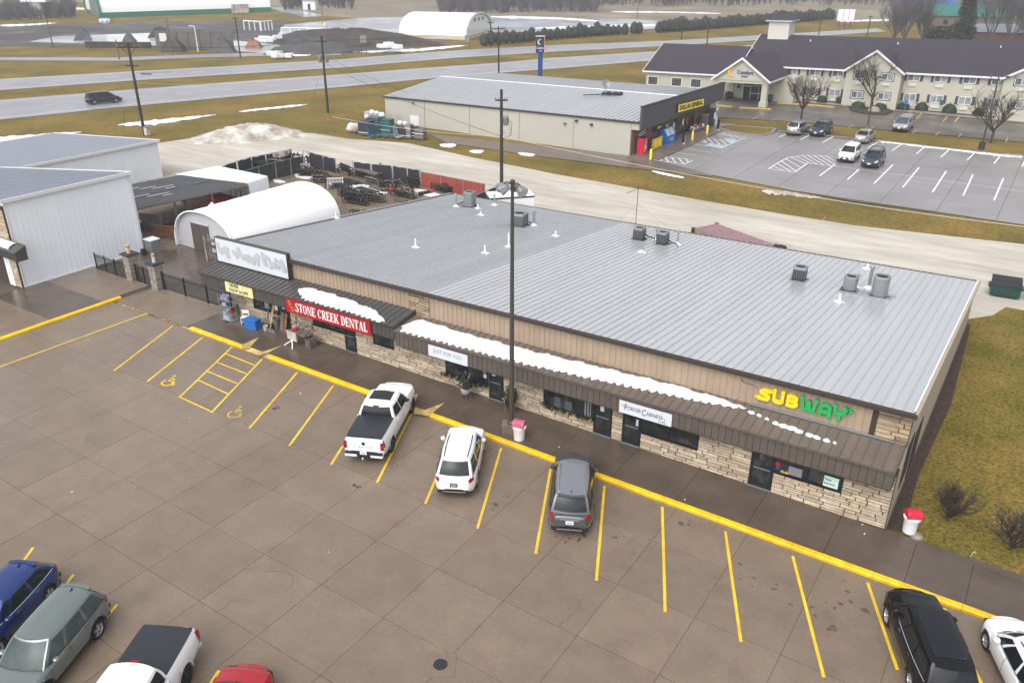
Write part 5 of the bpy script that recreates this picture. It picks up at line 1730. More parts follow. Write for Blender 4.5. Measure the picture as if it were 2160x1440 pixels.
# grey cabinet by the white shop
t = thing('utility_cabinet', 'grey cabinet at the corner of the white shop', 'cabinet', (-57.0, 35.5, 0), 0)
MB().box(-.4, .45, -.35, .4, 0, 1.05).build('body', m_ac, t, world=False)
MB().box(-.45, .5, -.4, .45, 1.05, 1.12).build('lid', m_wpan, t, world=False)
MB().obox((-57.1, 34.75, .25), .35, .3, .4).build('black_crate', m_blkm, label='small black crate on the ground at the white shop corner', cat='crate')
# shade canopy, white container and what stands under them
sc = thing('shade_canopy', 'dark shade cloth canopy on posts behind the white shop', 'canopy', (-63, 41, 0))
Q4 = [at(262, 392, 2.7), at(380, 369, 2.75), at(522, 389, 2.7), at(283, 441, 2.55)]
mb = MB()
N = 10
rows = []
for i in range(N + 1):
 row = []
 for j in range(N + 1):
  a = Q4[0].lerp(Q4[3], i / N)
  b2 = Q4[1].lerp(Q4[2], i / N)
  p = a.lerp(b2, j / N)
  row.append((p.x, p.y, p.z - .10 * sin(pi * i / N) * abs(sin(pi * 3 * j / N)) + .02 * noise1(i * 2.1 + j * 1.3)))
 rows.append(row)
mb.grid(rows)
mb.build('cloth', m_tarp, sc, smooth=50)
for p, q_ in ((Q4[0], Q4[1]), (Q4[1], Q4[2]), (Q4[2], Q4[3]), (Q4[3], Q4[0]), (Q4[0].lerp(Q4[3], .5), Q4[1].lerp(Q4[2], .5))):
 MB().bar(p - Vector((0, 0, .08)), q_ - Vector((0, 0, .08)), .1, .14).build('beam', m_wood3, sc)
for p in (Q4[1], Q4[2], Q4[3], Q4[3].lerp(Q4[2], .33), Q4[3].lerp(Q4[2], .66)):
 MB().bar((p.x, p.y, 0), (p.x, p.y, p.z - .1), .13).build('post', m_wood3, sc)
for i in range(7):
 a = Q4[0].lerp(Q4[3], .2 + .09 * i).lerp(Q4[1].lerp(Q4[2], .2 + .09 * i), .04 + .13 * (i % 4))
 b2 = a + (Q4[1] - Q4[0]).normalized() * (.9 + .5 * (i % 3))
 MB().bar(a + Vector((0, 0, .03)), b2 + Vector((0, 0, .02)), .07, .02).build('snow_streak', m_snow, sc)
wc = thing('white_container', 'open fronted white shed with red carpet inside', 'shed', (-63.6, 48, 0))
P4 = [at(372, 369, 2.6), at(460, 352, 2.6), at(564, 373, 2.5), at(522, 387, 2.45)]
mb = MB().slab([P4[0], P4[1], P4[2], P4[3]], (0, 0, .08))
rf = mb.build('roof', m_wpan, wc, fix=True)
for i in range(1, 6):
 a, b2 = P4[0].lerp(P4[3], i / 6), P4[1].lerp(P4[2], i / 6)
 MB().bar(a + Vector((0, 0, .1)), b2 + Vector((0, 0, .1)), .05, .05).build('roof_seam', m_wpan, rf)
dn = lambda p: Vector((p.x, p.y, 0))
for a, b2, nm, m_ in ((P4[3], P4[2], 'side_wall', m_wpan), (P4[1], P4[2], 'back_wall', m_wpan), (P4[0], P4[1], 'side_wall', m_ac)):
 mb = MB()
 nn = (b2 - a).cross(Vector((0, 0, 1))).normalized() * .06
 mb.slab([dn(a), dn(b2), b2, a], nn)
 mb.build(nm, m_, wc, fix=True)
mb = MB()
for i in range(4):
 a = P4[3].lerp(P4[2], 0) + Vector((-.3 - i * .55, -.12 - i * .1, 0))
 mb.bar(dn(a), (a.x, a.y, 2.4), .09)
for z in (.9, 1.7, 2.35):
 a = P4[3]
 mb.bar((a.x - .2, a.y - .1, z), (a.x - 2.0, a.y - .45, z), .07)
mb.build('open_frame', m_wood3, wc)
mb = MB()
mb.poly([(p.x, p.y, .03) for p in (at(428, 428), at(455, 404), at(530, 410), at(505, 440))])
mb.build('red_carpet', m_carpet, label='red carpet on the floor of the open white shed', cat='carpet')
MB().obox((*at(480, 408).xy, .62), 1.9, .08, 1.2, rz=.3).build('plywood_sheet', m_dsnow, label='pale panel leaning inside the open white shed', cat='panel')
def table(u, v, l, w_, h, rz, mat, label, leg=m_blk, name='table', cat='table', c=None):
 p = c or at(u, v)
 t = thing(name, label, cat, p, rz)
 n_ = max(2, int(w_ / .16))
 for i in range(n_):
  y = -w_ / 2 + w_ * (i + .5) / n_
  MB().box(-l / 2, l / 2, y - w_ / n_ / 2 + .008, y + w_ / n_ / 2 - .008, h - .05, h).build('plank', mat, t, world=False)
 for x_ in (-l / 2 + .1, l / 2 - .1):
  for y in (-w_ / 2 + .06, w_ / 2 - .06):
   MB().bar((x_, y, 0), (x_, y, h - .05), .07).build('leg', leg, t, world=False)
 MB().box(-l / 2 + .1, l / 2 - .1, -.03, .03, h - .13, h - .055).build('apron', leg, t, world=False)
 return t
table(345, 465, 2.6, 1.2, .78, .35, m_wood3, 'dark board table under the shade canopy at left', c=Vector((-62.0, 39.6, 0)))
table(400, 452, 3.2, 1.2, .8, .12, m_acs, 'long slate topped table under the shade canopy', c=Vector((-60.2, 41.6, 0)))
table(420, 440, 2.4, 1.3, .8, .12, m_wood2, 'brown topped table behind the slate topped table', c=Vector((-60.6, 43.4, 0)))
MB().obox((-61.6, 38.7, .75), 2.2, .12, 1.5, rz=.25).build('dark_screen', m_wood3, label='dark brown screen standing behind the tipped bench', cat='screen')
for i, (x_, y_, sx, sy, sz, m_, lab) in enumerate(((-62.6, 37.4, 1.2, .8, .6, m_blkm, 'black crate beside the white shop wall'), (-62.9, 38.6, .8, .7, .9, m_acs, 'slate box under the left end of the shade canopy'), (-60.0, 44.9, 1.0, .6, .7, m_blkm, 'black box under the middle of the shade canopy'), (-62.2, 37.9, .5, .3, .2, m_snow, 'white box on clutter beside the white shop wall'))):
 t = MB().obox((x_, y_, sz / 2 + (.9 if i == 3 else 0)), sx, sy, sz, rz=.2)
 t.build('crate', m_, label=lab, cat='crate')
# tipped wooden bench
t = thing('wooden_bench', 'brown wooden bench tipped on its side by the gravel', 'bench', (-58.9, 38.4, 0), .42)
for i in range(4):
 MB().box(-1.4, 1.4, -.03, .0, .15 + i * .2, .33 + i * .2).build('plank', m_wood2, t, world=False)
for x_ in (-1.1, -.35, .4, 1.15):
 MB().bar((x_, -.06, .1), (x_, -.06, .98), .08, .06).build('brace', m_wood2, t, world=False)
for x_ in (-1.0, .6):
 MB().bar((x_ - .35, -.4, .03), (x_ + .4, .25, .03), .1, .06).build('foot', m_wood3, t, world=False)
MB().box(-1.45, 1.45, -.08, .1, .98, 1.04).build('top_rail', m_wood2, t, world=False)
MB().bar((-1.3, .1, 1.05), (-2.3, .9, 1.0), .07).build('arm', m_wood3, t, world=False)
MB().bar((1.3, .1, 1.0), (.2, 1.4, 1.05), .07).build('arm', m_wood3, t, world=False)
# menu board
p = at(424, 455)
t = thing('notice_board', 'small white notice board on a black stand beside the shelter', 'notice board', (-58.0, 42.2, 0), .4)
MB().box(-.03, .03, -.03, .03, 0, 1.2).build('stand', m_blk, t, world=False)
MB().box(-.36, .36, -.03, .0, 1.0, 2.05).build('panel', m_sign, t, world=False)
mb = MB()
for (x_, z_, r) in ((-.12, 1.3, .12), (.08, 1.22, .14), (.15, 1.42, .09)):
 mb.lathe([(r, -.04), (r, -.035)], c=(x_, 0, z_), n=8, axis='y')
mb.build('printed_picture', m_greyt, t, world=False)
MB().lathe([(.18, 2.06), (.14, 2.2), (.03, 2.26)], n=10).build('lamp_top', m_snow, t, world=False)
# fence with black privacy panels
fp = [at(u, v, 1.62) for u, v in ((452, 356), (500, 339), (530, 331), (560, 325), (590, 319), (614, 314))]
def mesh_fence(P, label, mats, h=1.6, name='screened_fence', lean=0.0):
 t = thing(name, label, 'fence', (P[0].x, P[0].y, 0))
 for p in P:
  MB().tube([(p.x, p.y, 0), (p.x, p.y, h + .06)], .035, 6).build('post', m_galv, t)
 for a, b2, m_ in zip(P[:-1], P[1:], mats):
  MB().tube([(a.x, a.y, h), (b2.x, b2.y, h)], .025, 5).build('top_rail', m_galv, t)
  if m_ is None:
   continue
  d = (Vector((b2.x, b2.y, 0)) - Vector((a.x, a.y, 0)))
  L_ = d.length
  d /= L_
  nn = Vector((-d.y, d.x, 0)) * .02
  a0 = Vector((a.x, a.y, 0))
  if m_ is m_slat:
   n_ = int(L_ / .16)
   for i in range(n_):
    s0, s1 = a0 + d * (L_ * i / n_ + .01), a0 + d * (L_ * (i + 1) / n_ - .01)
    MB().slab([s0 + Vector((0, 0, .06)), s1 + Vector((0, 0, .06)), s1 + Vector((0, 0, h - .05)), s0 + Vector((0, 0, h - .05))], nn).build('slat', m_slat, t)
  else:
   rows = []
   for k in range(7):
    f = .04 + .92 * k / 6
    o_ = .04 * sin(k * 2.3 + a.x)
    rows.append([a0 + d * (L_ * f) + nn * (1 + o_ * 20) + Vector((0, 0, z_ + .03 * sin(k * 1.7 + a.y))) for z_ in (.05, h * .5, h - .06)])
   MB().grid(rows).build('screen_panel', m_, t, smooth=60)
 return t
mesh_fence(fp, 'black screened fence along the left side of the shop yard', [m_scr, m_scr, m_scr, m_scr, m_scr])
fq = [at(u, v, 1.62) for u, v in ((614, 314), (651, 320), (680, 328), (707, 334), (744, 340), (782, 345), (827, 349), (858, 354), (885, 358))]
mesh_fence(fq, 'black screened fence along the back of the shop yard', [None, m_scr, m_scr, None, m_scr, m_scr, m_scr, m_scr])
fr_ = [at(u, v, 1.62) for u, v in ((887, 361), (930, 369), (976, 378), (1022, 387))]
mesh_fence(fr_, 'rust red slatted fence at the right of the shop yard', [m_slat, m_slat, m_slat], name='slatted_fence')
fs_ = [at(u, v, 1.62) for u, v in ((1022, 387), (1047, 392), (1004, 411))]
mesh_fence(fs_, 'short dark fence behind the roof next to the trailer', [None, m_scr])
m_scr2 = M('dark_mesh_screen', (.04, .037, .035), .8, var=.35, scale=3)
fi = [at(u, v, 1.75) for u, v in ((508, 362), (545, 352), (580, 342), (612, 335), (640, 328))]
mesh_fence(fi, 'inner dark mesh screen standing inside the yard', [m_scr2, m_scr2, m_scr2, m_scr2], h=1.75)
# red letters leaning at the fence corner
t = thing('letter_sign', 'white board with red letters at the yard fence corner', 'sign', at(595, 335))
p, q_ = fp[-3], fp[-1]
d = Vector((q_.x - p.x, q_.y - p.y, 0)).normalized()
nn = Vector((d.y, -d.x, 0))
o = Vector((p.x, p.y, 1.0)) + d * .8 + nn * .12
MB().slab([o, o + d * 2.2, o + d * 2.2 + Vector((0, 0, .6)), o + Vector((0, 0, .6))], nn * .04).build('board', m_dsnow, t)
mb = MB()
lettering(mb, 'H', o + nn * .05 + d * .3 + Vector((0, 0, .08)), d, (0, 0, 1), .38, .45, bold=.03)
lettering(mb, 'A', o + nn * .05 + d * 1.5 + Vector((0, 0, .08)), d, (0, 0, 1), .5, .52, bold=.03)
mb.build('lettering', m_red, t)
def garden_bench(c, rz, mat, label, l=1.5, back=True):
 t = thing('garden_bench', label, 'bench', c, rz, group='benches in the shop yard')
 for i in range(3):
  MB().box(-l / 2, l / 2, -.22 + i * .15, -.08 + i * .15, .42, .45).build('seat_slat', mat, t, world=False)
 for x_ in (-l / 2 + .05, l / 2 - .05):
  MB().bar((x_, -.2, 0), (x_, -.2, .62), .06).build('leg', mat, t, world=False)
  MB().bar((x_, .24, 0), (x_, .3, 1.0), .06).build('leg', mat, t, world=False)
  MB().bar((x_, -.22, .62), (x_, .27, .64), .06).build('arm', mat, t, world=False)
 if back:
  MB().box(-l / 2, l / 2, .28, .32, .88, .98).build('top_rail', mat, t, world=False)
  MB().box(-l / 2, l / 2, .25, .29, .5, .56).build('low_rail', mat, t, world=False)
  for i in range(11):
   x_ = -l / 2 + .12 + (l - .24) * i / 10
   MB().bar((x_, .27, .55), (x_, .30, .9), .045).build('baluster', mat, t, world=False)
 return t
garden_bench(at(708, 397), .75, m_white, 'white slatted garden bench in the middle of the yard', 1.6)
garden_bench(at(640, 366), .6, m_dsnow, 'pale iron bench standing on a snow patch in the yard', 1.5)
garden_bench(at(853, 408), 1.0, m_blk, 'black bench in front of the black fence at the right of the yard', 1.7)
table(700, 400, 2.0, .7, .5, .3, m_blkm, 'low black table beside the white garden bench', c=at(722, 398))
table(760, 378, 3.8, 1.0, .95, -.18, m_wood3, 'long brown table along the back fence', c=at(775, 380))
table(760, 415, 2.8, .9, .7, -.15, m_blkm, 'black slatted table in front of the long brown one', c=at(775, 415))
t = table(830, 417, 1.4, .7, .5, -.1, m_wood2, 'small brown table holding green pots', c=at(838, 412))
for i in range(5):
 p = at(824 + i * 7, 404 + i * 1.5, .5)
 MB().lathe([(.12, 0), (.2, .22), (.17, .3), (.05, .33)], c=(p.x, p.y, p.z), n=9).build('pot', m_leaf if i else m_redp, smooth=40, label='green pot on the small brown table in the yard' if i else 'red pot on the small brown table in the yard', cat='pot', group='pots on the yard table')
for i in range(5):
 p = at(886 + i * 6, 412 - i * 1.2)
 MB().lathe([(.14, 0), (.24, .22), (.2, .3), (.05, .33)], c=(p.x, p.y, 0), n=9).build('pot', m_redp if i == 4 else m_leaf, smooth=40, label='red pot at the end of the row on the snow' if i == 4 else 'dark green pot in the row standing on yard snow', cat='pot', group='pots on the yard snow')
for i, (u, v, rx, ry, lab) in enumerate(((775, 398, 2.6, .9, 'snow patch between the two long yard tables'), (588, 383, .9, .4, 'small snow patch beside the white shed'), (900, 408, 2.0, .7, 'snow patch in front of the red slatted fence'), (640, 372, 1.4, .6, 'snow patch under the pale iron bench'), (848, 398, 1.6, .8, 'tan board lying on the yard gravel'))):
 p = at(u, v)
 MB().prism(blob_outline(p, rx, ry, 14, i, -.1, .15), -.04, .05).build('snow_patch' if i < 4 else 'flat_board', m_snow if i < 4 else m_wood4, label=lab, cat='snow' if i < 4 else 'board')
# iron trellises and arches
for i, (u, v, h, lab) in enumerate(((517, 398, 1.9, 'thin iron trellis left of the pale bench'), (600, 372, 2.0, 'iron garden arch over the pale bench'), (648, 360, 2.1, 'tall iron obelisk at the yard corner'), (728, 412, 1.7, 'thin iron trellis right of the shelter'), (763, 407, 1.8, 'iron arch above the black table'), (813, 410, 1.7, 'iron trellis at the right end of the black table'))):
 p = at(u, v)
 t = thing('iron_trellis', lab, 'trellis', p, .4 * i, group='iron trellises in the yard')
 mb = MB()
 for x_ in (-.4, .4):
  for y_ in (-.2, .2):
   mb.tube([(x_, y_, 0), (x_, y_, h * .75), (x_ * .3, y_, h)], .016, 4)
 mb.build('uprights', m_wood, t, world=False)
 mb = MB()
 for k in range(4):
  z = h * (.2 + .16 * k)
  for y_ in (-.2, .2):
   mb.tube([(-.4, y_, z), (.4, y_, z)], .012, 4)
 mb.build('crossbars', m_wood, t, world=False)
# more goods crowding the yard
yr_ = random.Random(52)
def rack(u, v, w_, h, rz, label, m_=m_wood3, z0=0.0):
 t = thing('display_rack', label, 'rack', at(u, v), rz, group='racks in the shop yard')
 for x_ in (-w_ / 2, w_ / 2):
  for y_ in (-.3, .3):
   MB().bar((x_, y_, 0), (x_, y_, h), .06).build('post', m_, t, world=False)
 for k in range(3):
  z = h * (.2 + .36 * k)
  MB().box(-w_ / 2, w_ / 2, -.3, .3, z, z + .04).build('shelf', m_, t, world=False)
  mb = MB()
  x_ = -w_ / 2 + .15
  while x_ < w_ / 2 - .1:
   mb.lathe([(.08, z + .04), (.12, z + .2 + yr_.uniform(0, .12))], c=(x_, yr_.uniform(-.15, .15), 0), n=7)
   x_ += yr_.uniform(.22, .5)
  mb.build('stock', yr_.choice((m_blkm, m_wood, m_acd)), t, world=False)
for a in ((552, 364, 2.6, 1.1, .2, 'dark stocked rack along the left yard fence'), (585, 357, 2.4, 1.1, .2, 'second dark rack along the left yard fence'), (622, 348, 1.8, 1.2, .2, 'tall dark rack near the lettered board'), (665, 352, 2.2, 1.0, .2, 'brown rack behind the pale iron bench'), (690, 358, 2.4, .9, -.3, 'low rack against the back fence at its left'),
   (730, 366, 2.2, .8, -.3, 'low rack against the back fence at its middle'), (812, 372, 2.0, 1.0, -.3, 'rack against the back fence beside the long table'), (872, 392, 1.8, .9, -.2, 'rack against the back fence near the red slats'), (932, 404, 2.6, .7, -.25, 'low rack in front of the red slatted fence'), (975, 408, 2.0, .6, -.25, 'low rack at the right end of the red slatted fence'), (680, 385, 2.0, .8, .6, 'black rack left of the white garden bench'), (750, 430, 2.6, 1.2, .1, 'dark rack at the back end of the hoop shelter'), (656, 372, 2.4, .8, .5, 'low black rack behind the hoop shelter apex'), (700, 388, 2.6, .7, -.3, 'low dark rack behind the white garden bench'), (792, 392, 2.6, .8, -.2, 'dark rack between the long tables'), (822, 398, 2.2, .9, .9, 'dark rack beside the tan board'), (735, 418, 2.4, .9, -.15, 'dark rack between the shelter and the black table'), (790, 424, 2.2, .7, .1, 'low rack near the left edge of the shop roof'), (860, 416, 1.8, .6, -.1, 'low rack between the pots and the shop roof')):
 rack(*a, m_=yr_.choice((m_wood3, m_blkm, m_wood)))
for i, (u, v, l, n_, rz, lab) in enumerate(((620, 352, 2.8, 4, .1, 'pile of dark boards beside the inner screen'), (560, 372, 2.4, 3, .3, 'pile of dark boards behind the white shed'), (740, 386, 2.6, 3, -.2, 'pile of dark boards behind the white bench'), (800, 400, 2.6, 3, -.2, 'pile of boards before the long brown table'), (700, 372, 3.2, 3, -.3, 'pile of boards along the back fence'))):
 t = thing('board_pile', lab, 'boards', at(u, v), rz, group='board piles in the shop yard')
 for k in range(n_ * 3):
  MB().obox((yr_.uniform(-.15, .15), (k % 3) * .26 - .26, .06 + .09 * (k // 3)), l * yr_.uniform(.8, 1), .22, .07, rz=yr_.uniform(-.06, .06)).build('board', yr_.choice((m_wood3, m_wood, m_wood2)), t, world=False)
for i, (u, v, h, lab) in enumerate(((570, 382, 1.7, 'iron plant stand behind the white shed'), (530, 392, 1.6, 'iron plant stand right of the white shed'), (690, 400, 1.5, 'iron plant stand before the white bench'), (800, 388, 1.8, 'iron plant stand beside the long brown table'), (870, 405, 1.5, 'iron plant stand beside the black bench'), (740, 402, 1.5, 'iron plant stand behind the black table'))):
 t = thing('plant_stand', lab, 'stand', at(u, v), i * .5, group='iron plant stands in the yard')
 mb = MB()
 for k in range(3):
  a = 2 * pi * k / 3
  mb.tube([(.35 * cos(a), .35 * sin(a), 0), (.12 * cos(a), .12 * sin(a), h * .6), (.25 * cos(a), .25 * sin(a), h)], .022, 4)
 for z, r in ((h * .3, .24), (h * .6, .14), (h, .25)):
  mb.tube([(r * cos(b_), r * sin(b_), z) for b_ in [2 * pi * j / 8 for j in range(9)]], .018, 4)
 mb.build('iron_frame', m_wood, t, world=False)
# raised timber beds
for i, (u, v, l, rz, lab) in enumerate(((610, 362, 4.2, .05, 'long timber bed edge along the inner mesh screen'), (715, 362, 4.4, -.3, 'brown timber stack along the back fence'), (845, 425, 1.5, .0, 'old grey crate stand at the shelter end'))):
 p = at(u, v)
 t = thing('timber_stack', lab, 'timber', p, rz)
 for k in range(3):
  MB().box(-l / 2 + .1 * k, l / 2 - .05 * k, -.15 + .16 * k, -.02 + .16 * k, 0, .28 - .05 * k).build('timber', m_wood3 if i else m_wood2, t, world=False)
t = thing('log_frame', 'dark wooden shelf frame at the back end of the shelter', 'shelf', (-48.6, 49.6, 0), .1)
for z in (.3, .8, 1.25):
 MB().box(-.7, .7, -.3, .3, z, z + .06).build('shelf', m_blkm, t, world=False)
for x_ in (-.65, .65):
 for y_ in (-.26, .26):
  MB().bar((x_, y_, 0), (x_, y_, 1.3), .09).build('post', m_wood3, t, world=False)
MB().box(.6, .7, -.3, .3, .2, 1.6).build('pale_board', m_dsnow, t, world=False)
# white enclosed trailer, maroon container, dumpster behind the roof
t = thing('cargo_trailer', 'white enclosed trailer showing above the back of the roof', 'trailer', (-38.9, 58.5, 0), -.75)
MB().box(-1.1, 1.1, -1.9, 1.9, .5, 2.25).build('body', m_wpl, t, world=False)
mb = MB()
mb.grid([[(x_, y_, 2.25 + .14 * (1 - (x_ / 1.1) ** 2)) for y_ in (-1.92, 1.92)] for x_ in (-1.12, -.8, -.4, 0, .4, .8, 1.12)])
mb.build('roof', m_wfab, t, world=False, smooth=50)
for x_ in (-1.12, 1.12):
 MB().box(x_ - .03, x_ + .03, -1.95, 1.95, 2.15, 2.27).build('trim', m_blk, t, world=False)
MB().box(-1.0, 1.0, -1.93, -1.905, .55, 2.1).build('rear_door', m_acd, t, world=False)
MB().box(-.25, .25, -.2, .3, 2.38, 2.46).build('roof_vent', m_wpan, t, world=False)
for x_ in (-1.1, 1.1):
 MB().lathe([(.33, -.1), (.33, .1)], c=(x_, 0, .33), n=14, axis='x').build('wheel', m_tire, t, world=False)
P_ = [at(1463, 481, 2.55), at(1512, 471, 2.55), at(1637, 516, 2.55)]
t = thing('shipping_container', 'maroon roofed container behind the back edge of the roof', 'container', (P_[0].x, P_[0].y, 0))
u_ = (P_[2] - P_[1])
v_ = (P_[0] - P_[1])
cor = [P_[1], P_[1] + u_, P_[1] + u_ + v_, P_[0]]
cor = [Vector((c_.x, c_.y, 0)) for c_ in cor]
MB().prism([(c_.x, c_.y) for c_ in cor], .1, 2.5).build('body', m_dsnow if False else m_tan, t)
mb = MB()
n_ = 19
for i in range(n_):
 a, b2 = cor[0].lerp(cor[1], (i + .1) / n_), cor[0].lerp(cor[1], (i + .6) / n_)
 c2, d2 = cor[3].lerp(cor[2], (i + .6) / n_), cor[3].lerp(cor[2], (i + .1) / n_)
 mb.prism([(a.x, a.y), (b2.x, b2.y), (c2.x, c2.y), (d2.x, d2.y)], 2.5, 2.55)
mb.prism([(c_.x, c_.y) for c_ in cor], 2.5, 2.515)
mb.build('corrugated_roof', m_maroon, t)
for c_ in cor:
 MB().box(c_.x - .12, c_.x + .12, c_.y - .12, c_.y + .12, .1, 2.58).build('corner_post', m_trim, t)
p = at(1647, 520, 1.5)
MB().lathe([(.42, -.12), (.46, 0), (.42, .12), (.2, .12)], c=(p.x, p.y, p.z - .1), n=14, axis='z').build('tyre', m_tire, label='black tyre top showing behind the roof edge', cat='tyre')
p = at(2126, 628)
t = thing('dumpster', 'dark green dumpster on the gravel at the right edge', 'dumpster', (p.x - .3, p.y + .5, 0), .1)
t.scale = (.9, .8, .72)
mb = MB()
mb.slab([(-1.0, -.85, .15), (-1.0, .85, .15), (-1.0, .95, 1.45), (-1.0, -.95, 1.15)], (2.0, 0, 0))
mb.build('body', m_green, t, world=False, fix=True)
MB().slab([(-1.03, -1.0, 1.17), (-1.03, -.05, 1.34), (-1.03, -.05, 1.4), (-1.03, -1.0, 1.22)], (2.06, 0, 0)).build('lid', m_blkm, t, world=False, fix=True)
MB().slab([(-1.03, -.02, 1.36), (-1.03, .98, 1.5), (-1.03, .98, 1.56), (-1.03, -.02, 1.42)], (2.06, 0, 0)).build('lid', m_blkm, t, world=False, fix=True)
for x_ in (-1.1, 1.1):
 MB().box(x_ - .08, x_ + .08, -.5, .5, .75, .95).build('lifting_sleeve', m_green, t, world=False)
for i in range(4):
 MB().bar((-.9 + .6 * i, -.87, .25), (-.9 + .6 * i, -.95, 1.05), .07).build('rib', m_green, t, world=False)
t = thing('dumpster', 'second dark dumpster behind the green one at the right edge', 'dumpster', (p.x + 1.9, p.y + 1.2, 0), .1)
t.scale = (.9, .8, .72)
MB().slab([(-1.0, -.85, .15), (-1.0, .85, .15), (-1.0, .95, 1.45), (-1.0, -.95, 1.3)], (2.0, 0, 0)).build('body', m_blkm, t, world=False, fix=True)
MB().slab([(-1.03, -1.0, 1.32), (-1.03, .98, 1.5), (-1.03, .98, 1.56), (-1.03, -1.0, 1.38)], (2.06, 0, 0)).build('lid', m_blkm, t, world=False, fix=True)
# small stake flag on the lawn
p = at(2046, 1174)
t = thing('marker_flag', 'tiny orange marker flag on the lawn by the shrubs', 'flag', p)
MB().tube([(0, 0, 0), (.08, .08, .26)], .008, 4).build('wire', m_white, t, world=False)
MB().box(.08, .16, .08, .085, .21, .26).build('flag', m_orange, t, world=False)
p = at(1932, 1130)
MB().lathe([(.28, -.05), (.26, .06), (.1, .11)], c=(p.x, p.y, -.03), n=10).build('field_stone', m_stone3, smooth=50, label='flat grey stone beside the red lidded bin', cat='stone')
# ================================================================ DISCOUNT STORE
TILT = (0.014, -40.0)
st = thing('discount_store', 'beige walled store with grey ribbed roof and dark front', 'store', (-60, 98, 0))
sx0, sx1, sy0, sy1, syr = -78.4, -41.3, 87.0, 114.5, 99.6
ez, rz_ = 3.92, 5.05
w = MB()
w.box(sx0 + .1, sx1 - .1, sy0 + .1, sy1 - .1, -1, ez - .1)
w.slab([(sx1 - .05, sy0 + .1, ez - .15), (sx1 - .05, sy1 - .1, ez - .15), (sx1 - .05, syr, rz_ - .12)], (-.2, 0, 0))
w.slab([(sx0 + .05, sy0 + .1, ez - .15), (sx0 + .05, sy1 - .1, ez - .15), (sx0 + .05, syr, rz_ - .12)], (.2, 0, 0))
w.build('wall', m_dgw, st, fix=True)
xs = [sx0, -71.5, -64.1, -56.5, -48.8, sx1 + .1]
for a, b in zip(xs[:-1], xs[1:]):
 MB().box(a + .04, b - .04, sy0 - .02, sy0 + .09, -.6, ez - .12).build('wall_panel', m_dgw, st)
for x_ in xs[1:-1]:
 MB().box(x_ - .06, x_ + .06, sy0 - .12, sy0 - .025, -.2, ez - .15).build('downpipe', m_dgw, st)
MB().box(sx0 - .1, sx1 + 1.08, sy0 - .22, sy0 - .02, ez - .2, ez - .02).build('gutter', m_trim, st)
rf = MB()
rf.slab([(sx0 - .1, sy0 - .1, ez - .12), (sx0 - .1, sy0 - .1, ez - .02), (sx0 - .1, syr, rz_ - .02), (sx0 - .1, sy1 + .1, ez - .02), (sx0 - .1, sy1 + .1, ez - .12), (sx0 - .1, syr, rz_ - .14)], (sx1 - sx0 + 1.15, 0, 0))
rf = rf.build('roof', m_roof2, st, fix=True)
_tl = TILT
TILT = None
wd = .61
mb = MB()
pr = [(0, 0), (wd - .12, 0), (wd - .10, .09), (wd - .03, .09), (wd, 0)]
mb.grid([[(x, sy0 - .12, ez + z), (x, syr, rz_ + z), (x, sy1 + .1, ez + z)] for x, z in pr])
msh = mb.mesh('roof_sheet', m_roof, fix=True)
n = int((sx1 + 1.05 - sx0) / wd)
for i in range(n):
 x = sx0 - .05 + i * (sx1 + 1.05 - sx0) / n
 piece('roof_sheet', msh, rf, (x, 0, _tl[0] * (x - _tl[1])))
TILT = _tl
MB().box(sx0 - .05, sx1 + 1.0, syr - .12, syr + .12, rz_ + .03, rz_ + .1).build('ridge_cap', m_wpan, rf)
# rear service door and wall lamps
dgd = MB().box(-74.0, -72.5, sy0 - .06, sy0 - .03, -.5, 1.75).build('door', m_white, st)
MB().box(-72.75, -72.68, sy0 - .12, sy0 - .06, .5, .6).build('handle', m_blk, dgd)
for x_, z_ in ((-73.3, 3.3), (-49.9, 2.75), (-48.3, 3.2), (-46.3, 2.95)):
 MB().box(x_ - .15, x_ + .15, sy0 - .3, sy0 - .02, z_, z_ + .22).build('wall_lamp', m_acd if x_ > -60 and x_ != -49.9 else m_ac, st)
# dark front
fx = -39.95
f = MB()
f.slab([(fx, 86.95, 2.95), (fx, 86.95, 5.55), (fx, 113.0, 5.22), (fx, 113.0, 3.0)], (-.25, 0, 0))
fas = f.build('fascia', m_dgf, st, fix=True)
MB().slab([(fx + .05, 86.9, 5.53), (fx + .05, 86.9, 5.62), (fx + .05, 113.05, 5.29), (fx + .05, 113.05, 5.2)], (-.35, 0, 0)).build('parapet_cap', m_blkm, st, fix=True)
MB().box(sx1 + .1, fx - .252, sy0 - .01, sy0 + .2, 2.95, ez - .12).build('wall_panel', m_dgw, st)
MB().box(sx1 - .1, fx - .252, sy0 + .2, 113, 2.95, 3.03).build('soffit', m_dgw, st)
MB().box(sx1 + .1, sx1 + .2, 87.0, 111.2, -.3, 3.3).build('brick_wall', m_brick, st)
for i in range(6):
 y_ = 96.9 + i * 1.45
 f_ = MB().box(sx1 + .2, sx1 + .3, y_, y_ + 1.42, .08, 2.55).build('window', m_blk, st)
 MB().box(sx1 + .3, sx1 + .31, y_ + .07, y_ + 1.35, .2, 2.45).build('pane', m_glass, f_)
 if i in (1, 3, 4):
  MB().box(sx1 + .31, sx1 + .315, y_ + .2, y_ + .8, 1.0 + .2 * (i % 2), 1.9).build('window_notice', m_sign if i != 4 else m_redp, f_)
TILT = None
sg = thing('sign', 'yellow store sign with black capitals on the dark grey front', 'sign', (fx, 99, 4))
ya, yb = 96.6, 105.0
O = Vector((fx + .02, ya, 3.55))
uy = Vector((0, yb - ya, -.33)).normalized()
W_ = yb - ya
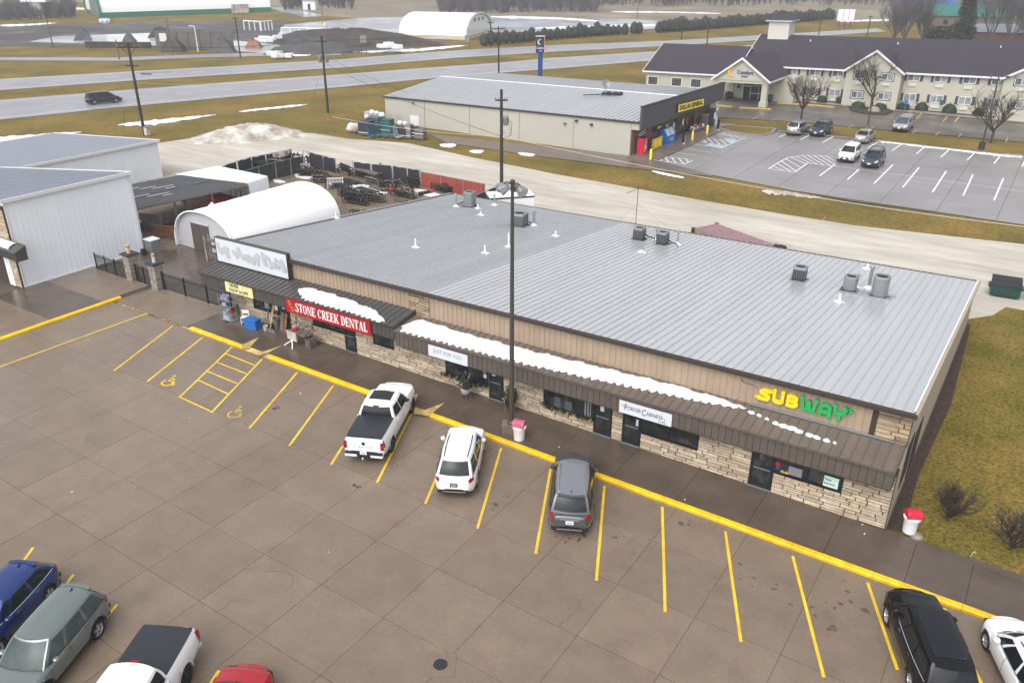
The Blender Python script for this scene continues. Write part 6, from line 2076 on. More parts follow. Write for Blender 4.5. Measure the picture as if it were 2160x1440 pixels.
MB().slab([O, O + uy * W_, O + uy * W_ + Vector((0, 0, 1.02)), O + Vector((0, 0, 1.02))], (.22, 0, 0)).build('sign_case', m_blk, sg, fix=True)
b2 = O + Vector((.225, 0, .06)) + uy * .1
MB().slab([b2, b2 + uy * (W_ - .2), b2 + uy * (W_ - .2) + Vector((0, 0, .9)), b2 + Vector((0, 0, .9))], (.03, 0, 0)).build('sign_face', m_dgy, sg, fix=True)
mb = MB()
lettering(mb, 'DOLLAR GENERAL', b2 + Vector((.04, 0, .17)) + uy * .35, uy, (0, 0, 1), W_ - .9, .6, bold=.055)
mb.build('lettering', m_lett, sg)
t = thing('sign', 'small black and yellow notice low on the store front', 'sign', (sx1 + .25, 93.6, 1.8))
MB().box(sx1 + .22, sx1 + .3, 92.4, 95.2, 1.75, 2.35).build('board', m_blk, t)
MB().box(sx1 + .3, sx1 + .31, 93.9, 94.9, 1.9, 2.2).build('yellow_panel', m_dgy, t)
# machines, cages and bollards on the store walk
t = thing('drink_machine', 'red drink vending machine at the store corner', 'vending machine', (-40.3, 88.3, .08))
MB().box(-.42, .42, -.5, .5, 0, 1.85).build('body', m_redp, t, world=False)
mb = MB()
mb.tube([(.43, -.25, .35), (.43, -.1, .7), (.43, -.2, 1.0), (.43, .05, 1.3), (.43, .0, 1.6)], .045, 5)
mb.box(.425, .435, .1, .3, .6, .9)
mb.build('white_script', m_white, t, world=False)
MB().box(-.44, .44, -.52, .52, 1.85, 1.9).build('top', m_cblk, t, world=False)
t = thing('wall_rail', 'white curved rail on the wall behind the red machine', 'rail', (-41.0, 89.5, 1.4))
for k in range(2):
 MB().tube([Vector((sx1 + .26, 88.7 + 1.8 * i / 8, 1.75 + k * .3 + .28 * sin(pi * .5 * i / 8))) for i in range(9)], .06, 6).build('curved_rail', m_white, t, smooth=50)
t = thing('gas_cage', 'black and yellow gas bottle cage beside the red machine', 'cage', (-40.35, 91.8, .08), pi / 2)
MB().box(-1.5, 1.3, -.4, .35, 0, .12).build('base', m_blk, t, world=False)
mb = MB()
for x_ in [-1.5 + .2 * i for i in range(15)]:
 mb.bar((x_, -.4, .1), (x_, -.4, 1.25), .035)
for z in (.12, .65, 1.25):
 mb.bar((-1.5, -.4, z), (1.3, -.4, z), .05)
mb.build('cage_bars', m_dgy, t, world=False)
MB().box(-1.45, 1.25, -.3, .3, .12, 1.2).build('bottles', m_wood, t, world=False)
MB().box(-1.0, -.1, -.425, -.41, .3, 1.1).build('yellow_panel', m_dgy, t, world=False)
MB().box(.1, 1.1, -.425, -.41, .3, 1.1).build('yellow_panel', m_dgy, t, world=False)
t = thing('ice_box', 'bright blue ice freezer with sloping white doors at the store front', 'ice freezer', (-40.25, 95.4, .08), pi / 2)
MB().slab([(-1.25, -.5, 0), (-1.25, .5, 0), (-1.25, .5, 1.8), (-1.25, .05, 1.8), (-1.25, -.5, 1.0)], (2.5, 0, 0)).build('body', m_blue, t, world=False, fix=True)
for x0_ in (-1.1, .1):
 MB().slab([(x0_, -.46, 1.07), (x0_, .02, 1.77), (x0_, .0, 1.80), (x0_, -.48, 1.10)], (1.0, 0, 0)).build('door', m_bline, t, world=False, fix=True)
mb = MB()
lettering(mb, 'ICE', (-.35, -.505, .35), (1, 0, 0), (0, 0, 1), .9, .38, bold=.03)
mb.build('lettering', m_white, t, world=False)
MB().lathe([(.2, -.06), (.2, .06)], c=(0, .2, 2.05), n=12, axis='y').build('round_topper', m_bline, t, world=False)
goods = random.Random(14)
for i, (y_, sx, sy, sz, m_, lab) in enumerate(((97.4, .5, .6, 1.1, m_blkm, 'black bin left of the store doors'), (97.0, .3, .3, 1.7, m_leafy, 'yellow green display by the store doors'), (104.2, .9, 1.6, .75, m_wpan, 'white wire bin of goods right of the store doors'), (106.0, .8, 1.3, .8, m_ac, 'grey bin of goods along the store front'), (107.5, .7, 1.2, 1.6, m_wood3, 'dark goods rack along the store front'), (105.1, .5, .5, 1.5, m_leaf, 'potted green bush by the store front'))):
 t = thing('goods_bin', lab, 'goods', (-40.3, y_, .08))
 if 'wire bin' in lab or 'grey bin' in lab:
  MB().box(-sx / 2, sx / 2, -sy / 2, sy / 2, .2, sz * .5).build('basket', m_galv, t, world=False)
  for k in range(14):
   MB().obox((goods.uniform(-.3, .3), goods.uniform(-sy / 2, sy / 2) * .8, sz * goods.uniform(.5, .9)), .25, .3, .25, rz=goods.uniform(0, 3)).build('package', goods.choice((m_white, m_enam, m_redp, m_blkm)), t, world=False)
 elif 'bush' in lab or 'display' in lab:
  MB().lathe([(.18, 0), (.24, .4)], n=10).build('pot', m_blkm, t, world=False)
  foliage(MB(), (0, 0, sz * .65), (.3, .3, sz * .4), 90, goods, .16).build('leaves', m_, t, world=False)
 else:
  MB().box(-sx / 2, sx / 2, -sy / 2, sy / 2, 0, sz).build('body', m_, t, world=False)
  MB().box(-sx / 2 - .03, sx / 2 + .03, -sy / 2 - .03, sy / 2 + .03, sz, sz + .06).build('top', m_ac, t, world=False)
t = thing('kiosk', 'white and blue water kiosk at the far end of the store front', 'kiosk', (-40.1, 109.6, .08))
MB().box(-.5, .5, -.7, .7, 0, 2.1).build('body', m_acd, t, world=False)
MB().box(.5, .56, .0, .75, 0, 2.3).build('side_panel', m_sign, t, world=False)
MB().box(.56, .565, .15, .6, 1.2, 1.9).build('blue_emblem', m_blue, t, world=False)
MB().box(.5, .54, -.6, -.1, .9, 1.7).build('shelf_panel', m_wpan, t, world=False)
for u, v, m_, lab in ((1372, 337, m_dgy, 'leftmost yellow bollard in front of the gas cage'), (1460, 297, m_dgy, 'middle yellow bollard by the white stripes'), (1491, 284, m_dgy, 'rightmost yellow bollard before the store doors'), (1442, 305, m_wpan, 'white sign post with black band in front of the ice freezer'), (1515, 276, m_wpan, 'white sign post with black band at the far store corner')):
 p = at(u, v)
 t = thing('bollard', lab, 'bollard', p, 0, group='bollards in front of the store')
 MB().lathe([(.14, 0), (.14, 1.12), (.1, 1.2)], n=10).build('post', m_, t, world=False, smooth=40)
 if m_ is m_wpan:
  MB().box(-.17, .17, -.19, -.15, .25, 1.45).build('sign_panel', m_lett, t, world=False)
# dish and frame on the store roof
p = Vector((-50.0, 97.2, 4.78))
t = thing('satellite_dish', 'grey satellite dish on a black ballast frame on the store roof', 'dish', p, .3)
MB().tube([(0, 0, 0), (0, 0, 1.0)], .06, 8).build('mast', m_galv, t, world=False)
mb = MB()
for r0 in range(1):
 R = Matrix.Rotation(.5, 3, 'Z') @ Matrix.Rotation(radians(65), 3, 'X')
 rows = []
 for (r, h) in ((.02, .0), (.2, .03), (.36, .09), (.52, .18)):
  rows.append([Vector((0, 0, 1.25)) + R @ Vector((r * cos(a), r * 1.1 * sin(a), h)) for a in [2 * pi * i / 18 for i in range(18)]])
 mb.grid(rows, close=True)
mb.build('reflector', m_ac, t, world=False, smooth=60)
MB().tube([Vector((0, 0, 1.0)), Vector((0, 0, 1.25)) + R @ Vector((0, -.4, .8))], .03, 5).build('feed_arm', m_galv, t, world=False)
mb = MB()
for y_ in (-.5, .5):
 mb.bar((-.4, y_, .1), (2.2, y_, .1), .14)
for x_ in (-.3, .5, 1.3, 2.1):
 mb.bar((x_, -.7, .18), (x_, .7, .18), .12)
mb.bar((-2.6, -1.4, .0), (-.3, -.4, .05), .1)
mb.build('ballast_frame', m_blkm, t, world=False)
for x_ in (.2, 1.0, 1.7):
 MB().box(x_, x_ + .5, -.4, .4, .2, .36).build('ballast_block', m_acd, t, world=False)
# ---------------------------------------------------------------- stock trolleys and heaped goods at the back of the store
proto = None
def trolley(p, rz, label, mat=None, lean=0.0):
 t = thing('stock_trolley', label, 'trolley', p, rz, group='blue stock trolleys behind the store')
 m_ = mat or m_cyan
 mb = MB()
 for x_ in (-.3, .3):
  mb.tube([(x_, 0, .15), (x_, lean, 1.45), (x_ * .6, lean * 1.05, 1.6)], .028, 5)
 for z in (.35, .6, .85, 1.1, 1.35):
  mb.tube([(-.3, lean * z / 1.5, z), (.3, lean * z / 1.5, z)], .022, 4)
 mb.tube([(-.18, lean * 1.05, 1.6), (.18, lean * 1.05, 1.6)], .028, 5)
 mb.build('back_frame', m_, t, world=False)
 mb = MB()
 mb.box(-.32, .32, -1.0, .02, .14, .18)
 for i in range(5):
  mb.box(-.32, .32, -.98 + .2 * i, -.88 + .2 * i, .18, .2)
 mb.build('deck', m_, t, world=False)
 for x_ in (-.27, .27):
  for y_ in (-.9, -.1):
   MB().lathe([(.07, -.025), (.07, .025)], c=(x_, y_, .07), n=8, axis='x').build('wheel', m_tire, t, world=False)
 return t
tp = [(783, 291, .5, None), (796, 289, .2, None), (812, 291, .5, None), (826, 291, .2, None), (836, 293, -.1, m_bline), (806, 265, .3, m_galv), (824, 266, .1, m_galv), (845, 268, .0, m_galv)]
dsc = ['blue stock trolley leaning at the left of the heap', 'second blue trolley of the heap behind the store', 'bright blue trolley in the middle of the heap', 'blue trolley beside the stacked bags', 'pale blue trolley right of the middle of the heap', 'grey hoop topped trolley against the store wall', 'second grey hoop topped trolley against the store wall', 'grey trolley standing alone near the white door']
for (u, v, rz, m_), lab in zip(tp, dsc):
 trolley(at(u, v), rz + pi, lab, m_, lean=.15)
rk_ = random.Random(17)
for i, (u, v, sx, sy, sz, m_, lab) in enumerate(((774, 283, 1.5, 1.6, 1.7, m_acd, 'dark covered pallet at the left of the heap'), (792, 276, 1.8, 1.4, 1.8, m_acs, 'slate covered pallet behind the blue trolleys'), (806, 276, 1.6, 1.4, 1.5, m_acd, 'dark pallet in the middle of the heap'), (818, 278, 1.4, 1.2, 1.6, m_teal, 'teal covered pallet right of the middle'), (842, 287, .7, .7, 1.2, m_blkm, 'black crate stack beside the pale trolley'), (852, 290, 1.1, .9, 1.3, m_wood, 'dark brown crate stack behind the store'), (864, 291, .8, .9, 1.7, m_ac, 'grey shelf cage behind the store'), (875, 291, .9, .9, 1.4, m_wood, 'brown cage of boxes behind the store'), (888, 293, 1.2, .9, 1.3, m_wood3, 'brown framed cage at the right of the heap'), (790, 262, 2.6, .8, 1.6, m_enam, 'rack of grey drums at the store corner'))):
 p = at(u, v)
 t = thing('goods_stack', lab, 'goods stack', p, .15, group='heaped goods behind the store')
 MB().box(-sx / 2, sx / 2, -sy / 2, sy / 2, .12, sz).build('load', m_, t, world=False)
 for k in range(3):
  MB().box(-sx / 2 - .02, sx / 2 + .02, -sy / 2 - .02, -sy / 2 + .08 + k * .0, .3 + k * sz * .28, .36 + k * sz * .28).build('band', rk_.choice((m_ac, m_acd, m_wpan)), t, world=False)
 MB().box(-sx / 2, sx / 2, -sy / 2, sy / 2, 0, .12).build('pallet', m_wood3, t, world=False)
for i, (u, v, r, z, lab) in enumerate(((742, 278, .75, 0, 'white bulging bag at the far left of the heap'), (752, 280, .8, 0, 'grey white bag second from the left'), (787, 270, .4, 1.75, 'white bag on top of the slate pallet'), (797, 271, .35, 1.75, 'smaller white bag on the slate pallet'), (808, 274, .5, 1.5, 'large white bag on the dark pallet'), (845, 285, .4, 1.2, 'white bag on the black crates'), (855, 287, .35, 1.3, 'white bag on the dark brown crates'), (775, 279, .35, 1.7, 'crumpled grey wrap on the leftmost pallet'), (735, 276, .3, 0, 'pale wrap lying on the grass at the heap end'))):
 p = at(u, v)
 mb = MB()
 rows = []
 for k in range(6):
  a = pi * k / 5
  rows.append([(p.x + r * sin(a) * cos(b_) * (1 + .25 * sin(3 * b_ + i)), p.y + .7 * r * sin(a) * sin(b_), z + r * .75 - r * .75 * cos(a) * (1 + .12 * sin(2 * b_))) for b_ in [2 * pi * j / 10 for j in range(10)]])
 mb.grid(rows, close=True)
 mb.build('plastic_bag', m_dsnow if i in (1, 7) else m_snow, smooth=80, label=lab, cat='bag', group='bags in the heap behind the store')
# ================================================================ HOTEL
TILT = (0.024, -40.0)
ho = thing('hotel', 'two storey cream hotel with plum grey roofs', 'hotel', (-25, 145, 0))
HY, HE = 138.6, 5.0
X0, X1 = -46.2, 16
w = MB()
w.box(X0, X1, HY, 155, -1.5, HE - .05)
w.slab([(X0, HY, HE - .06), (X0, 155, HE - .06), (X0, 147.2, 8.75)], (.2, 0, 0))
w.box(-61.6, X0 + .01, 134.6, 149, -1.5, 3.45)
w.slab([(-61.6, 134.6, 3.44), (-61.6, 149, 3.44), (-61.6, 141.8, 7.0)], (.2, 0, 0))
w.build('wall', m_hw, ho, fix=True)
def gable_roof(parent, x0, x1, ya, yb, ze, zr, name='roof', ov=.45, mat=m_hr):
 ym = (ya + yb) / 2
 s_ = (zr - ze) / (ym - ya)
 mb = MB()
 a, b = ya - ov, yb + ov
 za = ze - ov * s_
 mb.slab([(x0, a, za), (x0, ym, zr), (x0, b, za), (x0, b, za - .22), (x0, ym, zr - .22), (x0, a, za - .22)], (x1 - x0, 0, 0))
 o = mb.build(name, mat, parent, fix=True)
 mb = MB()
 mb.box(x0, x1, a - .09, a - .005, za - .26, za + .0)
 for xx in (x0 - .07, x1 - .01):
  mb.slab([(xx, a, za + .03), (xx, ym, zr + .03), (xx, b, za + .03), (xx, b, za - .25), (xx, ym, zr - .25), (xx, a, za - .25)], (.08, 0, 0))
 mb.build('eave_trim', m_white, o, fix=True)
 return o
gable_roof(ho, X0 - .5, X1, HY, 155.4, HE, 8.85)
gable_roof(ho, -62.1, X0 - .05, 134.6, 149, 3.75, 7.3)
def cross_gable(x0, x1, yf, depth_y, ze, zr, nm, wallz0=-1.5, wall=True):
 """gable facing the camera: ridge runs back into the main roof"""
 xm = (x0 + x1) / 2
 ov = .4
 s_ = (zr - ze) / (xm - x0)
 mb = MB()
 a, b = x0 - ov, x1 + ov
 za = ze - ov * s_
 mb.slab([(a, yf - .4, za), (xm, yf - .4, zr), (b, yf - .4, za), (b, yf - .4, za - .2), (xm, yf - .4, zr - .2), (a, yf - .4, za - .2)], (0, depth_y - yf + .4, 0))
 o = mb.build('gable_roof', m_hr, ho, fix=True)
 mb = MB()
 mb.slab([(a - .02, yf - .48, za + .05), (xm, yf - .48, zr + .06), (b + .02, yf - .48, za + .05), (b + .02, yf - .48, za - .28), (xm, yf - .48, zr - .3), (a - .02, yf - .48, za - .28)], (0, .075, 0))
 mb.box(a - .05, a, yf - .45, HY - .3, za - .25, za + .02)
 mb.box(b, b + .05, yf - .45, HY - .3, za - .25, za + .02)
 mb.build('barge_board', m_white, o, fix=True)
 mb = MB()
 if wall:
  mb.slab([(x0, yf, wallz0), (x0, yf, ze - .1), (xm, yf, zr - .22), (x1, yf, ze - .1), (x1, yf, wallz0)], (0, HY - yf + .2, 0))
 else:
  mb.slab([(x0, yf, ze - .35), (x0, yf, ze - .1), (xm, yf, zr - .22), (x1, yf, ze - .1), (x1, yf, ze - .35)], (0, .3, 0))
 mb.build('gable_wall', m_hw, ho, fix=True)
 return o
cross_gable(-29.6, -21.8, 136.6, 146, 5.15, 7.95, 'bay')
cross_gable(-8.6, 3.0, 136.6, 146.2, 5.05, 8.3, 'bay')
def hotel_window(xc, zc, y, wd=1.75, h=1.02, shut=True, frame=m_white, ac=True, curtain=None):
 f = MB()
 x0, x1, z0, z1 = xc - wd / 2, xc + wd / 2, zc - h / 2, zc + h / 2
 f.box(x0, x1, y - .01, y + .05, z0, z1)
 for a, b, c_, d in ((x0, x1, z0, z0 + .09), (x0, x1, z1 - .09, z1), (x0, x0 + .09, z0, z1), (x1 - .09, x1, z0, z1), (xc - .045, xc + .045, z0 + .09, z1 - .09)):
  f.box(a, b, y - .07, y - .012, c_ + (.0 if b - a > 1 else .002), d - (.0 if b - a > 1 else .002))
 o = f.build('window', frame, ho)
 MB().box(x0 + .09, xc - .045, y - .03, y - .012, z0 + .09, z1 - .09).build('pane', m_glassl if curtain else m_glassm, o)
 MB().box(xc + .045, x1 - .09, y - .03, y - .012, z0 + .09, z1 - .09).build('pane', m_glassl, o)
 if shut:
  for xx in (x0 - .42, x1 + .04):
   mb = MB()
   mb.box(xx, xx + .38, y - .05, y - .003, z0 - .02, z1 + .02)
   for k in range(6):
    mb.box(xx + .05, xx + .33, y - .07, y - .051, z0 + .08 + k * .15, z0 + .16 + k * .15)
   mb.build('shutter', m_shut, o)
 else:
  mb = MB()
  for a, b, c_, d in ((x0 - .1, x1 + .1, z0 - .1, z0 - .003), (x0 - .1, x1 + .1, z1 + .003, z1 + .1), (x0 - .1, x0 - .003, z0, z1), (x1 + .003, x1 + .1, z0, z1)):
   mb.box(a, b, y - .05, y + .0, c_, d)
  mb.build('surround', m_shut, o)
 if ac:
  g = MB().box(xc - .55, xc + .55, y - .16, y, z0 - .72, z0 - .32)
  g = g.build('ac_grille', m_acw, o)
 return o
for xc in (-20.4, -16.75, -13.0, -9.35, -38.3, -34.7, -31.25):
 hotel_window(xc, 4.17, HY, h=1.12, ac=True)
for xc in (-20.4, -16.75, -13.0, -9.35, -38.3, -34.7, -31.25):
 hotel_window(xc, 1.25, HY, h=1.12, curtain=True)
for xc in (-27.5, -23.7):
 hotel_window(xc, 4.2, 136.6, shut=False)
 hotel_window(xc, 1.45, 136.6, shut=False)
for xc in (-6.4, -.5):
 hotel_window(xc, 4.5, 136.6, shut=False)
 hotel_window(xc, 1.45, 136.6, shut=False)
for x_ in (-29.72, -21.7, -8.7):
 MB().box(x_ - .07, x_ + .07, HY - .12, HY - .01, -.5, 5.1).build('downpipe', m_ac if x_ > -25 else m_hw, ho)
for x_ in (-37.9, -24.6, -10.6):
 MB().lathe([(.09, 7.0), (.09, 8.35)], c=(x_, 145.3, 0), n=8).build('roof_vent', m_white, ho)
# gridded lobby windows of the left wing
for xc in (-60.3, -56.0, -52.6):
 f = MB()
 y = 134.6
 x0, x1, z0, z1 = xc - .95, xc + .95, 1.2, 2.65
 for a, b, c_, d in ((x0, x1, z0, z0 + .12), (x0, x1, z1 - .12, z1), (x0, x0 + .12, z0 + .12, z1 - .12), (x1 - .12, x1, z0 + .12, z1 - .12)):
  f.box(a, b, y - .08, y, c_, d)
 o = f.build('window', m_white, ho)
 MB().box(x0 + .12, x1 - .12, y - .03, y - .005, z0 + .12, z1 - .12).build('pane', m_glass, o)
 mb = MB()
 for k in range(1, 5):
  xx = x0 + .12 + (x1 - x0 - .24) * k / 5
  mb.box(xx - .02, xx + .02, y - .055, y - .032, z0 + .12, z1 - .12)
 for k in range(1, 5):
  zz = z0 + .12 + (z1 - z0 - .24) * k / 5
  mb.box(x0 + .12, x1 - .12, y - .06, y - .056, zz - .02, zz + .02)
 mb.build('muntins', m_ac, o)
# entrance porch
pz = cross_gable(-47.0, -38.6, 127.8, 141.5, 4.0, 7.0, 'porch', wall=False)
mb = MB()
mb.box(-47.0, -38.6, 127.9, 128.2, 3.25, 3.75)
mb.box(-47.0, -38.6, 128.2, 136, 3.6, 3.75)
mb.box(-38.9, -38.6, 128.2, 136, 3.25, 3.6)
mb.build('porch_beam', m_hw, ho)
for x_, y_ in ((-39.1, 128.4), (-46.6, 128.4)):
 MB().box(x_ - .42, x_ + .42, y_ - .42, y_ + .42, -.6, 3.25).build('porch_column', m_hw, ho)
 MB().box(x_ - .55, x_ + .55, y_ - .55, y_ + .55, -.6, .7).build('column_base', m_hw, ho)
MB().box(-46.5, -36.5, 134.8, 138.55, -1, 3.6).build('entrance_wall', m_hw, ho)
mb = MB()
mb.box(-44.6, -40.6, 134.68, 134.79, -.5, 3.3)
dr_ = mb.build('door', m_white, ho)
for a, b, c_, d in ((-44.5, -43.4, -.2, 1.9), (-43.3, -42.05, -.2, .85), (-41.95, -40.7, -.2, .85), (-43.3, -42.05, .95, 1.95), (-41.95, -40.7, .95, 1.95), (-44.5, -42.7, 2.1, 3.2), (-42.6, -40.7, 2.1, 3.2)):
 MB().box(a, b, 134.66, 134.679, c_, d).build('pane', m_glass, dr_)
MB().box(-45.6, -45.2, 134.72, 134.79, 1.5, 2.1).build('wall_lamp', m_blk, ho)
# tower
mb = MB()
mb.box(-45.1, -41.7, 145.6, 148.8, 7.2, 11.0)
mb.build('cupola', m_acw, ho)
mb = MB()
mb.box(-45.6, -41.2, 145.1, 149.3, 11.0, 11.18)
mb.build('cupola_eave', m_white, ho)
mb = MB()
a = [(-45.65, 145.05, 11.18), (-41.15, 145.05, 11.18), (-41.15, 149.35, 11.18), (-45.65, 149.35, 11.18), (-43.4, 147.2, 12.6)]
mb.add(a, [(3, 2, 1, 0), (0, 1, 4), (1, 2, 4), (2, 3, 4), (3, 0, 4)])
mb.build('cupola_roof', m_hr, ho)
TILT = None
s_ = thing('sign', 'hotel name in dark letters with an orange emblem on the porch gable', 'sign', (-42.5, 127.7, 4.6))
mb = MB()
lettering(mb, 'Comfort', (-43.5, 127.74, 4.5), (1, 0, 0), (0, 0, 1), 2.5, .58, bold=.025, depth=.05)
mb.build('lettering', m_navy, s_)
mb = MB()
lettering(mb, 'INN', (-42.75, 127.74, 4.06), (1, 0, 0), (0, 0, 1), .95, .3, bold=.02, depth=.05)
mb.build('lettering', m_lett, s_)
def crescent(o, ux, r, y_th=.06):
 mb = MB()
 ux = Vector(ux)
 nn = ux.cross(Vector((0, 0, 1)))
 n_ = 14
 for i in range(n_):
  t0, t1 = radians(60 + 230 * i / n_), radians(60 + 230 * (i + 1) / n_)
  th = lambda t: r * (.52 * max(0, sin((t - radians(60)) / radians(230) * pi)) ** .7 + .03)
  pt = lambda t, q_: Vector(o) + ux * ((r - q_) * cos(t)) + Vector((0, 0, (r - q_) * sin(t) * 1.05))
  mb.slab([pt(t0, 0), pt(t1, 0), pt(t1, th(t1)), pt(t0, th(t0))], nn * y_th, mi=0 if i < n_ * .45 else 1)
 return mb
crescent((-44.3, 127.74, 4.72), (1, 0, 0), .68).build('emblem', [m_dgy, m_orange], s_, fix=True)
# shrubs along the hotel
rs_ = random.Random(31)
def round_shrub(p, rx, rz, label, mat=m_leaf, group='clipped shrubs along the hotel'):
 t = thing('clipped_shrub', label, 'shrub', p, 0, group=group)
 mb = MB()
 rows = []
 for k in range(6):
  a = pi * .5 * k / 5
  rows.append([(rx * cos(a * .98) * cos(b_) * (1 + .05 * sin(5 * b_)), rx * cos(a * .98) * sin(b_), rz * (.1 + .9 * sin(a))) for b_ in [2 * pi * j / 12 for j in range(12)]])
 mb.grid(rows, close=True)
 foliage(mb, (0, 0, rz * .5), (rx * 1.06, rx * 1.06, rz * .58), 160, rs_, .22)
 mb.build('foliage', mat, t, world=False)
 MB().tube([(0, 0, -.05), (0, 0, rz * .4)], .08, 6).build('stem', m_bark, t, world=False)
tag_s = ['under the left hotel window beside the bay', 'left of the third lower window right of the bay', 'between lower windows further right', 'behind the right bare tree', 'right of the far right bare tree']
for i, (u, v, rx, rz, lab) in enumerate(((1904, 232, .85, 1.1, 'clipped shrub just right of the hotel bay'), (1943, 233, .95, 1.2, 'clipped shrub second right of the hotel bay'), (2002, 238, 1.1, 1.35, 'large clipped shrub third right of the hotel bay'), (2064, 243, 1.05, 1.25, 'clipped shrub behind the right hand lamp post'), (2112, 244, .9, 1.1, 'clipped shrub behind the right hand bare tree'), (1772, 219, .75, 1.1, 'clipped shrub at the left corner of the hotel bay'), (1733, 217, .8, 1.1, 'clipped shrub left of the hotel bay'), (1537, 206, .7, .9, 'clipped shrub at the hotel porch'), (1810, 229, 1.0, 1.0, 'low dark shrub left in the hotel bed'), (1856, 231, .9, .9, 'low dark shrub right in the hotel bed'))):
 round_shrub(at(u, v), rx, rz, lab)
for i, (u, v, lab) in enumerate(((1405, 186, 'flat topped evergreen left of the lobby windows'), (1438, 187, 'flat topped evergreen in front of the lobby windows'))):
 round_shrub(at(u, v), 1.7, 1.1, lab, group='low evergreens by the lobby')
p = at(1843, 236)
MB().lathe([(.9, -.1), (.85, .35), (.5, .7), (.1, .78)], c=(p.x, p.y, 0), n=9).build('boulder', m_stone3, smooth=40, label='grey boulder in the bed in front of the hotel bay', cat='boulder')
p = at(1624, 214)
MB().lathe([(.35, 0), (.4, .9), (.3, 1.05)], c=(p.x, p.y, 0), n=10).build('litter_bin', m_acd, smooth=40, label='dark round bin at the hotel entrance', cat='litter bin')
for u, v, m_, lab in ((1907, 236, m_blue, 'small blue parking sign left of the hotel windows'), (1982, 237, m_teal, 'small teal parking sign in front of the hotel'), (2048, 240, m_white, 'small white parking sign in front of the hotel')):
 p = at(u, v)
 t = thing('parking_sign', lab, 'sign', p)
 MB().tube([(0, 0, 0), (0, 0, 1.6)], .03, 5).build('post', m_galv, t, world=False)
 MB().box(-.25, .25, -.04, -.01, 1.1, 1.75).build('plate', m_, t, world=False)
# lamp posts of the car parks
for u, v, ut, vt, lab in ((1828, 277, 1835, 163, 'slim black lamp post in front of the left bare tree'), (2070, 313, 2111, 163, 'black twin lamp post at the right of the store car park'), (1366, 187, 1363, 133, 'black lamp post at the left end of the hotel')):
 p = at(u, v)
 h = height(p, ut, vt)
 t = thing('lamp_post', lab, 'lamp post', p, 0, group='black lamp posts of the car parks')
 MB().lathe([(.11, 0), (.07, h)], n=8).build('pole', m_bronze, t, world=False)
 MB().lathe([(.35, -.1), (.35, .75)], n=12).build('base', m_concr if u < 1900 else m_acd, t, world=False)
 arms = ((-.9, 0), (.9, 0)) if u > 2000 else ((.35, 0),)
 for dx, dy in arms:
  MB().tube([(0, 0, h - .3), (dx * .7, dy, h - .25), (dx, dy, h)], .035, 5).build('arm', m_bronze, t, world=False)
  MB().lathe([(.26, h), (.26, h + .14), (.1, h + .2)], c=(dx, dy, 0), n=10).build('lamp_head', m_bronze, t, world=False)
# ================================================================ BARE TREES
def bare_tree(p, h, spread, label, seed, name='bare_tree', cat='tree', levels=5, r0=.16, trunk_h=.22, multi=3, mat=m_bark, group=None, up=.55, n0=7, kids=(3, 4)):
 rn = random.Random(seed)
 t = thing(name, label, cat, p, 0, group)
 tr, cr = MB(), MB()
 th = h * trunk_h
 tr.tube([(0, 0, -.1), (rn.uniform(-.1, .1), 0, th * .5), (rn.uniform(-.15, .15), 0, th)], r0, 7, r1=r0 * .8)
 def grow(a, d, l, r, lv):
  nseg = 3 if lv > 1 else 2
  pts = [a]
  dd = d.copy()
  for i in range(nseg):
   dd = (dd + Vector((rn.uniform(-.22, .22), rn.uniform(-.22, .22), rn.uniform(-.04, .16)))).normalized()
   pts.append(pts[-1] + dd * l / nseg)
  (cr).tube(pts, r, 4 if lv > 1 else 3, r1=max(.005, r * .55), cap=False)
  if lv <= 0:
   return
  for k in range(rn.randint(*kids)):
   i = rn.randint(1, nseg)
   b = pts[i]
   a_ = rn.uniform(0, 2 * pi)
   side = Vector((cos(a_), sin(a_), rn.uniform(-.1, .5)))
   nd = (dd * .9 + side * rn.uniform(.45, .85)).normalized()
   nd.z = abs(nd.z) * .6 + up * .5
   grow(b, nd.normalized(), l * rn.uniform(.55, .8), max(.006, r * .58), lv - 1)
 for k in range(n0):
  a_ = 2 * pi * k / n0 + rn.uniform(-.3, .3)
  tilt = rn.uniform(.25, .95) * spread
  d = Vector((cos(a_) * tilt, sin(a_) * tilt, 1)).normalized()
  grow(Vector((0, 0, th * rn.uniform(.75, 1.0))), d, h * (1 - trunk_h) * rn.uniform(.42, .52), r0 * .5, levels - 1)
 tr.build('trunk', mat, t, world=False, smooth=60)
 cr.build('crown', mat, t, world=False)
 return t
bare_tree(at(1690, 252), 7.0, 1.25, 'bare tree between the silver car and the hotel', 3, levels=5, r0=.17)
bare_tree(at(1838, 228), 8.4, 1.1, 'bare tree standing in the bed before the hotel bay', 4, levels=5, r0=.22)
bare_tree(at(2090, 300), 7.0, 1.4, 'wide bare tree at the right edge behind the car park', 5, levels=5, r0=.17)
bare_tree(at(1501, 190), 3.2, .9, 'small bare tree at the left of the hotel porch', 6, levels=4, r0=.08)
bare_tree(at(2000, 1098, -.03), 1.75, 1.3, 'leafless dark shrub on the lawn nearer the litter bin', 7, name='bare_shrub', cat='shrub', levels=5, r0=.075, trunk_h=.12, n0=9, group='leafless shrubs on the lawn')
bare_tree(at(2133, 1160, -.03), 1.75, 1.2, 'leafless dark shrub on the lawn at the right edge', 8, name='bare_shrub', cat='shrub', levels=5, r0=.075, trunk_h=.12, n0=9, group='leafless shrubs on the lawn')
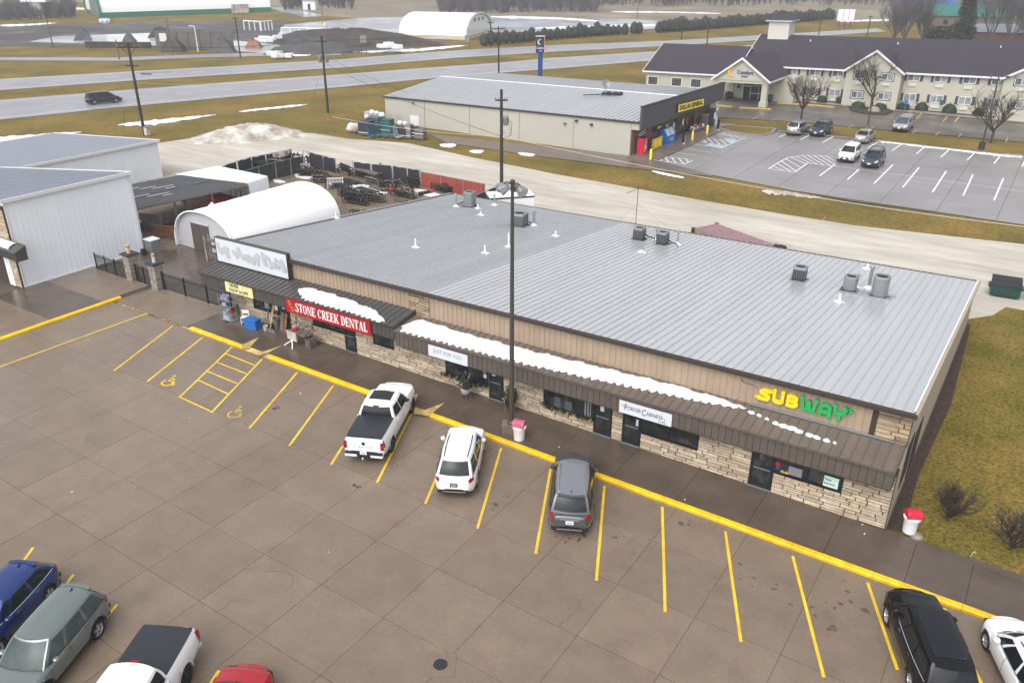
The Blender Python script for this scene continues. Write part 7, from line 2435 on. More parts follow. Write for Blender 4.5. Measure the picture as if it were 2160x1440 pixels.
# tall trees behind the hotel
for u, v, h, sp, sd_, lab in ((1905, 98, 15, .55, 11, 'tall dense bare tree behind the hotel ridge at left'), (1945, 95, 13, .6, 12, 'tall bare tree beside the evergreen behind the hotel'), (2085, 98, 14, .55, 13, 'tall bare tree right of the evergreen behind the hotel'), (2125, 100, 13, .6, 14, 'bare tree behind the hotel at the right edge'), (1885, 90, 10, .7, 15, 'smaller bare tree at the left of the tall ones'), (2160, 96, 12, .6, 16, 'bare tree cut by the right edge behind the hotel')):
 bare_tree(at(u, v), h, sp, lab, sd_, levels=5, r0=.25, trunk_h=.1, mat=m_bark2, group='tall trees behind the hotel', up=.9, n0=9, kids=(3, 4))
p = at(2025, 98)
t = thing('pine_tree', 'dark green pine behind the hotel roof', 'tree', p, 0)
MB().lathe([(.3, 0), (.15, 8), (.05, 15)], n=7).build('trunk', m_bark, t, world=False)
mb = MB()
rn = random.Random(40)
for k in range(26):
 z = 2.0 + 13 * k / 26
 r = 3.6 * (1 - (z / 16.5)) + .4
 for j in range(7):
  a = rn.uniform(0, 6.28)
  foliage(mb, (cos(a) * r * .55, sin(a) * r * .55, z - .2 * r), (r * .5, r * .5, .35), 26, rn, .42)
mb.build('crown', m_leaf, t, world=False)
t = thing('evergreen_hedge', 'dark evergreen hedge behind the hotel ridge', 'hedge', at(1980, 92), 0)
mb = MB()
rows = []
for u in range(1955, 2042, 6):
 q_ = at(u, 93)
 foliage(mb, (q_.x, q_.y, 2.2), (1.6, 1.2, 2.2), 90, rn, .55)
mb.build('foliage', m_leaf, t)
bs = thing('shed', 'low grey roofed shed behind the hotel at right', 'building', at(2090, 92))
a, b = at(2042, 90), at(2160, 92)
MB().prism([(a.x, a.y), (b.x, b.y), (b.x, b.y + 8), (a.x, a.y + 8)], 0, 2.6).build('wall', m_brick, bs)
MB().slab([(a.x - .5, a.y - .5, 2.6), (a.x - .5, a.y + 4, 4.4), (a.x - .5, a.y + 8.5, 2.6)], (b.x - a.x + 1, b.y - a.y, 0)).build('roof', m_roof3, bs, fix=True)
for u, v, wv, hh_, m1, m2, lab in ((1955, 45, 14, 4, m_blue, m_blue, 'bright blue building far behind the trees'), (1978, 45, 10, 4.5, m_hw, m_wood3, 'cream gabled house far behind the trees'), (2040, 58, 22, 3.5, m_wood3, M('far_green_roof', (.02, .13, .105), .5), 'green roofed building far behind the pine')):
 p = at(u, v)
 t = thing('far_house', lab, 'building', p, .3, group='buildings beyond the hotel trees')
 MB().box(-wv / 2, wv / 2, -5, 5, 0, hh_).build('wall', m1, t, world=False)
 MB().slab([(-wv / 2 - .5, -5.6, hh_), (-wv / 2 - .5, 0, hh_ + 3), (-wv / 2 - .5, 5.6, hh_)], (wv + 1, 0, 0)).build('roof', m2, t, world=False, fix=True)
 for k in range(3):
  MB().box(-wv / 3 + k * wv / 3 - .6, -wv / 3 + k * wv / 3 + .6, -5.1, -5.0, 1, 2.4).build('window', m_glass, t, world=False)
# ================================================================ POLES, WIRES AND SIGNS
def pole(u, v, ut, vt, label, r=.17, arms=(), lean=True, mat=m_wood, boxes=(), group='wooden utility poles', extra=0):
 p = at(u, v)
 h = height(p, ut, vt)
 t = thing('utility_pole', label, 'utility pole', p, 0, group=group)
 top = Vector((0, 0, h))
 MB().tube([(0, 0, -.1), (0, 0, h * .5), top], r, 8, r1=r * .7).build('pole', mat, t, world=False, smooth=50)
 for z, l, az in arms:
  d = Vector((cos(az), sin(az), 0)) * l
  MB().bar(top - Vector((0, 0, z)) - d, top - Vector((0, 0, z)) + d, .12, .14).build('crossarm', mat, t, world=False)
  mb = MB()
  for k in (-.95, -.5, .5, .95):
   c = top - Vector((0, 0, z - .07)) + d * k
   mb.lathe([(.05, 0), (.07, .1), (.03, .22)], c=c, n=6)
  mb.build('insulators', m_ac, t, world=False)
  if l > 1:
   for s2_ in (-.6, .6):
    MB().bar(top - Vector((0, 0, z)) + d * s2_, top - Vector((0, 0, z + l * .7)), .05).build('brace', mat, t, world=False)
 for dx, dy, z in boxes:
  MB().lathe([(.22, -.45), (.25, -.4), (.25, .35), (.15, .45)], c=top + Vector((dx, dy, -z)), n=10).build('transformer', m_ac, t, world=False, smooth=40)
  MB().bar(top + Vector((0, 0, -z)), top + Vector((dx, dy, -z)), .08).build('bracket', m_acd, t, world=False)
 return t, p, h
VA = YAW
ax_ = 0.58
P1, p1, h1 = pole(305, 284, 270, 92, 'leaning dark utility pole with two crossarms beside the highway', .2, ((.45, 1.45, VA), (2.6, .85, VA)))
P2, p2, h2 = pole(692, 237, 679, 76, 'dark utility pole carrying two grey transformers', .19, ((.75, .75, VA),), boxes=((-.42, -.25, 3.1), (.42, .28, 3.1)))
P3, p3, h3 = pole(1052, 166, 1052, 56, 'dark utility pole behind the store roof with one crossarm', .17, ((.4, 1.3, VA),))
P4, p4, h4 = pole(1058, 395, 1057, 189, 'black utility pole behind the shops with a hanging transformer', .19, ((1.0, .6, VA),), boxes=((.32, .28, 2.9),))
mb = MB()
mb.tube([(p4.x + .35, p4.y + .2, h4 - 2.4), (p4.x + .9, p4.y + .5, h4 - 3.2), (p4.x + .8, p4.y + .45, h4 - 4.3), (p4.x + .2, p4.y, h4 - 4.6)], .03, 5)
mb.tube([(p4.x + .2, p4.y, h4 - 4.0), (p4.x + .75, p4.y + .4, h4 - 4.2), (p4.x + .5, p4.y + .3, h4 - 2.2)], .02, 5)
mb.build('drop_cable', m_wire, P4, smooth=60)
t = thing('utility_box', 'pale utility box at the foot of the leaning pole', 'utility box', at(311, 285))
MB().box(-.25, .35, -.25, .25, 0, 1.0).build('body', m_dsnow, t, world=False)
MB().box(-.3, .4, -.3, .3, 1.0, 1.06).build('lid', m_ac, t, world=False)
for u, v, ut, vt, lab, mt in ((112, 101, 95, 35, 'leaning pole beyond the frontage road at far left', m_bark2), (363, 115, 350, 38, 'distant pole beside the brown heap', m_bark2), (507, 121, 498, 36, 'dark distant pole left of the dark heap', m_wood), (252, 125, 243, 84, 'stubby grey pole beside the frontage road', m_bark2), (1035, 99, 1033, 45, 'distant pole behind the arched white shelter', m_wood), (1437, 84, 1440, 33, 'distant pole above the left hotel wing', m_wood), (1491, 95, 1492, 44, 'pole with a transformer box above the left hotel wing', m_wood), (1727, 74, 1729, 40, 'distant pole right of the hotel tower', m_wood), (1829, 77, 1831, 33, 'distant pole left of the tall bare trees', m_wood), (1344, 38, 1345, 12, 'faint far pole on the stubble field', m_bark2), (1866, 40, 1868, 20, 'faint far pole beside the blue building', m_bark2), (680, 33, 679, 4, 'faint far pole with a pale lamp', m_bark2)):
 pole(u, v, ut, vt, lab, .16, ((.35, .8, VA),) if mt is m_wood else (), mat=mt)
p = at(418, 110)
t = thing('lamp_mast', 'pale street lamp mast between the heaps', 'lamp post', p)
h = height(p, 409, 55)
MB().lathe([(.13, 0), (.08, h)], n=7).build('pole', m_wpan, t, world=False)
MB().tube([(0, 0, h - .1), (-1.2, -.6, h)], .07, 5).build('arm', m_wpan, t, world=False)
def cable(pts, r, label, sag=.6, mat=m_wire):
 mb = MB()
 out = []
 for a, b in zip(pts[:-1], pts[1:]):
  a, b = Vector(a), Vector(b)
  for i in range(12):
   q_ = a.lerp(b, i / 12)
   q_.z -= sag * 4 * (i / 12) * (1 - i / 12)
   out.append(q_)
 out.append(Vector(pts[-1]))
 mb.tube(out, r, 4)
 return mb.build('overhead_cable', mat, smooth=60, label=label, cat='cable')
for k, dx in ((0, -1.2), (1, 1.2)):
 o_ = Vector((cos(VA), sin(VA), 0)) * dx
 cable([Vector((p1.x, p1.y, h1 - .3)) + o_, Vector((p2.x, p2.y, h2 - .6)) + o_ * .6, Vector((p3.x, p3.y, h3 - .25)) + o_], .016, ('left' if dx < 0 else 'right') + ' power line strung between the highway poles', .5)
q4 = (p4.x, p4.y, height(p4, 1057, 288))
cable([(p2.x, p2.y, h2 - 3.6), q4], .022, 'thin dark cable from the transformer pole to the pole behind the shops', .5)
cable([at(700, 246, 5.0), q4], .022, 'pale cable crossing in front of the store wall', .35, m_wirel)
cable([q4, at(1688, 411, 5.4), at(2300, 494, 5.2)], .025, 'long pale cable crossing above the gravel drive to the right edge', .15, m_wirel)
cable([(p1.x, p1.y, h1 - 4.6), (p2.x, p2.y, h2 - 5.5)], .02, 'thin cable between the two highway poles', .6, m_wirel)
cable([(p2.x, p2.y, h2 - 2.5), at(860, 196, 4.2)], .02, 'dark service cable dropping from the transformer pole to the store', .25)
cable([at(1741, 457, 3.8), at(1680, 526, 2.6)], .018, 'thin cable dropping to the back edge of the shop roof', .1, m_wirel)
cable([(p1.x + .4, p1.y + .2, h1 - 3.4), (p1.x + 4.0, p1.y + 2.6, h1 - 3.3)], .02, 'short cable stub on the leaning pole', .0)
MB().tube([(p1.x + .8, p1.y + .5, h1 - 3.55), (p1.x + 1.9, p1.y + 1.2, h1 - 3.55)], .09, 6).build('cable_splice', m_blk, P1)
for u0, v0, ut, vt, lab in ((260, 276, 263, 230, 'thin guy wire stake left of the leaning pole'), (294, 274, 290, 225, 'thin guy wire beside the leaning pole'), (658, 231, 670, 170, 'guy wire left of the transformer pole')):
 p = at(u0, v0)
 MB().tube([p, at(ut, vt, 3.2)], .02, 4).build('guy_wire', m_wood, label=lab, cat='wire')
# hotel pylon sign
p = at(1139, 170)
t = thing('pylon_sign', 'tall blue hotel pylon with a navy and orange box sign', 'sign', p, YAW)
h = height(p, 1137, 77)
hb = height(p, 1137, 111)
MB().box(-.42, .42, -.3, .3, 0, hb).build('pylon', m_pyl, t, world=False)
MB().box(-.85, .65, -.45, .45, hb, h).build('sign_face', m_navy, t, world=False)
MB().box(.655, .72, -.5, .5, hb - .02, h + .06).build('sign_side', m_orange, t, world=False)
MB().box(-.9, .66, -.5, .5, h, h + .06).build('sign_top', m_white, t, world=False)
crescent((-.1, -.46, hb + (h - hb) * .66), (1, 0, 0), .46).build('emblem', [m_orange, m_dgy], t, world=False, fix=True)
mb = MB()
lettering(mb, 'Comfort', (-.72, -.456, hb + (h - hb) * .22), (1, 0, 0), (0, 0, 1), 1.25, .42, bold=.02)
lettering(mb, 'INN', (-.25, -.456, hb + (h - hb) * .06), (1, 0, 0), (0, 0, 1), .5, .2, bold=.02)
mb.build('lettering', m_white, t, world=False)
# highway signs seen from behind
for u, v, vt, wv, lab in ((768, 111, 75, 1.2, 'twin post highway sign seen from behind before the dark heap'), (986, 100, 74, 1.0, 'small twin post sign in front of the arched shelter')):
 p = at(u, v)
 h = height(p, u, vt)
 t = thing('highway_sign', lab, 'sign', p, YAW, group='highway signs')
 for x_ in (-wv * .45, wv * .45):
  MB().bar((x_, 0, 0), (x_, 0, h), .12).build('post', m_acd, t, world=False)
 MB().box(-wv * .6, wv * .6, -.12, -.07, h - 1.6, h).build('panel', m_ac, t, world=False)
p = at(1781, 60)
t = thing('highway_sign', 'white striped billboard on three posts far behind the hotel', 'billboard', p, YAW, group='highway signs')
h = height(p, 1781, 20)
for k in range(3):
 MB().box(-2.6 + k * 1.75, -1.05 + k * 1.75, -.1, .1, h * .38, h).build('panel', m_wpan, t, world=False)
 MB().bar((-1.8 + k * 1.75, .2, 0), (-1.8 + k * 1.75, .2, h), .2).build('post', m_acd, t, world=False)
# ================================================================ ACROSS THE HIGHWAY
def arch_building(a0, a1, depth_pt, h_pix, label, band=None, endm=m_wpan):
 """fabric arch between two ground points of its near end and a point at its far end"""
 A, B = at(*a0), at(*a1)
 wv = (B - A)
 D = at(*depth_pt) - B
 c = (A + B) / 2
 h = height(c, *h_pix)
 t = thing('arched_shelter', label, 'shelter', c)
 rows = []
 for j in range(9):
  rows.append([A + wv * (.5 - .5 * cos(pi * k / 20)) + D * (j / 8) + Vector((0, 0, h * max(0, sin(pi * k / 20)) ** .8)) for k in range(21)])
 MB().grid(rows).build('cover', m_wfab, t, smooth=60)
 MB().poly([q_ + D.normalized() * .3 for q_ in rows[0]]).build('end_wall', endm, t)
 MB().poly([q_ - D.normalized() * .3 for q_ in rows[-1]]).build('end_wall', endm, t)
 mb = MB()
 mb.tube(rows[0], .35, 5)
 mb.build('end_rib', band or m_dsnow, t, smooth=60)
 if band:
  for q_ in (A, B):
   nn = Vector((-D.y, D.x, 0)).normalized() * (.4 if q_ is A else -.4)
   MB().slab([q_ - nn, q_ + D - nn, q_ + D - nn + Vector((0, 0, 1.7)), q_ - nn + Vector((0, 0, 1.7))], nn * .5).build('base_band', band, t, fix=True)
 else:
  MB().slab([B, B + D, B + D + Vector((0, 0, .9)), B + Vector((0, 0, .9))], Vector((D.y, -D.x, 0)).normalized() * .4).build('base_band', m_dsnow, t, fix=True)
  MB().slab([A, B, B + Vector((0, 0, .9)), A + Vector((0, 0, .9))], -D.normalized() * .4).build('base_band', m_dsnow, t, fix=True)
 return t, A, B, D
# near shelter: its long side faces the road
A, B = at(842, 80), at(984, 84)
Dv = at(1035, 70) - B
c = (B + at(1035, 70)) / 2
hA = height(at(905, 74), 905, 26)
t = thing('arched_shelter', 'large white arched fabric shelter beyond the highway', 'shelter', A)
L1 = B - A
rows = []
for j in range(9):
 rows.append([A + L1 * (j / 8) + Dv * (.5 - .5 * cos(pi * k / 20)) + Vector((0, 0, .8 + (hA - .8) * max(0, sin(pi * k / 20)) ** .85)) for k in range(21)])
MB().grid(rows).build('cover', m_wfab, t, smooth=60)
MB().poly(rows[-1]).build('end_wall', m_dsnow if False else m_wpan, t)
MB().poly(rows[0]).build('end_wall', m_wpan, t)
MB().tube([q_ + L1.normalized() * .1 for q_ in rows[-1]], .3, 5).build('end_rib', m_wfab2, t, smooth=60)
MB().prism([(q_.x, q_.y) for q_ in (A, B, B + Dv, A + Dv)], -.1, .85).build('base_wall', M('pale_timber_base', (.55, .48, .36), .7), t)
for k in range(3):
 a = B + Dv * (.3 + .16 * k) + Vector((0, 0, hA * .68)) + L1.normalized() * .06
 d = Dv * .07
 MB().slab([a, a + d, a + d + Vector((0, 0, .8)), a + Vector((0, 0, .8))], L1.normalized() * .08).build('vent', m_ac, t, fix=True)
# far long shelter with a green band
m_gband = M('green_band', (.03, .17, .11), .5)
A, B = at(213, 38), at(572, 25)
L1 = B - A
Dv = Vector((-L1.y, L1.x, 0)).normalized() * 26
hA = height(A, 215, 4) * 1.15
hA = 10.5
t = thing('arched_shelter', 'long far white arched building with a green base band', 'shelter', A)
rows = []
for j in range(9):
 rows.append([A + L1 * (j / 8) + Dv * (.5 - .5 * cos(pi * k / 20)) + Vector((0, 0, 1.2 + (hA - 1.2) * max(0, sin(pi * k / 20)) ** .85)) for k in range(21)])
MB().grid(rows).build('cover', m_wfab, t, smooth=60)
for rw_ in (rows[0], rows[-1]):
 MB().poly(rw_).build('end_wall', m_wpan, t)
MB().tube(rows[0], .6, 5).build('end_rib', m_gband, t, smooth=60)
MB().prism([(q_.x, q_.y) for q_ in (A, B, B + Dv, A + Dv)], -.1, 1.6).build('base_band', m_gband, t)
MB().prism([(q_.x, q_.y) for q_ in (A + Dv * .15 - L1.normalized() * .3, A + Dv * .6 - L1.normalized() * .3, A + Dv * .6, A + Dv * .15)], 0, 5.5).build('end_door', m_ac, t)
q_ = A + L1 * .8
MB().obox((q_.x, q_.y, 1.5), 6, 3, 3, rz=atan2(L1.y, L1.x)).build('site_cabin', m_dsnow, label='small cabin at the side of the long arched building', cat='cabin')
def heap(name, outline_pix, h, mat, label, seed, ridge=.5, n=18):
 """earth heap: outline on the ground by pixels, smooth mound with a rough surface"""
 rn = random.Random(seed)
 P = [at(*p) for p in outline_pix]
 c = sum(P, Vector()) / len(P)
 ring = []
 for i in range(len(P)):
  a, b = P[i], P[(i + 1) % len(P)]
  for k in range(5):
   ring.append(a.lerp(b, k / 5))
 rows = []
 for s_, hh in ((1, -.05), (.9, .13), (.8, .32), (.7, .5), (.58, .68), (.45, .82), (.32, .93), (.2, .99), (.08, 1.0)):
  rows.append([c + (p - c) * s_ * (1 + rn.uniform(-.07, .07)) + Vector((0, 0, h * hh * (1 + rn.uniform(-.1, .1)) * (1 + .15 * sin(i_ * .9 + seed) * (1 - s_)))) for i_, p in enumerate(ring)])
 mb = MB().grid(rows, close=True)
 mb.poly(rows[-1])
 return mb.build(name, mat, smooth=50, label=label, cat='heap', group='heaps in the works yard')
heap('dirt_heap', [(548, 116), (640, 117), (740, 112), (752, 106), (690, 98), (640, 94), (585, 100)], 2.4, m_dirtg, 'large dark gravel heap beside the highway', 1)
heap('dirt_heap', [(548, 86), (640, 98), (760, 100), (900, 98), (940, 95), (890, 80), (760, 76), (620, 78), (560, 80)], 2.7, m_dirt, 'long brown dirt heap behind the dark gravel heap', 2)
heap('dirt_heap', [(338, 111), (385, 110), (396, 106), (370, 92), (345, 96)], 2.6, m_dirt, 'pointed brown heap beside the concrete bay wall', 3)
heap('dirt_heap', [(440, 110), (495, 112), (500, 106), (470, 96), (446, 100)], 2.3, m_dirtg, 'pointed grey heap at the right of the bay wall', 4)
heap('dirt_heap', [(253, 100), (290, 101), (296, 97), (276, 88), (258, 91)], 2.4, m_dirtg, 'grey heap behind the leaning pole', 5)
heap('dirt_heap', [(155, 86), (195, 86), (193, 80), (165, 78)], 2.4, m_dirtg, 'dark green grey heap at far left', 6)
heap('dirt_heap', [(516, 102), (550, 103), (556, 98), (535, 93), (520, 96)], 1.6, m_sand, 'small orange sand heap', 7)
heap('dirt_heap', [(310, 80), (360, 79), (365, 72), (330, 68)], 2.0, m_mud, 'low brown heap far in the yard', 8)
heap('dirt_heap', [(380, 84), (440, 84), (450, 78), (410, 72)], 1.6, m_dirt, 'low dark heap behind the bay wall', 9)
heap('dirt_heap', [(668, 68), (696, 68), (694, 60), (675, 58)], 1.8, m_sand if False else m_dsnow, 'pale heap far in the yard', 10)
heap('snow_heap', [(400, 301), (470, 306), (560, 297), (648, 288), (655, 281), (600, 272), (540, 268), (470, 276), (410, 290)], 1.25, m_dsnow, 'dirty heap of ploughed snow at the edge of the gravel drive', 11)
for o in bpy.data.objects:
 if o.name == 'snow_heap':
  o['group'] = 'ploughed snow'
  del o['group']
snow_strip([(568, 118), (590, 116), (628, 117)], [(565, 108), (590, 104), (612, 112)], 'ragged snow on the front of the dark gravel heap', seed=31, h=.5)
for i_, (u, v, z, n_, lab) in enumerate(((820, 93, 1.7, 9, 'ragged snow patch on the long brown heap'), (572, 80, 1.6, 9, 'snow patch at the left end of the long brown heap'), (588, 112, .9, 8, 'ragged snow on the front of the dark gravel heap'))):
 rn = random.Random(i_)
 mb = MB()
 for k in range(n_):
  p = at(u + rn.uniform(-22, 22), v + rn.uniform(-4, 4), z)
  r = rn.uniform(.5, 1.3)
  mb.prism(blob_outline(p, r * 1.3, r * .6, 9, k + i_ * 20, VA, .3), z - .6, z + rn.uniform(-.2, .3))
 mb.build('snow_patch', m_snow, label=lab, cat='snow', kind='stuff')
# concrete bay wall
a, b = at(318, 109), at(484, 109)
t = thing('bay_wall', 'grey concrete bay wall between the heaps with a white placard', 'wall', a)
d = (b - a)
nn = Vector((-d.y, d.x, 0)).normalized()
n_ = 7
for i in range(n_):
 p, q_ = a + d * (i / n_ + .003), a + d * ((i + 1) / n_ - .003)
 p, q_ = p + nn * 4, q_ + nn * 4
 MB().slab([p, q_, q_ + Vector((0, 0, 4.0)), p + Vector((0, 0, 4.0))], nn * .5).build('wall_panel', m_bayw, t, fix=True)
p = a + d * .06 + nn * 3.9
MB().slab([p + Vector((0, 0, 1.8)), p + d * .09 + Vector((0, 0, 1.8)), p + d * .09 + Vector((0, 0, 3.6)), p + Vector((0, 0, 3.6))], -nn * .08).build('placard', m_white, t, fix=True)
a, b = at(180, 100), at(318, 102)
d = b - a
nn = Vector((-d.y, d.x, 0)).normalized()
MB().slab([a, b, b + Vector((0, 0, 1.3)), a + Vector((0, 0, 1.3))], nn * .5).build('low_wall', m_dirt, fix=True, label='low dark block wall left of the bay wall', cat='wall')
# pipe rails and loading gantries in the yard
for i, (u0, v0, u1, v1, h, lab) in enumerate(((516, 64, 550, 66, 2.6, 'white pipe gantry behind the dirt heap at left'), (552, 66, 575, 64, 2.6, 'second white pipe gantry behind the dirt heap'), (594, 70, 650, 70, 1.4, 'long white pipe rail behind the dirt heap'), (650, 71, 720, 72, 1.4, 'white pipe rail right of the pale heap'))):
 a, b = at(u0, v0), at(u1, v1)
 t = thing('pipe_rail', lab, 'rail', a, 0, group='white pipe rails in the yard')
 MB().bar(a + Vector((0, 0, h)), b + Vector((0, 0, h)), .25).build('top_pipe', m_wpan, t)
 for k in range(4):
  p = a.lerp(b, k / 3)
  MB().bar(p, p + Vector((0, 0, h)), .2).build('post', m_wpan, t)
# white truck and small house at the far left
p = at(82, 38)
t = thing('far_shed', 'pale lorry shaped shed before the far hedgerow', 'shed', p, YAW)
MB().box(-4.2, 4.2, -1.5, 1.5, 5.0, 6.6).build('roof', m_wpan, t, world=False)
MB().box(-1.4, 2.2, -1.3, 1.3, 0, 5.0).build('body', m_dsnow, t, world=False)
p = at(655, 21)
t = thing('far_house', 'tiny white house beside the far lane', 'house', p, YAW)
MB().box(-2.4, 2.4, -2, 2, 0, 3.4).build('wall', m_wpan, t, world=False)
MB().slab([(-2.7, -2.4, 3.4), (-2.7, 0, 5.4), (-2.7, 2.4, 3.4)], (5.4, 0, 0)).build('roof', m_ac, t, world=False, fix=True)
MB().box(-.5, .5, -2.05, -2.0, 0, 2.2).build('door', m_glass, t, world=False)
# clipped evergreens along the far side of the highway
ra = random.Random(77)
cone = MB()
rows = []
for k in range(7):
 a = k / 6
 r = (.95 * 0 if a < 1 else .02)
 r = [.62, .95, 1.0, .88, .66, .36, .04][k]
 rows.append([(r * cos(b_) * (1 + .09 * ra.uniform(-1, 1)), r * sin(b_) * (1 + .09 * ra.uniform(-1, 1)), [.12, .5, 1.05, 1.6, 2.1, 2.5, 2.75][k]) for b_ in [2 * pi * j / 9 for j in range(9)]])
cone.grid(rows, close=True)
foliage(cone, (0, 0, 1.3), (1.05, 1.05, 1.35), 150, ra, .32)
me_c = cone.mesh('crown', m_leafd)
me_t = MB().tube([(0, 0, -.05), (0, 0, .5)], .1, 6).mesh('trunk', m_bark)
path = [(1021, 97), (1036, 95), (1052, 94), (1067, 92), (1082, 91), (1096, 90), (1109, 89), (1121, 87), (1135, 86), (1148, 85), (1161, 84), (1175, 83), (1187, 82), (1199, 81), (1210, 80), (1222, 79), (1234, 78), (1247, 77), (1259, 76), (1270, 75.5), (1281, 75), (1293, 74), (1304, 73), (1318, 73), (1337, 71), (1348, 71),
  (1389, 69), (1400, 68), (1411, 67), (1422, 66.5), (1433, 66), (1444, 65)]
path += [(1455 + i * 10, 64.5 - i * .78) for i in range(31)]
for i, (u, v) in enumerate(path):
 p = at(u, v)
 s_ = ra.uniform(.8, 1.15) * (1.15 if u < 1400 else 1.35)
 where = 'left part of the row beyond the highway' if u < 1200 else ('middle of the row beyond the highway' if u < 1360 else ('row behind the hotel tower' if u > 1560 else 'right part of the row beyond the highway'))
 t = thing('arborvitae', 'round dark clipped evergreen in the ' + where, 'evergreen', p, ra.uniform(0, 6), group='clipped evergreens in the ' + where)
 t.scale = (s_, s_, s_ * ra.uniform(.9, 1.1))
 piece('crown', me_c, t, (0, 0, 0), world=False)
 piece('trunk', me_t, t, (0, 0, 0), world=False)
# far woods and hedgerows that read as one mass
rt = random.Random(90)
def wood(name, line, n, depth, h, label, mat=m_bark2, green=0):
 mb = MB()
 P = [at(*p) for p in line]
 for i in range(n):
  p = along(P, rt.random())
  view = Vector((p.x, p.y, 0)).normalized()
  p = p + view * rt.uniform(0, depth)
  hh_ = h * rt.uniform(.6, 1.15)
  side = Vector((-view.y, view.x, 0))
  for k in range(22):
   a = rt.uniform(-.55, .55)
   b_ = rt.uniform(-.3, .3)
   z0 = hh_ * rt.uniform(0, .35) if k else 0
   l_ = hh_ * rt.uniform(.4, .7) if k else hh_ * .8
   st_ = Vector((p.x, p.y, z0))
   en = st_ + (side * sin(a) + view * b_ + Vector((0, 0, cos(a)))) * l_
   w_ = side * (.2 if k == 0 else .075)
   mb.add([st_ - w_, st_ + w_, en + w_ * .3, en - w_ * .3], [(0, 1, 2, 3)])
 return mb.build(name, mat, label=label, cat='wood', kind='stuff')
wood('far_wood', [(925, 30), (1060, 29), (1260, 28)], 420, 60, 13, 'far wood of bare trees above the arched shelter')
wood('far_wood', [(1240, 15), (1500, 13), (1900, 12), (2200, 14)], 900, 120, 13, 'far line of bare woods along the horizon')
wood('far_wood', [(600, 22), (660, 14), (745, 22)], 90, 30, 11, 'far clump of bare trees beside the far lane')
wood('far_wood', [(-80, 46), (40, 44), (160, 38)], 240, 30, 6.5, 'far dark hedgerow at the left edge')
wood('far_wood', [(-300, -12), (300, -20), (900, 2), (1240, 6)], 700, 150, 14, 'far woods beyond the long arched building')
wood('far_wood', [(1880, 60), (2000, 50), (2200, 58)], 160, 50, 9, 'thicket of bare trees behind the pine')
# ================================================================ VEHICLES
def lerp_list(P, x):
 if x <= P[0][0]:
  return P[0][1]
 for (a, fa), (b, fb) in zip(P[:-1], P[1:]):
  if x <= b:
   t = (x - a) / (b - a)
   t = t * t * (3 - 2 * t)
   return fa + (fb - fa) * t
 return P[-1][1]
TYPES = {
 # L, W, H, wheel radius, wheelbase half positions (front, rear), top line (x from centre), greenhouse
 'pickup': dict(L=5.85, W=2.03, H=1.92, r=.40, xf=1.93, xr=-1.75, base=.42, top=[(-2.93, 1.30), (-.9, 1.32), (1.05, 1.30), (1.3, 1.28), (2.4, 1.20), (2.86, 1.06)],
     wb=1.22, rf=.62, rr=-.72, gb=-.92, zf=1.28, zr=1.32, yb=.90, yr=.72, cr=.03, bpil=(.44,), gap=.05),
 'suv': dict(L=4.68, W=1.84, H=1.70, r=.355, xf=1.42, xr=-1.33, base=.30, top=[(-2.34, .98), (-2.05, 1.06), (.9, 1.04), (1.15, 1.02), (1.9, .95), (2.28, .78)],
    wb=1.16, rf=.42, rr=-1.72, gb=-2.20, zf=1.03, zr=1.06, yb=.90, yr=.69, cr=.04, bpil=(.36, .70), gap=.04),
 'crossover': dict(L=4.89, W=1.86, H=1.72, r=.37, xf=1.47, xr=-1.42, base=.31, top=[(-2.44, 1.0), (-2.1, 1.08), (.9, 1.06), (1.2, 1.04), (2.0, .98), (2.38, .80)],
      wb=1.22, rf=.50, rr=-1.85, gb=-2.26, zf=1.05, zr=1.08, yb=.90, yr=.71, cr=.04, bpil=(.34, .68), gap=.04),
 'wagon': dict(L=4.5, W=1.80, H=1.58, r=.34, xf=1.38, xr=-1.28, base=.27, top=[(-2.25, .92), (-1.95, 1.0), (.85, .97), (1.15, .95), (1.9, .88), (2.2, .70)],
     wb=1.14, rf=.40, rr=-1.62, gb=-2.08, zf=.96, zr=1.0, yb=.89, yr=.69, cr=.04, bpil=(.36, .70), gap=.04),
 'hatch': dict(L=4.4, W=1.80, H=1.55, r=.34, xf=1.35, xr=-1.28, base=.26, top=[(-2.2, .90), (-1.9, 1.02), (.85, .97), (1.15, .94), (1.8, .87), (2.14, .66)],
     wb=1.12, rf=.34, rr=-1.30, gb=-1.98, zf=.95, zr=1.02, yb=.89, yr=.66, cr=.05, bpil=(.42, .80), gap=.04),
 'sedan': dict(L=4.8, W=1.82, H=1.45, r=.33, xf=1.45, xr=-1.32, base=.25, top=[(-2.4, .86), (-2.2, 1.0), (-1.5, 1.0), (.9, .94), (1.2, .92), (1.95, .82), (2.34, .64)],
     wb=1.18, rf=.36, rr=-.92, gb=-1.62, zf=.93, zr=1.0, yb=.88, yr=.66, cr=.05, bpil=(.46,), gap=.05),
 'minivan': dict(L=5.05, W=1.95, H=1.74, r=.34, xf=1.55, xr=-1.5, base=.25, top=[(-2.5, .95), (-2.2, 1.04), (1.2, 1.02), (1.5, 1.0), (2.1, .88), (2.46, .68)],
     wb=1.62, rf=.62, rr=-2.05, gb=-2.40, zf=1.0, zr=1.05, yb=.91, yr=.72, cr=.04, bpil=(.33, .66), gap=.04),
}
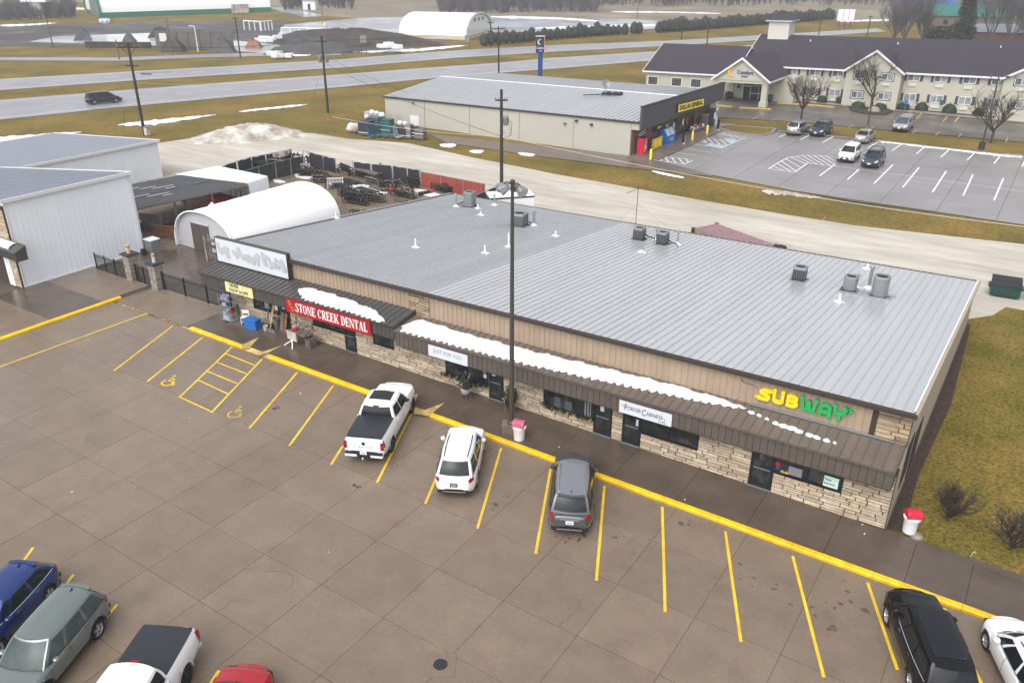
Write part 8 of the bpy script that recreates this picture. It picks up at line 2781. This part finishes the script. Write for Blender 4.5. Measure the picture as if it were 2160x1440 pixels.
def car(kind, rear_or_c, heading, body, label, cat, group=None, detail=2, rails=None, sunroof=False, glass=None, rimm=None, tails='corner', name='parked_car', rearpt=True,
  plate='light', z=0.0, trim_chrome=False, roofmat=None, frontpt=False):
 T_ = dict(TYPES[kind])
 L, Wd, H = T_['L'], T_['W'], T_['H']
 hl, hw2 = L / 2, Wd / 2
 d = Vector((cos(heading), sin(heading), 0))
 c = Vector((rear_or_c[0], rear_or_c[1], z))
 if frontpt:
  c -= d * hl
 elif rearpt:
  c += d * hl
 root = thing(name, label, cat, c, heading, group)
 glass = glass or m_cgl
 rimm = rimm or m_rim
 R = T_['r'] + .065
 K = dict(world=False)
 def plan(x):
  t = abs(x) / hl
  e = max(0.0, (t - .74) / .26)
  return hw2 * (1 - .03 * t * t) * (1 - ((.42 if x > 0 else .25) if kind != 'pickup' else (.24 if x > 0 else .04)) * e ** 2.3)
 def arch(x, pad=0.0):
  b = T_['base'] + .10 * max(0, (abs(x) / hl - .86) / .14)
  for xw in (T_['xf'], T_['xr']):
   q_ = abs(x - xw)
   if q_ < R + pad:
    b = max(b, T_['r'] + sqrt(max(0, (R + pad) ** 2 - q_ * q_)))
  return b
 def prof(x):
  w_ = plan(x)
  zb, zt = T_['base'] + .10 * max(0, (abs(x) / hl - .86) / .14), lerp_list(T_['top'], x)
  e = max(0.0, (abs(x) / hl - .93) / .07)
  h_ = zt - zb
  za = arch(x)
  cr = T_['cr'] * (1 if x > T_['wb'] - .2 else .4)
  P = [(w_ * .93, zb), (w_ * .975, zb + .14 * h_), (w_, zb + .42 * h_), (w_ * .985, zb + .68 * h_), (w_ * .95, zb + .86 * h_), (w_ * .885, zt - .012), (w_ * .78, zt + .004), (w_ * .4, zt + cr), (0, zt + cr * 1.25)]
  return [(y, max(zz, za + .006 * i)) for i, (y, zz) in enumerate(P)]
 def sb(x, k, side, off=0.0):
  P = prof(x)
  i = min(int(k), len(P) - 2)
  f = k - i
  y = P[i][0] + (P[i + 1][0] - P[i][0]) * f
  zz = P[i][1] + (P[i + 1][1] - P[i][1]) * f
  return Vector((x + (off * .6 if x > hl * .9 else (-off * .6 if x < -hl * .9 else 0)), side * (y + off * (1 if k < 6 else .3)), zz + (off if k > 4.5 else 0)))
 def patch(x0, x1, k0, k1, side, off, n=6, m=4):
  rows = [[sb(x0 + (x1 - x0) * i / n, k0 + (k1 - k0) * j / m, side, off) for j in range(m + 1)] for i in range(n + 1)]
  return rows if side > 0 else [r[::-1] for r in rows]
 xs_ = set()
 for i in range(41):
  xs_.add(round(-hl + L * i / 40, 4))
 for t in (.88, .92, .95, .975, .99):
  xs_.add(round(hl * t, 4)); xs_.add(round(-hl * t, 4))
 for xw in (T_['xf'], T_['xr']):
  for a in range(0, 13):
   xs_.add(round(xw + R * cos(pi * a / 12) * .999, 4))
 xs_ = sorted(xs_)
 rows = []
 for x in xs_:
  P = prof(x)
  rows.append([(x, y, zz) for y, zz in P] + [(x, -y, zz) for y, zz in P[-2::-1]])
 mb = MB().grid(rows)
 # rounded nose and tail: draw the end section in towards its middle
 for rw, sgn in ((rows[0], -1), (rows[-1], 1)):
  cz = (rw[0][2] + rw[8][2]) / 2
  r2 = [(rw[0][0] + sgn * .05, y * .93, cz + (zz - cz) * .84) for _, y, zz in rw]
  r3 = [(rw[0][0] + sgn * .07, y * .55, cz + (zz - cz) * .5) for _, y, zz in rw]
  mb.grid([rw, r2, r3] if sgn > 0 else [r3, r2, rw])
  mb.poly(r3 if sgn > 0 else r3[::-1])
 bo = mb.build('body', body, root, smooth=38, **K)
 # dark underside and wheel wells
 mb = MB()
 mb.box(-hl * .95, hl * .95, -hw2 * .80, hw2 * .80, T_['base'] - .08, T_['base'] + .42)
 mb.build('underbody', m_cblk, root, **K)
 # sill trim, arches
 if detail > 1:
  mb = MB()
  for s_ in (-1, 1):
   mb.grid(patch(T_['xr'] + R + .02, T_['xf'] - R - .02, 0, .8, s_, .012, 4, 1))
   for xw in (T_['xf'], T_['xr']):
    rr = []
    for a in range(13):
     th = pi * a / 12
     q_ = []
     for rad in (R - .01, R + .045):
      x = xw + rad * cos(th)
      zz = T_['r'] + rad * sin(th)
      yy = plan(x) * (.99) + .012
      q_.append((x, s_ * yy, zz))
     rr.append(q_ if s_ < 0 else q_[::-1])
    mb.grid(rr)
  mb.build('wheel_arch_trim', m_cblk if kind in ('suv', 'crossover') else body, root, smooth=40, **K)
 # cabin
 wb_, gb_, rf_, rr_ = T_['wb'], T_['gb'], T_['rf'], T_['rr']
 zr0 = H - .055
 yb, yr = hw2 * T_['yb'], hw2 * T_['yr']
 def yw(h):
  return yb + (yr - yb) * h ** 1.15 - .03 * max(0, (h - .8) / .2) ** 2
 def tp(x):
  q_ = (x - (wb_ + gb_) / 2) / ((wb_ - gb_) / 2)
  return 1 - (.07 if q_ < 0 else .045) * min(1.0, abs(q_)) ** 2.2 * (.4 if kind == 'pickup' else 1)
 def zf_(h, x):
  zz = T_['zf'] + (T_['zr'] - T_['zf']) * (wb_ - x) / (wb_ - gb_) - .03
  return zz + (zr0 - zz) * h
 def fx_(h):
  return wb_ + (rf_ - wb_) * h + .05 * sin(pi * h)
 def rx_(h):
  return gb_ + (rr_ - gb_) * h - .05 * sin(pi * h)
 def SF(u, h, off=0):
  y = yw(h) * u * tp(fx_(h))
  x = fx_(h) + .17 * (1 - u * u)
  return Vector((x + off * .8, y, zf_(h, fx_(h)) + off * .6))
 def SR(u, h, off=0):
  y = yw(h) * u * tp(rx_(h))
  x = rx_(h) - .12 * (1 - u * u)
  return Vector((x - off * .9, y, zf_(h, rx_(h)) + off * .35))
 def SS(s_, u, h, off=0):
  x = rx_(h) + (fx_(h) - rx_(h)) * u
  b_ = .035 * sin(pi * u)
  return Vector((x, s_ * (yw(h) * tp(x) + b_ + off), zf_(h, x) + off * .3))
 NH = 8
 hs_ = [i / NH for i in range(NH + 1)]
 us = [-1 + 2 * i / 8 for i in range(9)]
 u2 = [i / 14 for i in range(15)]
 mb = MB()
 mb.grid([[SF(u, h) for u in us] for h in hs_])
 mb.grid([[SR(-u, h) for u in us] for h in hs_])
 for s_ in (-1, 1):
  g_ = [[SS(s_, u if s_ < 0 else 1 - u, h) for u in u2] for h in hs_]
  mb.grid(g_)
 bo2 = mb.build('cabin', body, root, smooth=38, **K)
 mb = MB()
 rws = []
 for i in range(11):
  t = i / 10
  row = []
  for j in range(9):
   v = -1 + 2 * j / 8
   a, b_ = SR(v, 1), SF(v, 1)
   p = a.lerp(b_, t)
   p.y = (yw(1) * tp(p.x) + .035 * sin(pi * t)) * v
   p.z += .075 * (1 - v ** 4) * min(1, 4 * t + .35, 4 * (1 - t) + .35) * .9
   row.append(p)
  rws.append(row)
 mb.grid(rws)
 ro = mb.build('roof', roofmat or body, root, smooth=50, **K)
 def roofp(t, v, dz=.0):
  i = min(int(t * 10), 9)
  j = min(int((v + 1) / 2 * 8), 7)
  f, g_ = t * 10 - i, (v + 1) / 2 * 8 - j
  a = rws[i][j].lerp(rws[i][j + 1], g_)
  b_ = rws[i + 1][j].lerp(rws[i + 1][j + 1], g_)
  return a.lerp(b_, f) + Vector((0, 0, dz))
 # glass
 def gl(nm, S, u0, u1, h0, h1, off=.012, m_=None, n=6, flip=False):
  rw = [[S(u0 + (u1 - u0) * i / n, h0 + (h1 - h0) * j / 5, off) for i in range(n + 1)] for j in range(6)]
  if flip:
   rw = [r[::-1] for r in rw]
  return MB().grid(rw).build(nm, m_ or glass, root, smooth=60, **K)
 gl('windscreen', SF, -.93, .93, .06, .94)
 h0r = .30 if kind in ('suv', 'crossover', 'wagon', 'minivan', 'hatch') else .10
 if kind == 'pickup':
  h0r = .08
 gl('rear_window', SR, .88, -.88, h0r * .5, .92)
 cuts = [0.04] + list(T_['bpil']) + [.965]
 for s_ in (-1, 1):
  for a, b_ in zip(cuts[:-1], cuts[1:]):
   # u runs from the back (0) to the front (1)
   u0, u1 = a + .022, b_ - .022
   gl('side_window', lambda u, h, o, s=s_: SS(s, u, h, o), u0, u1, .10, .86, flip=(s_ > 0))
  if detail > 1:
   mb = MB()
   mb.tube([SS(s_, u, .07, .016) for u in [.04 + .92 * i / 10 for i in range(11)]], .014, 4)
   mb.build('window_trim', m_chrome if trim_chrome else m_cblk, root, **K)
 # lamps
 for s_ in (-1, 1):
  MB().grid(patch(hl * .86, hl * .992, 3.2, 5.0, s_, .012, 5, 3)).build('headlight', m_headl, root, smooth=60, **K)
  if kind == 'pickup':
   MB().grid(patch(-hl * .998, -hl * .955, 2.3, 4.4, s_, .014, 4, 3)).build('tail_light', m_tail, root, smooth=60, **K)
   MB().box(-hl - .075, -hl - .02, s_ * plan(-hl) * .84, s_ * plan(-hl) * .995, .80, 1.18).build('tail_light', m_tail, root, **K)
  else:
   MB().grid(patch(-hl * .998, -hl * .88, 3.3, 5.0, s_, .014, 5, 3)).build('tail_light', m_tail, root, smooth=60, **K)
   e0, e1 = plan(-hl) * .62, plan(-hl) * .965
   zt = lerp_list(T_['top'], -hl)
 # grille, bumpers, plates
 zg = lerp_list(T_['top'], hl)
 mb = MB()
 mb.box(hl + .03, hl + .085, -hw2 * .42, hw2 * .42, zg - .27, zg - .08)
 mb.box(hl + .02, hl + .08, -hw2 * .55, hw2 * .55, T_['base'] + .12, T_['base'] + .24)
 mb.build('grille', m_cblk, root, **K)
 if detail > 1 and kind != 'pickup':
  MB().box(hl + .08, hl + .095, -hw2 * .42, hw2 * .42, zg - .17, zg - .145).build('grille_bar', m_chrome, root, **K)
 zb = T_['base'] + .10
 rb = MB()
 if kind == 'pickup':
  rb.box(-hl - .17, -hl - .0, -hw2 * .86, hw2 * .86, .56, .66)
  rb.box(-hl - .16, -hl - .0, -hw2 * .30, hw2 * .30, .46, .558)
  rb.build('rear_bumper', m_cblk, root, **K)
  for s_ in (-1, 1):
   MB().box(-hl - .17, -hl + .0, s_ * hw2 * .32, s_ * hw2 * .88, .44, .556).build('bumper_end', m_chrome if body is not cp_white else cp_white, root, **K)
  MB().tube([(-hl - .05, 0, .38), (-hl - .34, 0, .38)], .035, 6).build('tow_hitch', m_galv, root, **K)
  MB().lathe([(.03, 0), (.045, .06), (.01, .09)], c=(-hl - .32, 0, .41), n=8).build('hitch_ball', m_chrome, root, **K)
 else:
  rb.box(-hl - .085, -hl + .1, -hw2 * .70, hw2 * .70, zb - .05, zb + .10)
  rb.build('rear_bumper', m_cblk, root, **K)
  if detail > 1:
   MB().box(-hl - .10, -hl - .086, -hw2 * .55, hw2 * .55, zb + .0, zb + .04).build('skid_bar', m_chrome, root, **K)
 pz = (.58 if kind == 'pickup' else lerp_list(T_['top'], -hl) - .32)
 px_ = -hl - (.185 if kind == 'pickup' else .088)
 pl = MB().box(px_, px_ + .02, -.16, .16, pz, pz + .16).build('number_plate', m_plate if plate == 'light' else m_cblk, root, **K)
 mb = MB()
 for i in range(5):
  mb.box(px_ - .004, px_ - .001, -.11 + .045 * i, -.085 + .045 * i, pz + .05, pz + .11)
 mb.build('plate_marks', m_greyt if plate == 'light' else m_plate, pl, **K)
 MB().box(hl + .075, hl + .10, -.16, .16, T_['base'] + .18, T_['base'] + .32).build('number_plate', m_plate, root, **K)
 # mirrors, handles
 for s_ in (-1, 1):
  mb = MB()
  x = wb_ - .42
  y = yw(.1) + .12
  zz = T_['zf'] + .08
  rows_ = []
  for (dx, k) in ((-.10, .75), (-.03, 1.0), (.05, .85), (.09, .4)):
   rows_.append([(x + dx, s_ * y + .12 * k * cos(a), zz + .085 * k * sin(a)) for a in [2 * pi * j / 8 for j in range(8)]])
  mb.grid(rows_, close=True)
  mb.poly(rows_[0][::-1]); mb.poly(rows_[-1])
  mb.bar((x, s_ * (y - .16), zz - .05), (x, s_ * y, zz - .03), .05)
  mb.build('mirror', m_cblk if detail == 2 and kind in ('wagon', 'pickup') else body, root, fix=True, **K)
 # doors: proud skins with dark shut lines under them
 if detail > 1:
  n_d = 2
  if kind == 'pickup':
   dx = [(-.88, .08), (.10, 1.10)]
  else:
   dx = [(max(T_['xr'] + R * .75, -1.02), .0), (.02, T_['xf'] - R - .03)]
  for s_ in (-1, 1):
   for a, b_ in dx:
    MB().grid(patch(a - .012, b_ + .012, .95, 5.35, s_, .003, 6, 6)).build('shut_line', m_cblk, root, smooth=60, **K)
    do = MB().grid(patch(a + .004, b_ - .004, 1.0, 5.3, s_, .0075, 6, 6)).build('door', body, root, smooth=60, **K)
    hx = a + .14
    p = sb(hx, 4.1, s_, .025)
    MB().obox(p, .17, .035, .03).build('handle', body if not trim_chrome else m_chrome, do, **K)
 # wheels
 for xw in (T_['xf'], T_['xr']):
  for s_ in (-1, 1):
   w_ = bpy.data.objects.new('wheel', None)
   COL.objects.link(w_)
   w_.parent = root
   w_.empty_display_size = .1
   r = T_['r']
   yw0 = plan(xw) - .11
   w_.location = (xw, s_ * yw0, r)
   mb = MB().lathe([(r * .66, -.1), (r * .93, -.105), (r, -.07), (r, .07), (r * .93, .105), (r * .66, .1)], n=22, axis='y', cap=False)
   mb.build('tyre', m_tire, w_, smooth=40, **K)
   mb = MB()
   o_ = s_ * .085
   mb.lathe([(r * .68, o_), (r * .64, o_ * .55), (r * .62, o_ * .2)], n=22, axis='y', cap=False)
   for k in range(5 if detail > 1 else 0):
    a = 2 * pi * k / 5 + .3
    for da in (-.17, .17):
     mb.bar((r * .14 * cos(a), o_ * .85, r * .14 * sin(a)), (r * .65 * cos(a + da), o_ * .9, r * .65 * sin(a + da)), .045, .03)
   if detail <= 1:
    mb.lathe([(r * .6, o_ * .7), (.01, o_ * .8)], n=14, axis='y', cap=False)
   mb.lathe([(r * .17, o_ * .6), (r * .15, o_ * 1.0), (.005, o_ * 1.02)], n=10, axis='y', cap=False)
   mb.build('rim', rimm, w_, fix=True, **K)
   MB().lathe([(r * .6, o_ * .1), (.01, o_ * .1)], n=14, axis='y', cap=False).build('brake_disc', m_acd, w_, **K)
 # roof fittings
 if rails:
  for s_ in (-1, 1):
   pts = [roofp(.06 + .82 * i / 8, .84 * s_, .055 * max(0, sin(pi * i / 8)) ** .35 + .005) for i in range(9)]
   MB().tube(pts, .022, 6).build('roof_rail', rails, root, smooth=60, **K)
 if sunroof:
  a0, a1 = sunroof
  rw = [[roofp(a0 + (a1 - a0) * i / 4, -.72 + 1.44 * j / 4, .012) for j in range(5)] for i in range(5)]
  MB().grid(rw).build('sunroof', m_cgl, root, smooth=60, **K)
  ed = [rw[0][0], rw[0][-1], rw[-1][-1], rw[-1][0], rw[0][0]]
  MB().tube([e + Vector((0, 0, .004)) for e in ed], .018, 4).build('sunroof_seal', m_cblk, root, **K)
 if detail > 1:
  p = roofp(.10, 0, .01)
  MB().add([p + Vector((-.09, -.03, 0)), p + Vector((-.09, .03, 0)), p + Vector((.09, 0, 0)), p + Vector((-.08, 0, .07))], [(0, 1, 2), (0, 3, 1), (1, 3, 2), (2, 3, 0)]).build('aerial_fin', m_cblk if body is not cp_white else body, root, fix=True, **K)
  # wiper cowl
  mb = MB()
  mb.grid([[SF(u, h_, .018) for u in (-.95, -.5, 0, .5, .95)] for h_ in (.0, .075)])
  mb.build('wiper_cowl', m_cblk, root, smooth=60, **K)
  mb = MB()
  for u0, u1, hh_ in ((-.5, .1, .12), (.1, .72, .12)):
   mb.tube([SF(u0, .06, .03), SF(u1, hh_, .03)], .011, 4)
  mb.build('wipers', m_cblk, root, **K)
  if kind in ('suv', 'crossover', 'wagon', 'hatch'):
   mb = MB()
   mb.grid([[SR(u, .985, -.02) + Vector((0, 0, .055)) for u in (.9, .45, 0, -.45, -.9)], [SR(u, .95, .13) + Vector((0, 0, .02)) for u in (.86, .43, 0, -.43, -.86)], [SR(u, .90, .02) for u in (.86, .43, 0, -.43, -.86)]])
   mb.build('spoiler', body, root, smooth=50, fix=True, **K)
   MB().tube([SR(-.35, .17, .03), SR(.15, .2, .03)], .012, 4).build('rear_wiper', m_cblk, root, **K)
   # tailgate moulding
   zt = lerp_list(T_['top'], -hl)
   MB().box(-hl - .085, -hl - .06, -hw2 * .42, hw2 * .42, zt - .12, zt - .09).build('tailgate_bar', m_chrome, root, **K)
  if kind == 'sedan':
   pass
 if kind == 'pickup':
  zt = 1.33
  rw = []
  for i in range(9):
   x = -hl + .06 + (gb_ - .06 + hl - .06) * i / 8
   rw.append([(x, y * (plan(x) * .86), zt + .045 + .02 * (1 - y * y)) for y in (-1, -.96, -.5, 0, .5, .96, 1)])
  mb = MB().grid(rw)
  sk_ = [rw[0][0], rw[0][-1], rw[-1][-1], rw[-1][0]]
  mb.slab([(p_[0], p_[1], zt - .03) for p_ in sk_], (0, 0, .072))
  mb.build('bed_cover', M('vinyl_bed_cover', (.022, .025, .032), .38, var=.1, scale=2) if 'vinyl_bed_cover' not in bpy.data.materials else bpy.data.materials['vinyl_bed_cover'], root, smooth=40, **K)
  tg = MB()
  tg.box(-hl - .085, -hl - .06, -hw2 * .60, hw2 * .60, .70, 1.24)
  tg = tg.build('tailgate', body, root, **K)
  MB().lathe([(.085, -hl - .10), (.085, -hl - .086)], c=(0, 0, 1.10), n=14, axis='x').build('badge', m_cblk, tg, **K) if detail > 1 else None
  mb = MB()
  for i in range(8):
   if i == 0 or i % 3:
    mb.box(-hl - .092, -hl - .086, -.42 + .115 * i, -.35 + .115 * i, .90, .95)
  mb.build('tailgate_marks', m_ac, tg, **K)
  rl_ = SR(0, .97, .03)
  MB().obox(rl_ + Vector((-.03, 0, .02)), .05, .26, .04).build('brake_light', m_tail, root, **K)
 return root
def head(a, b):
 return atan2(b.y - a.y, b.x - a.x)
HS = radians(114.9)
# front row, noses to the shops
a = at(769, 953, .6)
car('pickup', a, head(a, at(843, 806, 1.05)), cp_white, 'white four door pickup with black bed cover nosing up to the kerb', 'pickup', detail=2, sunroof=(.30, .86), name='pickup_truck', plate='light', rimm=m_rimd)
a = at(958, 1036, .38)
car('suv', a, head(a, at(985, 905, .85)), cp_white, 'white crossover with black roof rails parked before the lamp post', 'car', detail=2, rails=m_cblk, plate='dark', group='cars parked at the shops')
a = at(1201, 1116, .38)
car('crossover', a, head(a, at(1213, 965, .85)), cp_grey, 'dark grey crossover with silver roof rails at the kerb', 'car', detail=2, rails=m_chrome, group='cars parked at the shops', roofmat=paint('grey_roof_paint', (.24, .25, .27), .5))
a = at(1915, 1245, .75)
car('crossover', a, HS, cp_black, 'glossy black crossover with glass roof at lower right', 'car', detail=2, frontpt=True, sunroof=(.12, .90), trim_chrome=True, group='cars parked at the shops')
a = at(2122, 1301, .7)
car('hatch', a, HS, cp_white, 'white car cut by the right edge of the picture', 'car', detail=2, frontpt=True, rails=m_cblk, group='cars parked at the shops')
# near row, tails to the shops
HN = head(at(247, 1274), at(112, 1440))
a = at(190, 1258, .75)
car('suv', a, HN, cp_sage, 'sage grey hatchback between the blue car and the white pickup', 'car', detail=2, glass=m_cgl2, group='cars in the near row')
a = at(88, 1192, .75)
car('hatch', a, HN, cp_blue, 'deep blue car cut by the left edge', 'car', detail=2, trim_chrome=True, group='cars in the near row')
a = at(358, 1325, 1.2)
car('pickup', a, HN + .06, cp_white, 'white pickup seen from behind its cab at lower left', 'pickup', detail=2, name='pickup_truck', rimm=m_rimd)
a = at(532, 1400, .72)
car('hatch', a, HN + pi, cp_red, 'bright red car showing only its bonnet at the bottom edge', 'car', detail=2, frontpt=True, group='cars in the near row')
# store and hotel
HD = head(z5(462, 268), z5(530, 235))
car('suv', at(1682, 281), HD, cp_silver, 'silver crossover nose in beside the jeep at the grass strip', 'car', rearpt=False, detail=2, rails=m_cblk, group='cars in the store car park')
car('suv', at(1731, 283), HD + pi, cp_navy, 'dark blue boxy off roader with roof rails facing the camera', 'car', rearpt=False, detail=2, rails=m_cblk, group='cars in the store car park')
HD2 = head(z5(800, 310), z5(862, 272))
car('sedan', at(1823, 297), HD2, cp_champ, 'champagne saloon behind the white crossover', 'car', rearpt=False, detail=2, group='cars in the store car park')
HD3 = head(z5(1020, 603), z5(1165, 458))
car('suv', at(1790, 336), HD3 + pi, cp_white, 'white crossover beside the navy one in the store car park', 'car', rearpt=False, detail=2, group='cars in the store car park')
car('crossover', at(1841, 347), HD3 + pi, cp_navy, 'navy crossover facing the camera in the store car park', 'car', rearpt=False, detail=2, rails=m_cblk, group='cars in the store car park')
car('minivan', at(1904, 272), HD2 + pi, cp_silver, 'silver white minivan alone in the hotel car park', 'car', rearpt=False, detail=2, glass=m_cgl2, group='cars in the hotel car park')
mv = car('minivan', at(220, 217), head(at(0, 233), at(480, 190)), cp_dgreen, 'dark minivan driving along the near highway lanes', 'car', rearpt=False, detail=2, name='minivan')
# ================================================================ HAZE OVER THE FAR FIELDS
hz = MB().box(-1450, 650, -250, 1500, -1.2, 24.0)
mh = bpy.data.materials.new('haze')
mh.use_nodes = True
nt = mh.node_tree
nt.nodes.clear()
pv = nt.nodes.new('ShaderNodeVolumePrincipled')
pv.inputs['Color'].default_value = (.86, .89, .95, 1)
pv.inputs['Density'].default_value = .0006
pv.inputs['Anisotropy'].default_value = .2
om = nt.nodes.new('ShaderNodeOutputMaterial')
nt.links.new(pv.outputs[0], om.inputs['Volume'])
hz.build('haze', mh, kind='stuff', label='thin pale haze over the whole scene', cat='haze')
